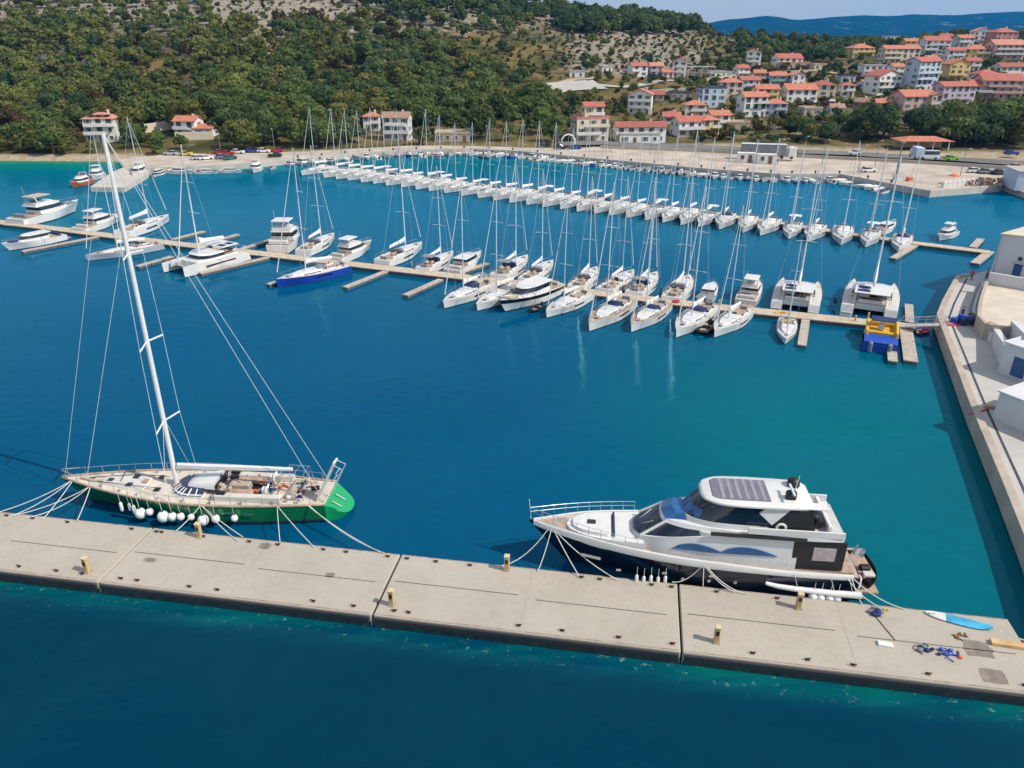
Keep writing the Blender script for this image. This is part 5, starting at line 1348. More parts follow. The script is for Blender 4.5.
L(noise_node(.55, 6, .7).outputs['Fac'], sp.inputs['Fac'])
mx2 = nd(nt, 'ShaderNodeMix', data_type='RGBA'); L(sp.outputs['Color'], mx2.inputs['Factor']); L(mxn.outputs['Result'], mx2.inputs['A']); mx2.inputs['B'].default_value = (.245, .20, .155, 1)
L(mx2.outputs['Result'], b.inputs['Base Color'])
bp = nd(nt, 'ShaderNodeBump'); bp.inputs['Strength'].default_value = .35; bp.inputs['Distance'].default_value = .03; L(noise_node(7, 6).outputs['Fac'], bp.inputs['Height']); L(bp.outputs['Normal'], b.inputs['Normal'])

PW, PT = 6.5, 1.0
pa = math.atan2(PD.y, PD.x)
def pier(s, d, z=PT):
    """point on the pier: s metres along from the left joint, d metres out from the basin edge"""
    q = pier_b1 + PD * s + PN * d; return Vector((q.x, q.y, z))
SECS = [(-40.35, -20.2), (-20.1, -.08), (.08, 20.15), (20.28, 41.6)]
SL = ['pale concrete pier section reaching in from the left edge', 'pale concrete pier section beside the green yacht', 'pale concrete pier section with black motor yacht bow, between the two dark joints', 'pale concrete pier section at the right end, with the paddleboard']
for (s0, s1), lb in zip(SECS, SL):
    L_ = s1 - s0; o = empty('concrete_pontoon', pier((s0 + s1) / 2, PW / 2, 0), pa); tag(o, lb, 'pier', 'sections of the concrete pier')
    if s1 < -35: pass
    MB().box(0, 0, .22, L_, PW, 1.56, bev=.06).build('concrete_body', pierc, o)
    for k, side in enumerate((1, -1)):
        MB().box(0, side * (PW / 2 + .09), .70, L_ - .2, .16, .34, bev=.05).build('rubber_fender_strip', rubber, o)
    MB().box(0, side * (PW / 2 + .008), -.1, L_ - .1, .03, .95).build('shaded_wet_band', mat('shaded_weed_band', (.035, .045, .045), .6, var=.4, scale=1.5), o)  # dark band: shade of the seaward face put into the colour, over wet weed
    for q, x in enumerate((-L_ * .26, L_ * .24)): MB().box(x, .25 - q * .3, PT + .003, L_ * .44, .075, .006).build('surface_groove', darkst, o)
    MB().box(-L_ * .01, 0, PT + .003, .04, PW - .5, .006).build('casting_seam', mat('faint_seam', (.36, .31, .25), .95), o)
    for side in (1, -1): MB().box(0, side * (PW / 2 - .10), PT + .002, L_ - .3, .09, .005).build('rusty_edge_angle', mat('edge_angle', (.33, .24, .19), .9, var=.3, scale=2), o)
for px, row, w_, d_, lb in ((265, 546, .95, .75, 'dark square stain on the pier beside the green yacht stern'), (978, 649, 1.7, 1.5, 'dark square repair patch on the pier below the timber beam'), (993, 676, 1.6, 1.2, 'dark square repair patch near the pier end, seaward side'), (150, 560, 1.0, .45, 'rusty smear on the pier left of the service post'), (330, 575, .7, .5, 'brown smear near the left dark joint')):
    p = at(px, row, PT); q = MB(); rr = random.Random(px); q.prism([(w_ * .5 * math.cos(a_ / 4 * 1.5708) ** (1) * rr.uniform(.9, 1.1) * (1.25 if a_ % 4 == 2 else 1), d_ * .5 * math.sin(a_ / 4 * 1.5708) * rr.uniform(.9, 1.1) * (1.25 if a_ % 4 == 2 else 1)) for a_ in range(16)], PT + .002, PT + .006)
    o = q.build('surface_patch', stain, loc=(p.x, p.y, 0), rz=pa); tag(o, lb, 'stain', 'stains on the concrete pier')

# service posts
postm = mat('service_post_wood', (.50, .34, .15), .7, var=.18, scale=3)
def make_post():
    o = empty('service_post'); MB().box(0, 0, .62, .34, .34, 1.24, bev=.03).build('post_body', postm, o); MB().box(0, 0, 1.27, .40, .40, .08, bev=.02).build('cap', mat('post_cap', (.58, .48, .30), .6), o)
    MB().box(0, -.18, .85, .2, .03, .35).build('socket_panel', black, o); MB().box(0, 0, .02, .5, .5, .04).build('base_plate', steel, o); return o
post = Proto(make_post)
for px, row, lb in ((200, 537, 'wooden service post in front of the green yacht'), (88, 572, 'wooden service post near the left picture edge, seaward side'), (392, 605, 'wooden service post beside the left dark joint'), (507, 570, 'wooden service post left of the motor yacht bow'), (716, 642, 'wooden service post right of the right dark joint, seaward side'), (798, 608, 'yellowish service post beside the motor yacht stern')):
    post.place(at(px, row, PT), pa, 1.0, lb, 'post', 'service posts on the pier')
# cleats along both edges
def make_cleat():
    o = empty('mooring_cleat'); MB().box(0, 0, .03, .42, .24, .06, bev=.02).build('base_plate', rust, o)
    mb = MB(); mb.tube([(-.30, 0, .24), (-.12, 0, .21), (.12, 0, .21), (.30, 0, .24)], .055, 6); mb.build('horns', black, o)
    for s in (1, -1): MB().tube([(s * .1, 0, .05), (s * .09, 0, .2)], .05, 6).build('stem', black, o)
    return o
cleat = Proto(make_cleat); n_ = {0: 0, 1: 0}
for side, ss in ((0, (-33, -29.8, -27.5, -24.3, -21.2, -20.0, -18.9, -15.4, -12.6, -11.4, -9.6, -6.2, -3.6, -2.2, -.9, 1.0, 2.3, 5.6, 9.1, 13.0, 15.2, 18.2, 19.5, 20.9, 22.4, 26.9, 33.4, 36.2, 40.6)), (1, (-34, -30.5, -27.2, -24.0, -21.4, -20.3, -18.6, -17.3, -14.0, -11, -7.8, -4.7, -1.0, 1.0, 2.3, 5.6, 9.3, 12.9, 16.4, 19.2, 21.2, 24.4, 27.6, 31, 34.4, 37.6, 40.5))):
    for s in ss:
        n_[side] += 1
        if (n_[side] * 7 + side) % 5 == 3: continue
        s += .5 * math.sin(n_[side] * 2.3)
        cleat.place(pier(s, PW - .55 if side else .5), pa + .1 * (n_[side] % 3 - 1), .66, 'dark iron mooring cleat on the %s edge of the pier, %s from the left' % ('seaward' if side else 'basin', ordinal(n_[side])), 'cleat', 'mooring cleats on the pier')
# things left lying on the pier
p = at(958, 621.5, PT); q = at(930, 614, PT); d = at(987, 628.5, PT) - q; o = empty('paddleboard', (p.x, p.y, PT), math.atan2(d.y, d.x)); tag(o, 'white and light-blue paddleboard lying on the pier by its end', 'paddleboard')
def board(x0, x1, L_=3.9, n=14):
    rings = []
    for i in range(n + 1):
        x = x0 + (x1 - x0) * i / n; t = x / L_ + .5; w_ = .42 * max(.05, (1 - abs(2 * t - 1) ** 2.8)) ** .6; z = .10 + .12 * smooth(.75, 1, t)
        rings.append([(x, -w_, z), (x, -w_ * .85, z - .07), (x, w_ * .85, z - .07), (x, w_, z), (x, w_ * .8, z + .06), (x, -w_ * .8, z + .06)])
    return MB().loft(rings)
board(-1.95, -.75).build('white_tail', white, o, 40); board(-.749, 1.95).build('blue_deck', mat('board_blue', (.05, .36, .58), .4, var=.3, scale=1.2), o, 40)
p = at(1012, 646.5, PT); a_ = at(990, 643, PT); d = at(1040, 650.5, PT) - a_; o = MB().box(0, 0, .13, d.length, .45, .22, bev=.02).build('timber_beam', mat('raw_timber', (.58, .37, .17), .7, var=.2, scale=2), loc=((a_ + d / 2).x, (a_ + d / 2).y, PT), rz=math.atan2(d.y, d.x)); tag(o, 'thick raw timber beam sticking out over the end of the pier', 'beam')
def heap(name, px, row, mats_, n, sp_, size, lb, cat, seed):
    r = random.Random(seed); mb = MB(); p = at(px, row, PT)
    for i in range(n): mb.ball((r.gauss(0, sp_), r.gauss(0, sp_ * .6), size * r.uniform(.3, .7)), size * r.uniform(.5, 1), r.randrange(len(mats_)), 7, (r.uniform(.7, 1.4), r.uniform(.6, 1.2), r.uniform(.4, .8)))
    for i in range(4):
        a_ = r.uniform(0, 6.28); mb.tube([(0, 0, size * .4), (math.cos(a_) * sp_ * 1.6, math.sin(a_) * sp_ * 1.6, size * .5), (math.cos(a_ + .8) * sp_ * 2.4, math.sin(a_ + .8) * sp_ * 2.0, .04)], .035, 5, r.randrange(len(mats_)))
    o = mb.build(name, mats_, loc=p); tag(o, lb, cat); return o
heap('equipment_bag', 876, 613, [black, canvasblue, canvasgrey], 7, .22, .28, 'black and blue bag of gear standing on the pier behind the motor yacht', 'bag', 3)
heap('rope_heap', 923, 649, [canvasblue, black, canvasgrey], 8, .26, .2, 'dark blue tangle of rope and cloth on the pier, left of its light-blue neighbour', 'rope heap', 5)
heap('crumpled_jacket', 950, 655, [boatblue, orange, canvasblue], 8, .30, .2, 'bright blue crumpled jacket on the pier near the square patch', 'jacket', 9)
heap('rope_coil', 960, 636, [mat('ochre_rope', (.38, .24, .06), .9), rust], 5, .22, .14, 'ochre coil of rope on the pier below the paddleboard', 'rope', 12)
o = MB().box(0, 0, .08, .9, .4, .14, bev=.03).build('white_panel', WM['w'], loc=at(885, 645, PT), rz=pa - .1); tag(o, 'small white panel lying flat on the pier', 'panel')
heap('yellow_bucket', 885, 610, [mat('lime_plastic', (.42, .42, .05), .5)], 2, .08, .2, 'small yellow-green bucket beside the black gear bag', 'bucket', 2)
o = MB().tube(curve_line(at(872, 612, PT + .03), at(895, 640, PT + .03), .0, 6), .03, 5).build('hose', rust); tag(o, 'thin brown hose running across the right pier section', 'hose')
pink = mat('pink_hose', (.62, .06, .14), .6)
for i, (a_, b_) in enumerate((((998, 627), (1040, 646)), ((1001, 634), (1040, 652)))):
    o = MB().tube(curve_line(at(*a_, .9), at(*b_, .8), .25), .11, 7).build('pink_mooring_tube', pink); tag(o, '%s pink-red protective tube stretched off the pier end' % ('upper' if i == 0 else 'lower'), 'tube', 'pink tubes at the pier end')
o = MB().tube(curve_line(at(999, 630, 1.0), at(1045, 644, .9), .2), .05, 6).build('mooring_line', rope); tag(o, 'white rope running off the pier end between two pink tubes', 'rope')

# ------------------------------------------------------------------ the black-hulled motor yacht
ya = math.atan2(.163, -.987)
def yacht_at(bowpt, L_, name, label, cat, a_, z=0):
    d = Vector((math.cos(a_), math.sin(a_), 0)); c = bowpt - d * (L_ / 2); o = empty(name, (c.x, c.y, z), a_)
    bpy.context.view_layer.update(); return tag(o, label, cat)
LY = 23.0
y = yacht_at(at(529, 521, 3.4), LY, 'motor_yacht', 'large motor yacht with black hull and white superstructure moored along the pier', 'motor yacht', math.atan2(.105, -.995), .42)
mb = MB(); sh = hull(mb, LY, 5.9, 3.05, 1.9, 1.1, tw=.93, tm=.36, p=2.35, brake=2.6, wlf=.42, boot=.10, n=26, sheer_pow=1.5); mb.build('hull', [navy, antif], y, 40)
# white bulwark riding on the black hull
vs, fs = [], []
NBW = 30
for i in range(NBW + 1):
    t = 0.02 + .965 * i / NBW; x, bq, z = sh(t); h = .14 + .18 * smooth(.2, .45, t) * smooth(.98, .8, t)
    for s in (1,): vs += [(x, bq + .02, z - .22), (x, bq + .07, z + .02), (x, bq + .01, z + h), (x, max(.02, bq - .16), z + h), (x, max(.01, bq - .18), z - .1)]
for side in (1, -1):
    q = MB(); v2 = [(a_, side * b_, c_) for a_, b_, c_ in vs]
    for i in range(NBW):
        for k in range(4):
            f = (i * 5 + k, i * 5 + k + 1, i * 5 + k + 6, i * 5 + k + 5); fs.append(f)
    q.add(v2, fs if side < 0 else [tuple(reversed(f)) for f in fs]); q.build('bulwark', white, y, 40); fs = []
deck(MB(), sh, .12, .06, .05, t0=.0, n=24).build('side_deck', greyteak, y, 40)
deck(MB(), lambda t: (sh(t)[0], sh(t)[1] * .86, sh(t)[2] + .06), .1, .02, .04, t0=.88, t1=.975, n=8).build('bow_teak', teak, y, 40)
# raised foredeck, sun pad, hatch
MB().house([[(8.9, .12, 2.55), (8.5, .75, 2.5), (7.3, 1.45, 2.35), (5.6, 1.85, 2.2), (3.2, 2.05, 2.0)], [(8.7, .1, 3.02), (8.35, .68, 3.02), (7.2, 1.35, 3.02), (5.6, 1.72, 3.02), (3.2, 1.95, 3.05)]]).build('foredeck_coaming', white, y, 40)
pad = MB(); pad.house([[(8.3, .3, 3.0), (8.0, .75, 3.0), (7.2, 1.18, 3.0), (5.75, 1.42, 3.0), (5.45, 1.3, 3.0)], [(8.25, .28, 3.22), (7.95, .7, 3.24), (7.2, 1.1, 3.26), (5.8, 1.34, 3.28), (5.5, 1.24, 3.28)]]); pad.build('sun_pad', sailwhite, y, 50)
MB().box(6.9, 0, 3.29, .62, .5, .05, bev=.02).build('deck_hatch', glass, y)
MB().loft([[(x, y_, z) for x, z in ((5.40, 3.0), (5.22, 3.0), (5.22, 3.34), (5.36, 3.34))] for y_ in (-1.35, -.7, 0, .7, 1.35)]).build('pad_backrest', canvasblue, y)
an = MB(); an.box(9.6, .25, 2.92, .5, .3, .25, bev=.06); an.build('anchor_windlass', steel, y)
# main deckhouse: wall, slanted windscreen and side glass, roof
lo = lambda s, z, f, b_: [(3.9 - f, .55 * s, z), (3.35 - f, 1.4 * s, z), (1.6 - f * .7, 2.05 * s, z), (-1.5, 2.22 * s, z), (b_, 2.25 * s, z)]
MB().house([lo(1.03, 1.95, -.35, -7.2), [(3.9, .55, 3.05), (3.35, 1.4, 3.10), (1.6, 2.05, 3.46), (-1.5, 2.22, 3.78), (-7.2, 2.25, 3.9)]]).build('deckhouse_wall', white, y, 35)
MB().house([[(3.95, .55, 3.02), (3.4, 1.38, 3.06), (1.55, 2.0, 3.42), (-.6, 2.12, 3.62)], [(2.05, .5, 4.02), (1.75, 1.15, 4.02), (.4, 1.72, 4.02), (-.6, 1.9, 3.95)]]).build('windscreen', glass, y, 35)
for s in (1, -1):
    MB().tube([(3.6, s * .2, 3.16), (2.6, s * .75, 3.76)], .03, 5).build('wiper', white, y)
    MB().tube([(3.45, s * 1.42, 3.1), (1.75, s * 1.2, 4.04)], .10, 6).build('windscreen_pillar', white, y)
MB().house([[(2.1, .5, 3.98), (1.8, 1.2, 3.98), (.3, 1.85, 3.98), (-3.5, 2.3, 3.98), (-8.0, 2.45, 3.98), (-10.0, 2.35, 3.98)], [(1.9, .45, 4.22), (1.6, 1.1, 4.24), (.1, 1.75, 4.26), (-3.5, 2.25, 4.24), (-8.0, 2.42, 4.22), (-10.1, 2.30, 4.22)]], cap0=True).build('upper_deck', white, y, 35)
MB().house([[(-.5, 2.0, 2.95), (-2, 2.18, 2.95), (-7.2, 2.22, 2.95)], [(-.5, 1.95, 3.99), (-2, 2.16, 3.99), (-7.2, 2.2, 3.99)]]).build('saloon_wall', white, y, 35)
for s in (1, -1):
    for x0, x1, zl in ((-2.2, 1.3, 2.76), (-5.9, -2.0, 2.76)):     # two lens-shaped saloon windows each side
        top_, bot = [], []
        for i in range(9):
            t = i / 8; x = x0 + (x1 - x0) * t; top_.append((x, zl + .47 * math.sin(math.pi * (1 - t) ** .8) ** .9 if 0 < t < 1 else zl)); bot.append((x, zl))
        yy_ = lambda x: 2.235 + .02
        q = MB(); n9 = len(top_)
        out = [(x, s * (2.36 - .075 * max(0, x + 1.0)), z) for x, z in top_ + bot[::-1][1:-1]]; inn = [(x, yv - s * .3, z) for x, yv, z in out]
        q.add(out + inn, [tuple(range(len(out))), tuple(range(2 * len(out) - 1, len(out) - 1, -1))] + [(i, (i + 1) % len(out), len(out) + (i + 1) % len(out), len(out) + i) for i in range(len(out))]); q.build('lens_window', blueglass, y)
    q = MB(); q.box(-4.4, s * 2.40, 4.06, 6.4, .12, .26, rz=-s * .008, ry=0); q.build('dark_side_stripe', navy, y)
    q = MB(); q.box(-8.6, s * 2.24, 3.0, 3.5, .10, 1.9, bev=.02); wing_ = q.build('aft_wing_panel', black, y)
    MB().box(-8.95, s * 2.305, 3.1, 1.5, .06, .85, bev=.02).build('mirror_window', mat('mirror_window', (.42, .36, .36), .25, var=.15), wing_)
    for x in (-.2, 1.6, 3.4): MB().rev([(.14, 0), (.12, .06)], n=10).build('porthole', steel, y, loc=(x - 3.0, s * 2.88, .95)).rotation_euler = (s * -math.pi / 2, 0, 0)
MB().box(-7.3, 0, 3.0, .12, 4.2, 1.9).build('aft_bulkhead', glass, y)
MB().box(-9.2, 0, 1.92, 4.0, 4.6, .08).build('cockpit_sole', teak, y); MB().box(-10.3, 0, 2.25, .8, 3.0, .55, bev=.12).build('cockpit_sofa', cream, y); MB().box(-8.9, 0, 2.55, 1.0, 1.8, .08, bev=.03).build('cockpit_table', teak, y)
# flybridge: low screen, enclosed bridge glass, hardtop on swept arches
MB().loft([[(1.05, -1.1, 4.26), (.35, -.95, 4.66), (-.25, -.95, 4.66), (-.35, -1.2, 4.26)], [(1.3, 0, 4.28), (.6, 0, 4.72), (-.25, 0, 4.72), (-.35, 0, 4.28)], [(1.05, 1.1, 4.26), (.35, .95, 4.66), (-.25, .95, 4.66), (-.35, 1.2, 4.26)]]).build('skylight', blueglass, y)
fb = lambda s, z, f: [(-.1 - f, .5 * s, z), (-.6 - f, 1.3 * s, z), (-2.2 - f * .6, 1.85 * s, z), (-5.2, 1.98 * s, z)]
MB().house([fb(1.04, 4.22, 0), fb(1.0, 4.62, .05)]).build('bridge_coaming', white, y, 35)
MB().house([[(-.2, .5, 4.6), (-.7, 1.3, 4.6), (-2.3, 1.83, 4.6), (-6.2, 1.98, 4.6)], [(-.75, .45, 5.3), (-1.2, 1.18, 5.3), (-2.6, 1.68, 5.3), (-5.4, 1.86, 5.3)], [(-1.75, .4, 5.98), (-2.1, 1.05, 5.98), (-3.2, 1.5, 5.98), (-4.6, 1.72, 5.98)]]).build('bridge_glass', blueglass if False else glass, y, 30)
MB().house([[(-.25, .46, 4.64), (-.72, 1.22, 4.64), (-1.2, 1.5, 4.64)], [(-.72, .43, 5.28), (-1.15, 1.12, 5.28), (-1.5, 1.36, 5.28)]]).build('bridge_front_pane', blueglass, y, 30).location = (.06, 0, .0)
ht = lambda s, z, e: [(-1.3 + e, .55 * s, z), (-1.6 + e, 1.25 * s, z), (-2.6, 1.78 * s, z), (-5, 1.92 * s, z), (-8.3, 1.75 * s, z), (-8.75 - e, 1.2 * s, z)]
MB().house([ht(.94, 5.93, -.1), ht(1.0, 6.03, .05), ht(.99, 6.14, .0), ht(.9, 6.24, -.15)], cap0=True).build('hardtop', white, y, 35)
sr = MB(); sr.house([[(-2.0, .95, 6.25), (-2.5, 1.3, 6.25), (-5.9, 1.35, 6.25)], [(-2.05, .92, 6.29), (-2.5, 1.27, 6.29), (-5.9, 1.32, 6.29)]]); sro = sr.build('sunroof_cover', mat('grey_canvas_striped', (.16, .155, .19), .7, var=.12, scale=1), y)
for i in range(6): MB().box(-2.75 - i * .55, 0, 6.30, .24, 2.5, .025, bev=.01).build('canvas_slat', mat('pale_canvas_slat', (.27, .26, .30), .7), sro)
for s in (1, -1):
    q = MB(); q.add([(-3.8, s * 1.95, 4.3), (-5.6, s * 2.02, 4.3), (-7.2, s * 1.72, 5.98), (-5.6, s * 1.72, 5.98), (-3.8, s * 1.80, 4.3), (-5.6, s * 1.86, 4.3), (-7.2, s * 1.58, 5.98), (-5.6, s * 1.58, 5.98)], [(0, 1, 2, 3), (7, 6, 5, 4), (4, 5, 1, 0), (5, 6, 2, 1), (6, 7, 3, 2), (7, 4, 0, 3)] if s < 0 else [(3, 2, 1, 0), (4, 5, 6, 7), (0, 1, 5, 4), (1, 2, 6, 5), (2, 3, 7, 6), (3, 0, 4, 7)]); q.build('hardtop_arch', white, y)
    q = MB(); q.add([(-5.7, s * 2.0, 4.45), (-8.9, s * 2.08, 4.4), (-8.6, s * 1.75, 5.85), (-7.2, s * 1.72, 5.9)] + [(-5.7, s * 1.94, 4.45), (-8.9, s * 2.02, 4.4), (-8.6, s * 1.69, 5.85), (-7.2, s * 1.66, 5.9)], [(0, 1, 2, 3), (7, 6, 5, 4), (4, 5, 1, 0), (5, 6, 2, 1), (6, 7, 3, 2), (7, 4, 0, 3)] if s < 0 else [(3, 2, 1, 0), (4, 5, 6, 7), (0, 1, 5, 4), (1, 2, 6, 5), (2, 3, 7, 6), (3, 0, 4, 7)]); q.build('bridge_side_screen', black, y)
    q = MB(); q.box(-7.6, s * 2.33, 4.5, 6.4, .12, .5, bev=.04); q.build('fly_coaming', white, y)
    MB().torus((-6.6, s * 2.12, 4.72), .30, .09, 14, 6, axis='Y').build('life_ring', white, y)
MB().box(-8.7, .2, 4.29, 4.4, 4.0, .06).build('fly_deck', deckgrey, y)
MB().box(-9.9, 0, 4.6, .3, 3.8, .62, bev=.06).build('fly_aft_coaming', white, y)
q = MB(); q.tube([(-9.3, 1.5, 4.75), (-9.4, .3, 4.75), (-9.2, -.9, 4.75)], .30, 8); q.ball((-9.1, .9, 4.8), .45, 0, 8, (1, .8, .8)); q.build('covered_tender', black, y)
MB().box(-8.2, -1.0, 4.65, .9, 1.2, .6, bev=.1).build('fly_sofa', cream, y)
MB().rev([(.40, 0), (.44, .12), (.42, .42), (.28, .60), (.03, .66)], n=14).build('radar_dome', black, y, 40, loc=(-7.85, -.95, 6.2))
mm_ = MB().box(-7.3, .75, 6.55, .7, .5, .6, bev=.12).build('radar_mast', black, y); MB().box(-7.3, .75, 6.95, .16, 1.5, .10, bev=.03).build('radar_scanner', white, mm_); MB().tube([(-7.6, .2, 6.2), (-7.8, .2, 7.7)], .03, 5).build('antenna', white, mm_)
MB().box(-9.0, 1.3, 6.05, 1.3, .8, .09, bev=.03).build('hardtop_wing', white, y)
for q_ in list(y.children):
    n0 = q_.name.split('.')[0]
    if n0 in ('deckhouse_wall', 'windscreen', 'saloon_wall', 'windscreen_pillar', 'wiper', 'lens_window', 'aft_bulkhead'): q_.scale.z = 1.24; q_.location.z -= 1.95 * .24
    elif n0 == 'aft_wing_panel': q_.scale.z = 1.24; q_.location.z -= 2.0 * .24
    elif n0 in ('upper_deck', 'dark_side_stripe', 'skylight', 'bridge_coaming', 'bridge_glass', 'bridge_front_pane', 'hardtop', 'sunroof_cover', 'hardtop_arch', 'bridge_side_screen', 'fly_coaming', 'life_ring', 'fly_deck', 'fly_aft_coaming', 'covered_tender', 'fly_sofa', 'radar_dome', 'radar_mast', 'hardtop_wing'):
        q_.location.z += .50
        if n0 not in ('upper_deck', 'dark_side_stripe'): q_.location.x += .75
# swim platform with jet tender, flag
MB().box(-12.1, 0, .52, 1.9, 5.0, .2, bev=.06).build('swim_platform', teak, y)
MB().box(-11.25, 0, 1.15, .3, 4.6, 1.2, bev=.08).build('transom_door', black, y)
for s in (1, -1): q = MB(); q.box(-11.3, s * 2.3, 1.35, .9, .6, .9, bev=.15); q.build('stern_quarter', white, y)
fl_ = MB().tube([(-11.0, 1.1, 2.2), (-11.5, 1.15, 3.5)], .03, 5).build('flag_staff', white, y)
MB().loft([[(-11.3 - i * .16, 1.13 + .08 * math.sin(i * 1.4), 3.3 - i * .03), (-11.2 - i * .16, 1.13 + .08 * math.sin(i * 1.4 + .4), 2.75 - i * .06)] for i in range(6)], 0, False, False, closed=False).build('flag', mat('flag_cloth', (.5, .5, .52), .8, var=.5, scale=2.5), fl_)
for s in (1, -1):
    q = MB(); rail(q, lambda t: (sh(t)[0], sh(t)[1], sh(t)[2] + .45), s, .66, .995, 9, .70, .10, .021, mid=True); q.build('bow_rail', steel, y)
MB().tube([(11.35, 0, 3.2), (11.5, 0, 4.9)], .025, 5).build('jack_staff', white, y)
for s in (1, -1):
    q = MB(); rail(q, lambda t: (sh(t)[0], sh(t)[1], sh(t)[2] + .5), s, .22, .46, 9, .42, .12, .022); q.build('side_rail', steel, y)
    q = MB(); q.box(6.9, s * 2.08, 1.75, 1.5, .12, .2, bev=.04, rz=-s * .26); q.build('anchor_pocket', steel, y)
    for i in range(3): q = MB(); q.box(-1.5 + i * 3.2, s * 2.965, 1.42, .34, .08, .16, bev=.03); q.build('fairlead', steel, y)
# tender resting on the swim platform
def onyacht(x, yv, z): return y.matrix_basis @ Vector((x, yv, z))
jt = empty('jet_tender', onyacht(-12.4, .6, .62), ya + math.pi / 2 + .12); tag(jt, 'dark jet tender with teak seats carried on the swim platform', 'dinghy')
mb = MB(); hull(mb, 3.9, 1.8, .75, .6, .05, tw=.85, tm=.35, p=2.4, brake=.4, boot=.05, wlf=.6, n=10); mb.build('hull', black, jt, 40)
MB().box(-.3, 0, .62, 2.2, 1.1, .12, bev=.03).build('seat_deck', teak, jt); MB().box(.3, 0, .8, .5, .7, .4, bev=.08).build('helm_seat', black, jt); MB().box(1.0, 0, .82, .5, .8, .2, bev=.05).build('bow_seat', cream, jt)

# ------------------------------------------------------------------ the green sailing yacht
gy_deck = mat('sunbleached_yacht_deck', (.58, .51, .42), .75, var=.16, scale=1.1)
LG = 24.6
g = yacht_at(at(60, 478, 2.3), LG, 'sailing_yacht', 'large sailing yacht with green hull and tall white mast moored along the pier', 'sailing yacht', math.atan2(.060, -.998), .15)
mb = MB(); gs = hull(mb, LG - 1.6, 5.4, 2.25, 1.55, .9, tw=.66, tm=.46, p=1.75, brake=2.2, srake=-.0, wlf=.45, boot=.20, n=26, sheer_pow=1.9, band=None)
mb.v = [(x + .8, yv, z) for x, yv, z in mb.v]; mb.build('hull', [greenhull, antif], g, 40)
gsh = lambda t: (gs(t)[0] + .8, gs(t)[1], gs(t)[2])
for s in (1, -1):
    q = MB(); q.tube(sheer_pts(gsh, s, .0, .99, 24, .05, .03), .085, 6); q.build('toe_rail', teak, g, 60)
    q = MB(); wl = [(-LG / 2 + 1.4 + (LG - 4.4) * i / 20, 0, 0) for i in range(21)]
deck(MB(), gsh, .06, .03, .10, t0=.0, n=26).build('deck', gy_deck, g, 40)
# reverse transom with steps
x0, b0, z0 = gsh(0)
MB().loft([[(x0 + .02, b0 * f, z0), (x0 - (1.0 * e), b0 * f * .97, z0 * (1 - .42 * e)), (x0 - 1.75 * e - .05, b0 * f * .9, max(.1, z0 * (1 - .80 * e) - .25 * (1 - e))), (x0 - 1.3 * e - .03, b0 * f * .8, -.2), (x0 + .02, b0 * f * .9, -.2)] for f, e in [(q / 8, max(.02, 1 - abs(q / 8) ** 2.6) ** .5) for q in range(-8, 9)]]).build('scoop_transom', mat('sunlit_green_paint', (.006, .31, .10), .3, var=.08, scale=.5, coat=.3), g, 50)  # brighter copy of the hull green, sunlight on the transom put into the colour
for s in (1, -.1): MB().box(x0 - .75, s * .95, z0 * .68 + .12, 1.0, .13, .12, rz=.05, ry=-.62, bev=.03).build('transom_step', steel, g)
# coachroof with striped window band, hard sprayhood
cr = lambda s, z, f: [(2.55 - f, .5 * s, z), (2.2 - f, 1.25 * s, z), (1.2 - f * .6, 1.75 * s, z), (-.6, 1.85 * s, z)]
MB().house([cr(1.0, 1.70, 0), cr(.93, 2.08, .45)]).build('coachroof', white, g, 35)
MB().house([cr(.97, 1.98, .25), cr(.66, 2.32, .95)]).build('window_band', mat('window_band_blue', (.03, .035, .09), .2), g, 35)
A_, B2_ = cr(.985, 2.0, .25), cr(.68, 2.345, .95)
for sd_ in (1, -1):
    for q in (.5, 1.0, 1.5, 1.9, 2.3, 2.7):
        i = min(2, int(q)); f = q - i; u0 = Vector(A_[i]).lerp(Vector(A_[i + 1]), f); u1 = Vector(B2_[i]).lerp(Vector(B2_[i + 1]), f); u0.y *= sd_; u1.y *= sd_
        MB().tube([u0, u1 + Vector((.12, 0, 0))], .055, 4).build('window_stripe', white, g)
MB().house([[(1.15, .35, 2.25), (.85, .85, 2.25), (-1.5, 1.15, 2.25)], [(.85, .3, 2.5), (.6, .8, 2.53), (-1.5, 1.1, 2.66)], [(.3, .28, 2.64), (.15, .7, 2.68), (-1.5, .98, 2.86)]]).build('hard_sprayhood', white, g, 50)
MB().box(-1.65, 0, 2.35, .10, 2.3, .85, ry=-.2).build('sprayhood_glass', glass, g)
# foredeck details: low trunk, hatches, cleats
MB().house([[(9.0, .25, 2.05), (7.5, .75, 1.98), (4.6, 1.1, 1.85)], [(8.7, .2, 2.2), (7.4, .65, 2.16), (4.7, 1.0, 2.06)]]).build('fore_trunk', cream, g, 40)
for x, yv in ((7.9, .0), (6.0, -.6), (6.0, .6), (4.0, -.95), (3.5, .9), (4.9, 0), (9.6, .0)): MB().box(x, yv, 2.16 if x > 4.4 else 1.98, .5, .5, .07, bev=.02).build('deck_hatch', glass if x != 4.9 else teak, g)
for x in (8.2, 6.4, 4.8, 2.9, .8, -1.5, -4, -6.5, -8.5):
    for s in (1, -1): MB().rev([(.10, 0), (.08, .14), (.12, .22)], n=8).build('winch', steel, g, loc=(x, s * max(.4, gsh((x - .8 + (LG - 1.6) / 2) / (LG - 1.6))[1] - .42), 1.72 + .35 * smooth(2, 10, x)))
for s in (1, -1):
    MB().tube([(9.5, s * .25, 2.2), (6, s * .8, 2.25), (3.2, s * .9, 2.08)], .03, 4).build('deck_track', black, g)
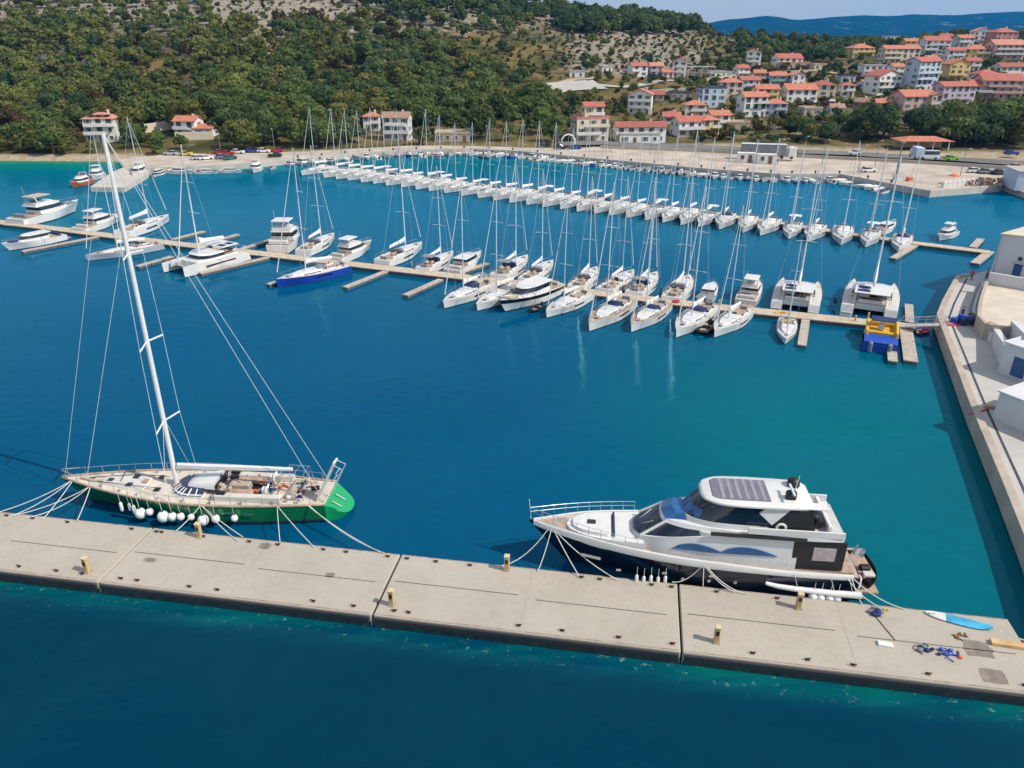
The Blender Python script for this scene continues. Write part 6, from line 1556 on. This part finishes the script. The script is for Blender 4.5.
# cockpit: raised coamings, dark wells, wheels, instrument boxes
for s in (1, -1):
    MB().box(-4.4, s * 1.62, 1.92, 5.6, .5, .62, bev=.12).build('cockpit_coaming', cream, g)
    MB().box(-3.3, s * .95, 1.98, 2.6, .62, .35, bev=.08).build('cockpit_seat', teak, g)
    MB().box(-2.2, s * 1.6, 2.32, .75, .05 + .3, .22, bev=.03).build('side_window', glass, g)
    MB().torus((-6.1, s * .95, 2.45), .62, .045, 18, 5, axis='X').build('steering_wheel', steel, g)
    MB().box(-5.6, s * .95, 2.1, .45, .5, .9, bev=.08).build('steering_console', white, g)
MB().box(-3.6, 0, 1.66, 3.8, 1.5, .05).build('cockpit_sole', black, g)
MB().box(-3.2, 0, 2.05, 1.7, .8, .55, bev=.06).build('cockpit_table', greyteak, g)
MB().box(-7.8, .1, 1.85, 1.0, 2.4, .35, bev=.08).build('aft_cockpit', greyteak, g)
MB().loft([[(-8.0, -.6, 1.8), (-8.5, -.6, 2.45), (-8.62, -.6, 2.4), (-8.3, -.6, 1.8)], [(-8.0, .9, 1.8), (-8.5, .9, 2.45), (-8.62, .9, 2.4), (-8.3, .9, 1.8)]]).build('dark_windbreak', canvasblue, g)
rg = random.Random(21)
cl = [canvasgrey, orange, teak, black, canvasblue, white, canvastan, greyteak, redcloth]
for i in range(34):
    x = rg.uniform(-9.8, -1.2); yv = rg.uniform(-1.75, 1.75); m_ = rg.choice(cl[:8] if i % 9 else [orange, redcloth])
    MB().box(x, yv, rg.uniform(1.75, 1.95) + (.5 if x > -3.2 and abs(yv) < 1.1 else .22), rg.uniform(.2, .7), rg.uniform(.12, .45), rg.uniform(.12, .3), rz=rg.uniform(-.5, .5), bev=.04).build('deck_gear', m_, g)
for i in range(7):
    x = rg.uniform(-9, 8); a_ = rg.uniform(-1, 1); MB().tube([(x, a_, 2.0 + .2 * (x > 3)), (x - .6, a_ + .35, 1.98 + .2 * (x > 3)), (x - 1.4, a_ - .2, 2.0 + .15 * (x > 4))], .035, 4).build('deck_line', rope if i % 2 else teak, g)
# stern arch of tubes, gangway raised at the stern
for s in (1, -1): MB().tube([(-8.9, s * 1.5, 1.7), (-8.7, s * 1.4, 3.2), (-7.0, s * 1.4, 3.3), (-6.8, s * 1.5, 1.75)], .035, 5).build('bimini_frame', steel, g)
for x in (-8.7, -7.9, -7.0): MB().tube([(x, -1.4, 3.25), (x, 0, 3.42), (x, 1.4, 3.25)], .03, 5).build('bimini_bow', steel, g)
gw = empty('gangway', g.matrix_basis @ Vector((-9.95, .95, 1.7)), ya); tag(gw, 'white folding gangway raised upright at the stern of the green yacht', 'gangway')
MB().box(-.95, 0, 1.85, .18, .8, 4.2, ry=-.46, bev=.05).build('walkway', white, gw)
for s in (1, -1):
    q = MB(); q.tube([(-.6, s * .42, .2), (-1.05, s * .42, .3), (-2.5, s * .42, 3.2), (-1.8, s * .4, 3.5)], .035, 5); q.build('hand_rail', white, gw)
for i in range(5): MB().tube([(-1.05 - i * .22, -.42, .5 + i * .55), (-1.05 - i * .22, .42, .5 + i * .55)], .025, 4).build('rung', white, gw)
# rig
mx, mz, MHT = 2.25, 1.9, 27.9
top = Vector((mx - .3, 0, mz + MHT))
mp = lambda q: Vector((mx - .3 * q, 0, mz + MHT * q))
ms = MB().tube([mp(0), mp(.3), mp(.7), mp(1)], .21, 10, r1=.15).build('mast', alu, g, 60)
MB().rev([(.42, 0), (.42, .14), (.3, .3)], n=12).build('mast_collar', teak, ms, loc=(mx, 0, mz - .08))
for q, w_ in ((.21, 1.95), (.455, 1.75), (.70, 1.35)):
    p = mp(q); MB().tube([(p.x - .35, -w_, p.z), (p.x, 0, p.z + .12), (p.x - .35, w_, p.z)], .07, 5).build('spreader', alu, ms)
p = mp(.80); MB().ball((p.x + .25, 0, p.z), .22, 0, 8).build('radar', white, ms)
bo = MB().tube([(mx - .3, 0, 3.55), (mx - 10.0, 0, 3.75)], .17, 8).build('boom', alu, g, 60)
MB().loft([[(x, -w_, 3.62), (x, -w_ * .9, 3.62 + h_ * .7), (x, 0, 3.62 + h_), (x, w_ * .9, 3.62 + h_ * .7), (x, w_, 3.62)] for x, w_, h_ in ((mx - .4, .16, .4), (mx - 3, .24, .38), (mx - 7, .2, .36), (mx - 9.8, .12, .3))]).build('sail_cover', sailwhite, bo, 50)
bowp = Vector((LG / 2 - .5, 0, 2.35))
st = [('forestay', [bowp, top], .017), ('inner_forestay', [bowp - Vector((1.9, 0, 0)), mp(.76)], .022), ('backstay', [(-LG / 2 + 1.9, 1.2, 1.7), top], .017), ('backstay', [(-LG / 2 + 1.9, -1.2, 1.7), top], .017), ]
for n0, pts, r_ in st: MB().tube(pts, r_, 5).build(n0, alu, g)
for s in (1, -1):
    a_ = [mp(.21) + Vector((-.35, s * 1.95, 0)), mp(.455) + Vector((-.35, s * 1.75, 0)), mp(.70) + Vector((-.35, s * 1.35, 0))]
    MB().tube([Vector((mx - .6, s * 2.45, 1.8))] + a_ + [top], .02, 4).build('cap_shroud', alu, g)
    MB().tube([Vector((mx - .2, s * 2.42, 1.8)), mp(.23)], .018, 4).build('lower_shroud', alu, g)
    q = MB(); rail(q, gsh, s, .05, .97, 17, .72, .06, .024); q.build('guard_rail', steel, g)
MB().tube([(LG / 2 - 1.6, -.55, 2.9), (LG / 2 - .4, -.12, 3.0), (LG / 2 - .4, .12, 3.0), (LG / 2 - 1.6, .55, 2.9)], .03, 5).build('pulpit', steel, g)
q = MB(); q.tube([(10.4, 0, 2.28), (9.3, .3, 2.25), (8.4, .2, 2.22)], .12, 6); q.build('furled_sail_bag', canvastan, g)
for x in (-1.5, .2): 
    q = MB(); q.box(x - 3.2, 2.53 if x > 5 else 2.62, 1.02, .9, .07, .07); q.build('hull_fitting', steel, g)

# ------------------------------------------------------------------ fenders and mooring lines
fendw = mat('fender_white', (.76, .76, .74), .45, var=.05)
def make_fender(kind):
    def f():
        o = empty('ball_fender' if kind == 'ball' else 'long_fender')
        if kind == 'ball': MB().ball((0, 0, 0), .42, 0, 14, (1, 1, 1.12)).build('buoy', fendw, o, 60); MB().rev([(.10, .44), (.08, .56)], n=8).build('eye_cap', canvasblue, o)
        else: MB().rev([(.03, -.62), (.16, -.5), (.19, -.3), (.19, .3), (.16, .5), (.05, .62)], n=10).build('buoy', fendw, o, 60)
        MB().tube([(0, 0, .5), (0, .08, 1.75)], .025, 4).build('lanyard', rope, o); return o
    return f
ball, longf = Proto(make_fender('ball')), Proto(make_fender('long'))
FGp = 'fenders of the green yacht'
def gport(x): 
    t = max(0, min(1, (x - .8 + (LG - 1.6) / 2) / (LG - 1.6))); return gsh(t)
bowfrac = lambda c: LG / 2 - (c - 25) / 955 * LG
i1 = i2 = 0
for c, kind, s, dz in ((268, 'l', .75, -.1), (298, 'l', .62, .0), (314, 'l', .75, -.15), (338, 'b', 1.05, -.3), (369, 'b', .72, -.1), (417, 'b', 1.1, -.28), (446, 'b', .85, -.25), (473, 'b', .75, -.2), (506, 'b', .65, -.2), (546, 'b', 1.05, -.35), (584, 'b', .8, -.25), (642, 'b', .68, -.2)):
    x = bowfrac(c) ; _, bq, zq = gport(x); p = g.matrix_basis @ Vector((x, bq + .38 * s, zq * .5 + dz + .15))
    if kind == 'b': i1 += 1; ball.place(p, ya, s, 'round white fender on the green hull, %s from the bow' % ordinal(i1), 'fender', FGp)
    else: i2 += 1; longf.place(p, ya, s, 'slim white fender near the green bow, %s from the bow' % ordinal(i2), 'fender', FGp)
FM_ = 'fenders of the black motor yacht'
for i, x in enumerate((-8.4, -8.9, -9.5, -10.0)):
    p = onyacht(x, 3.35, .55); ball.place(p, ya, .72, 'round white fender under the long inflatable on the motor yacht quarter, %s from the bow' % ordinal(i + 1), 'fender', FM_)
o = empty('long_inflatable_fender', onyacht(-8.3, 3.3, 1.0), ya); tag(o, 'very long white inflatable fender hung along the aft quarter of the motor yacht', 'fender', FM_)
MB().tube([(-3.2, 0, .1), (-3.0, 0, .05), (-1.5, 0, .0), (1, 0, .02), (2.3, -.05, .06), (2.9, -.1, .14), (3.1, -.1, .2)], .27, 10, r1=.12).build('buoy', fendw, o, 60)
for x in (-2.6, -1.4, 1.0): MB().tube([(x, 0, .2), (x + .3, -.3, 1.1)], .025, 4).build('lanyard', rope, o)
for i in range(5): 
    p = onyacht(3.6 - i * .5, 2.98 - .02 * i, .75 - .1 * (i % 2)); longf.place(p, ya, .62, 'dark-roped slim fender amidships on the black hull, %s from the bow' % ordinal(i + 1), 'fender', FM_)

def line(a_, b_, sag, label, r_=.034): tag(MB().tube(curve_line(a_, b_, sag, 9), r_, 5).build('mooring_line', rope), label, 'rope', 'mooring lines at the pier')
GP = lambda x, f=1.0, up=.05: g.matrix_basis @ Vector((x, gport(x)[1] * f, gport(x)[2] + up))
PC = lambda px, row: at(px, row, PT + .1)
GL = [(11.0, (-40, 521), .5, 'uppermost bow line of the green yacht, running off to the left'), (11.0, (-22, 526), .6, 'second bow line of the green yacht, running off to the left'), (10.9, (43, 519), .1, 'short bow line from the green bow to the pier edge'),
      (9.1, (13, 515.5), .3, 'upper spring line from the green foredeck leftwards'), (9.1, (26, 518), .45, 'lower slack spring line from the green foredeck leftwards'), (9.0, (77, 521), .08, 'steep line from the green foredeck to the pier'),
      (-.9, (176, 531), .1, 'midship line of the green yacht slanting left to the pier'), (-1.0, (243, 537), .12, 'upper midship line of the green yacht slanting right'), (-1.1, (238, 541), .3, 'lower midship line of the green yacht slanting right'), (-7.0, (280, 542), -.25, 'stern quarter line of the green yacht dropping straight to the pier'), (-7.05, (314, 547), .12, 'stern quarter line of the green yacht slanting right'),
      (-9.4, (380, 552), .3, 'upper long stern line from the green yacht to the pier joint'), (-9.5, (384, 553), .55, 'lower long stern line from the green yacht to the pier joint')]
for x, q, sag, lb in GL: line(GP(x), PC(*q), sag, lb)
YP = lambda x: y.matrix_basis @ Vector((x, sh(max(0, min(1, x / LY + .5)))[1] + .05, sh(max(0, min(1, x / LY + .5)))[2]))
ML = [(10.0, (500, 566), .7, 'slack bow line from the motor yacht to the service post'), (9.8, (538, 571), .25, 'steep bow line from the motor yacht to the pier'), (9.6, (579, 576), .1, 'straight spring line from the motor yacht bow'), (9.5, (618, 580), .35, 'longest spring line from the motor yacht bow'), (-.8, (672, 582), .45, 'midship line of the motor yacht slanting left'), (-.9, (703, 586), .05, 'short steep midship line of the motor yacht'), (-1.0, (735, 592), .3, 'inner midship line of the motor yacht slanting right'), (-1.1, (748, 594), .45, 'outer midship line of the motor yacht slanting right'),
      (-10.9, (862, 604), .15, 'short stern line of the motor yacht'), (-11.0, (905, 609), .35, 'long stern line of the motor yacht running right along the pier'), (-10.6, (880, 607), .3, 'middle stern line of the motor yacht')]
for x, q, sag, lb in ML: line(YP(x), PC(*q), sag, lb)

# ------------------------------------------------------------------ landward quay on the right
ZQ = 1.8
qpave = mat('quay_paving_light', (.47, .44, .40), .85, var=.08, scale=.25)
qwall = mat('quay_wall_stone', (.42, .35, .28), .85, var=.15, scale=.4, bump=.2)
bluewall = mat('plaster_white', (.60, .60, .60), .85, var=.06, scale=.3)
ochrefl = mat('terrace_paving', (.58, .50, .40), .85, var=.1, scale=.4)
terra = mat('terrace_rust_edge', (.42, .22, .14), .85, var=.15)
OUT = [(968, 275), (957, 276.5), (943, 302), (937.5, 316), (943, 331), (971, 406), (1002, 480), (1028, 545), (1066, 650)]
op = [at(x, y_, ZQ) for x, y_ in OUT]
far = [at(1200, 700, ZQ), at(1500, 400, ZQ), at(1300, 262, ZQ), at(1000, 268, ZQ)]
flat('quay_ground', op + far, ZQ, qpave, -2)
mb = MB()
for a_, b_ in zip(op, op[1:]):
    d = b_ - a_; n_ = Vector((-d.y, d.x, 0)).normalized()
    if n_.x < 0: n_ = -n_
    mb.prism([(p.x, p.y) for p in (a_ - n_ * .15, b_ - n_ * .15, b_ + n_ * .55, a_ + n_ * .55)], .2, ZQ + .28)
tag(mb.build('quay_wall_coping', qwall), kind='structure')
mb = MB()
for a_, b_ in zip(op[1:], op[2:]):
    d = b_ - a_; n_ = Vector((-d.y, d.x, 0)).normalized()
    if n_.x < 0: n_ = -n_
    mb.prism([(p.x, p.y) for p in (a_ + n_ * 1.25, b_ + n_ * 1.25, b_ + n_ * 1.5, a_ + n_ * 1.5)], ZQ, ZQ + .012)
tag(mb.build('quay_drain_channel', mat('drain_dark', (.05, .055, .075), .8)), kind='structure')
def W(px, row, z): return at(px, row, z)
# raised terrace
ZT = 3.3
tp = [W(986, 283, ZT), W(981, 296, ZT), W(977.5, 309, ZT), W(977, 319, ZT), W(985, 328, ZT), W(1010, 331, ZT), W(1090, 340, ZT), W(1130, 300, ZT), W(1060, 279, ZT)]
o = empty('terrace', (tp[0].x, tp[0].y, 0)); tag(o, 'raised cream terrace with curved edge in front of the white harbour building', 'terrace')
rel = [(p.x - tp[0].x, p.y - tp[0].y) for p in tp]
q = MB(); q.prism(rel, 0, ZT); q.build('terrace_block', ochrefl, o)
q = MB()
for (a0, a1), (b0, b1) in zip(rel[:7], rel[1:7]):
    d = Vector((b0 - a0, b1 - a1, 0)); n_ = Vector((-d.y, d.x, 0)).normalized() * .35
    q.prism([(a0 - n_.x * .2, a1 - n_.y * .2), (b0 - n_.x * .2, b1 - n_.y * .2), (b0 + n_.x, b1 + n_.y), (a0 + n_.x, a1 + n_.y)], .4, ZT + .55)
q.build('parapet', qwall, o)
q = MB(); q.prism([(p.x - tp[0].x, p.y - tp[0].y) for p in (W(989, 321, ZT), W(1000, 325, ZT), W(1080, 333, ZT), W(1080, 335, ZT), W(999, 327.5, ZT), W(986, 323.5, ZT))], ZT + .002, ZT + .02); q.build('rust_border', terra, o)
q = MB(); a_, b_ = W(987, 284, ZT), W(1080, 300, ZT); d = b_ - a_; n_ = Vector((-d.y, d.x, 0)).normalized() * .4
q.prism([(p.x - tp[0].x, p.y - tp[0].y) for p in (a_, b_, b_ + n_, a_ + n_)], ZT - 1, ZT + 1.7); q.build('back_parapet', bluewall, o)
# curved steps outside the terrace
for i in range(3):
    k = .55 * (i + 1)
    pts = [W(986 - 2.2 * (3 - i), 285, ZQ), W(981 - 2.6 * (3 - i), 297, ZQ), W(977 - 2.6 * (3 - i), 310, ZQ), W(976 - 2.0 * (3 - i), 321, ZQ)]
    q = MB(); q.prism([(p.x - tp[0].x, p.y - tp[0].y) for p in pts + [W(990, 321, ZQ), W(992, 285, ZQ)]], ZQ - .5, ZQ + .32 * (i + 1)); q.build('step', bluewall if i % 2 else canvasgrey, o)
# white harbour building
fl_, fr_ = W(989, 274, ZT - .4), W(1046, 287, ZT - .4); d = (fr_ - fl_); ang = math.atan2(d.y, d.x)
o = empty('harbour_building', fl_, ang); tag(o, 'white harbour building with sloping roof edge and small blue door', 'building')
mb = MB(); HB = 6.1
mb.add([(0, 0, -2), (16, 0, -2), (16, 11, -2), (0, 11, -2), (0.3, 0, HB), (16, 0, HB + 1.2), (16, 11, HB + 1.2), (.3, 11, HB)], [(0, 3, 2, 1), (4, 5, 6, 7), (0, 1, 5, 4), (1, 2, 6, 5), (2, 3, 7, 6), (3, 0, 4, 7)]); mb.build('wall', bluewall, o)
mb = MB(); mb.add([(.1, -.2, HB + .02), (16.2, -.2, HB + 1.24), (16.2, 11.2, HB + 1.24), (.1, 11.2, HB + .02), (.1, -.2, HB + .22), (16.2, -.2, HB + 1.44), (16.2, 11.2, HB + 1.44), (.1, 11.2, HB + .22)], [(0, 3, 2, 1), (4, 5, 6, 7), (0, 1, 5, 4), (1, 2, 6, 5), (2, 3, 7, 6), (3, 0, 4, 7)]); mb.build('roof', WM['c'], o)
dr = MB().box(3.6, -.03, 1.35, 1.1, .12, 2.2).build('door', mat('dull_blue_door', (.03, .09, .22), .7), o); MB().box(3.6, -.10, 3.2, .5, .1, .5).build('window', black, o); MB().box(8.4, -.05, 2.6, 1.6, .12, 1.3).build('window', glass, o)
MB().tube([(.5, -.08, -.3), (.42, -.08, HB - .2)], .06, 6).build('downpipe', steel, o); MB().box(6.0, -.06, 1.4, .9, .1, .9).build('window', glass, o); MB().box(3.6, -.35, 2.62, 1.7, .7, .08).build('door_canopy', steel, o)
for i in range(3): MB().box(3 + i * 3.2, 5, HB + 1.0 + i * .2, 1.1, .8, .9, bev=.05).build('roof_unit', canvasgrey, o)
# lower ramps and parapets by the near steps
def par(a_, b_, h0, h1, t, label, m_=bluewall, z=ZQ):
    p, q_ = W(*a_, z), W(*b_, z); d = q_ - p; n_ = Vector((-d.y, d.x, 0)).normalized() * t
    mb = MB(); vs = [(v.x - p.x, v.y - p.y, zz) for zz in (-.3,) for v in (p, q_, q_ + n_, p + n_)] + [(v.x - p.x, v.y - p.y, hh) for v, hh in ((p, h0), (q_, h1), (q_ + n_, h1), (p + n_, h0))]
    mb.add(vs, [(0, 3, 2, 1), (4, 5, 6, 7), (0, 1, 5, 4), (1, 2, 6, 5), (2, 3, 7, 6), (3, 0, 4, 7)] if True else [])
    tag(mb.build('parapet_wall', m_, loc=p), label, 'wall')
par((989, 338), (1002, 372), 1.5, 2.6, .7, 'sloping parapet wall beside the landward ramp, inner one')
par((1006, 338), (1016, 371), 2.3, 4.2, .8, 'taller sloping parapet wall beside the landward ramp, outer one')
par((983, 337), (990, 343), 1.2, 1.2, .9, 'short white parapet at the head of the landward ramp')
p = W(1012, 388, ZQ); o = empty('quay_pavilion', (p.x + 6.5, p.y + 3.2, ZQ), rad(-62)); tag(o, 'tall plain white building at the right edge that shades the near quay', 'building')
MB().box(0, 0, 1.7, 7, 9, 3.6).build('wall', bluewall, o); MB().box(0, 0, 3.6, 7.4, 9.4, .2).build('roof', bluewall, o); MB().box(-1.5, -4.52, 1.3, 1.4, .08, 2.2).build('door', MATS['dull_blue_door'], o)
p = W(1032, 440, ZQ); o = empty('quay_pavilion', (p.x + 4.5, p.y, ZQ), rad(-62)); tag(o, 'low blue-shaded building just out of view on the near quay', 'building')
MB().box(0, 0, 1.4, 13, 6, 2.9).build('wall', bluewall, o); MB().box(0, 0, 2.95, 13.3, 6.3, .15).build('roof', bluewall, o); MB().box(0, -3.02, 1.2, 1.4, .08, 2.2).build('door', MATS['dull_blue_door'], o)
o = MB().tube([W(978, 412, ZQ) + Vector((-1.2, -.6, .06)), W(984, 411, ZQ) + Vector((0, 0, .1)), W(986, 411, ZQ) + Vector((.4, .2, .06))], .07, 6).build('red_hose', redcloth); tag(o, 'short red hose lying across the quay edge', 'hose')
o = MB().box(0, 0, .2, 2.6, .5, .35, bev=.08).build('timber_bench', mat('bench_timber', (.45, .33, .2), .8), loc=W(998, 409, ZQ), rz=-.25); tag(o, 'small timber bench lying on the sunlit near quay', 'bench')
# gangway from the main pontoon to the quay
a_, b_ = W(898, 325.5, .7), W(944, 324, ZQ + .3); d = b_ - a_
o = empty('gangway', a_); tag(o, 'light metal gangway joining the main pontoon to the landward quay', 'gangway')
n_ = Vector((-d.y, d.x, 0)).normalized()
mb = MB(); mb.add([n_ * .6, d + n_ * .6, d - n_ * .6, -n_ * .6] + [v - Vector((0, 0, .18)) for v in (n_ * .6, d + n_ * .6, d - n_ * .6, -n_ * .6)], [(3, 2, 1, 0), (4, 5, 6, 7), (0, 1, 5, 4), (1, 2, 6, 5), (2, 3, 7, 6), (3, 0, 4, 7)]); mb.build('walkway', deckgrey, o)
for s in (1, -1): MB().tube([n_ * s * .6 + Vector((0, 0, .9)), d + n_ * s * .6 + Vector((0, 0, .9))], .04, 5).build('hand_rail', steel, o)
for i in range(6):
    for s in (1, -1): v = d * (i / 5) + n_ * s * .6; MB().tube([v, v + Vector((0, 0, .9))], .03, 4).build('rail_post', steel, o)
for q_, px_, lb in ((.2, 0, 'upper'), (.55, 4, 'lower')):
    o = MB().tube(curve_line(W(903, 316 + px_, .7), W(940, 315 + px_, ZQ), q_), .03, 4).build('mooring_line', rope); tag(o, '%s mooring line from the pontoon end to the quay corner above the gangway' % lb, 'rope', 'lines at the pontoon end')
rib2 = Proto(make_rib(mat('red_tube', (.55, .04, .12), .5))); rib2.place(W(922, 333, 0), rad(20), .62, 'small red-striped dinghy floating under the gangway', 'dinghy')
heap2 = MB(); rr = random.Random(6)
for i in range(10): heap2.box(rr.gauss(0, .9), rr.gauss(0, .7), .3 + rr.random() * .5, rr.uniform(.4, 1.1), rr.uniform(.3, .8), rr.uniform(.4, 1.0), i % 3, rr.random() * 3)
o = heap2.build('covered_stack', [canvasblue, canvasgrey, boatblue], loc=W(963, 322, ZQ)); tag(o, 'stack of things under navy sheets at the head of the gangway', 'stack')
o = empty('red_mat', W(953, 324, ZQ), .1); tag(o, 'flat red and grey mat on the quay beside the gangway', 'mat'); MB().box(0, 0, .04, 2.6, 1.5, .06, bev=.02).build('mat_cloth', redcloth, o); MB().box(-.3, .1, .09, 1.1, .7, .03, bev=.01).build('grey_patch', canvasgrey, o)
tubm = MB().tube([(0, 0, 0), (0, 0, .9)], .28, 12); o = tubm.build('navy_bollard_cover', canvasblue, loc=at(835, 303, .6)); 
o.location.z = .6; tag(o, 'dark navy covered pedestal standing between the two catamarans', 'pedestal')
o = MB().box(0, 0, .35, .22, .22, .95, bev=.03).build('dock_pedestal', postm, loc=at(719, 305, .6)); tag(o, 'small wooden pedestal beside the white flybridge motorboat', 'pedestal', 'pedestals on the main pontoon')
for px_, row, lb in ((483, 277, 'dock pedestal near the leftmost bow-in yacht'), (855, 321, 'dock pedestal left of the yellow and blue boat'), (868, 318, 'dock pedestal behind the yellow and blue boat'), (412, 266, 'dock pedestal between the two bare finger pontoons')):
    o = MB().box(0, 0, .35, .22, .22, .95, bev=.03).build('dock_pedestal', postm, loc=at(px_, row, .6)); tag(o, 'small wooden ' + lb, 'pedestal', 'pedestals on the main pontoon')
o = MB().tube([(0, 0, 0), (.8, .2, .1), (1.4, -.1, .06), (2.2, .2, .1)], .16, 6).build('yellow_hose', mat('yellow_hose', (.6, .36, .03), .6), loc=at(775, 313, .65)); tag(o, 'yellow hose lying on the pontoon left of the small bow-in yacht', 'hose')
o = MB().torus((0, 0, .1), .45, .12, 14, 6).build('hose_coil', redcloth, loc=at(676, 302, .64)); tag(o, 'red hose coiled on the main pontoon', 'hose')

# ------------------------------------------------------------------ people
skin = mat('skin', (.42, .24, .16), .6, var=.08); hair = mat('dark_hair', (.03, .02, .015), .8); jeans = mat('dark_trousers', (.03, .04, .07), .85)
def person(loc, rz, shirt, label, walk=.12):
    o = empty('person', loc, rz); tag(o, label, 'person')
    J = [(0, 0, .93), (0, 0, 1.15), (0, 0, 1.40), (0, 0, 1.50), (0.02, 0, 1.60), (.01, 0, 1.72)]
    vs = list(J); ed = [(i, i + 1) for i in range(5)]; rd = [.13, .125, .14, .06, .09, .075]
    for s in (1, -1):
        b0 = len(vs); w_ = walk * s
        vs += [(0, s * .09, .88), (w_ * .6, s * .10, .48), (w_, s * .10, .09), (w_ + .14, s * .11, .04)]; rd += [.085, .06, .045, .035]; ed += [(0, b0), (b0, b0 + 1), (b0 + 1, b0 + 2), (b0 + 2, b0 + 3)]
        b1 = len(vs); vs += [(0, s * .19, 1.40), (-w_ * .3, s * .25, 1.13), (-w_ * .8 + .08, s * .24, .90), (-w_ * .8 + .11, s * .24, .81)]; rd += [.06, .045, .034, .035]; ed += [(2, b1), (b1, b1 + 1), (b1 + 1, b1 + 2), (b1 + 2, b1 + 3)]
    me = bpy.data.meshes.new('body'); me.from_pydata(vs, ed, []); me.materials.append(skin)
    bo = bpy.data.objects.new('body', me); C.objects.link(bo); bo.parent = o
    sk = bo.modifiers.new('s', 'SKIN'); me.skin_vertices.new() if not me.skin_vertices else None
    for i, r_ in enumerate(rd): me.skin_vertices[0].data[i].radius = (r_, r_ * 1.1); 
    me.skin_vertices[0].data[0].use_root = True; bo.modifiers.new('d', 'SUBSURF').levels = 1; bo.modifiers['d'].render_levels = 2
    MB().loft([[(.15 * f * math.cos(a_), .215 * f * math.sin(a_), z) for a_ in [k * .7854 for k in range(8)]] for z, f in ((.88, .92), (1.1, .88), (1.32, 1.02), (1.44, .9), (1.49, .45))]).build('jacket', shirt, o, 60)
    for s in (1, -1): MB().tube([(0, s * .19, 1.43), (-walk * s * .3, s * .255, 1.13), (-walk * s * .8 + .08, s * .245, .92)], .075, 7, r1=.055).build('sleeve', shirt, o, 60); MB().tube([(0, s * .09, .95), (walk * s * .6, s * .10, .48), (walk * s, s * .10, .10)], .10, 7, r1=.065).build('trouser_leg', jeans, o, 60)
    MB().ball((-.01, 0, 1.71), .105, 0, 10, (1, .92, .95)).build('hair', hair, o, 60); return o
person(at(705, 304, .63), 1.2, redcloth, 'person in a red jacket standing on the main pontoon')
person(W(971, 280, ZQ), .4, redcloth, 'person in red walking at the tip of the landward quay', .2)
person(W(986, 279, ZQ), 2.4, mat('pink_jacket', (.6, .08, .2), .8), 'person in pinkish red at the top of the curved steps')
person(W(961, 319, ZQ), 1.9, canvasblue, 'person in dark blue beside the navy stack near the gangway')
person(W(970, 326, ZQ), -.6, boatblue, 'person in bright blue beside the terrace corner', .16)
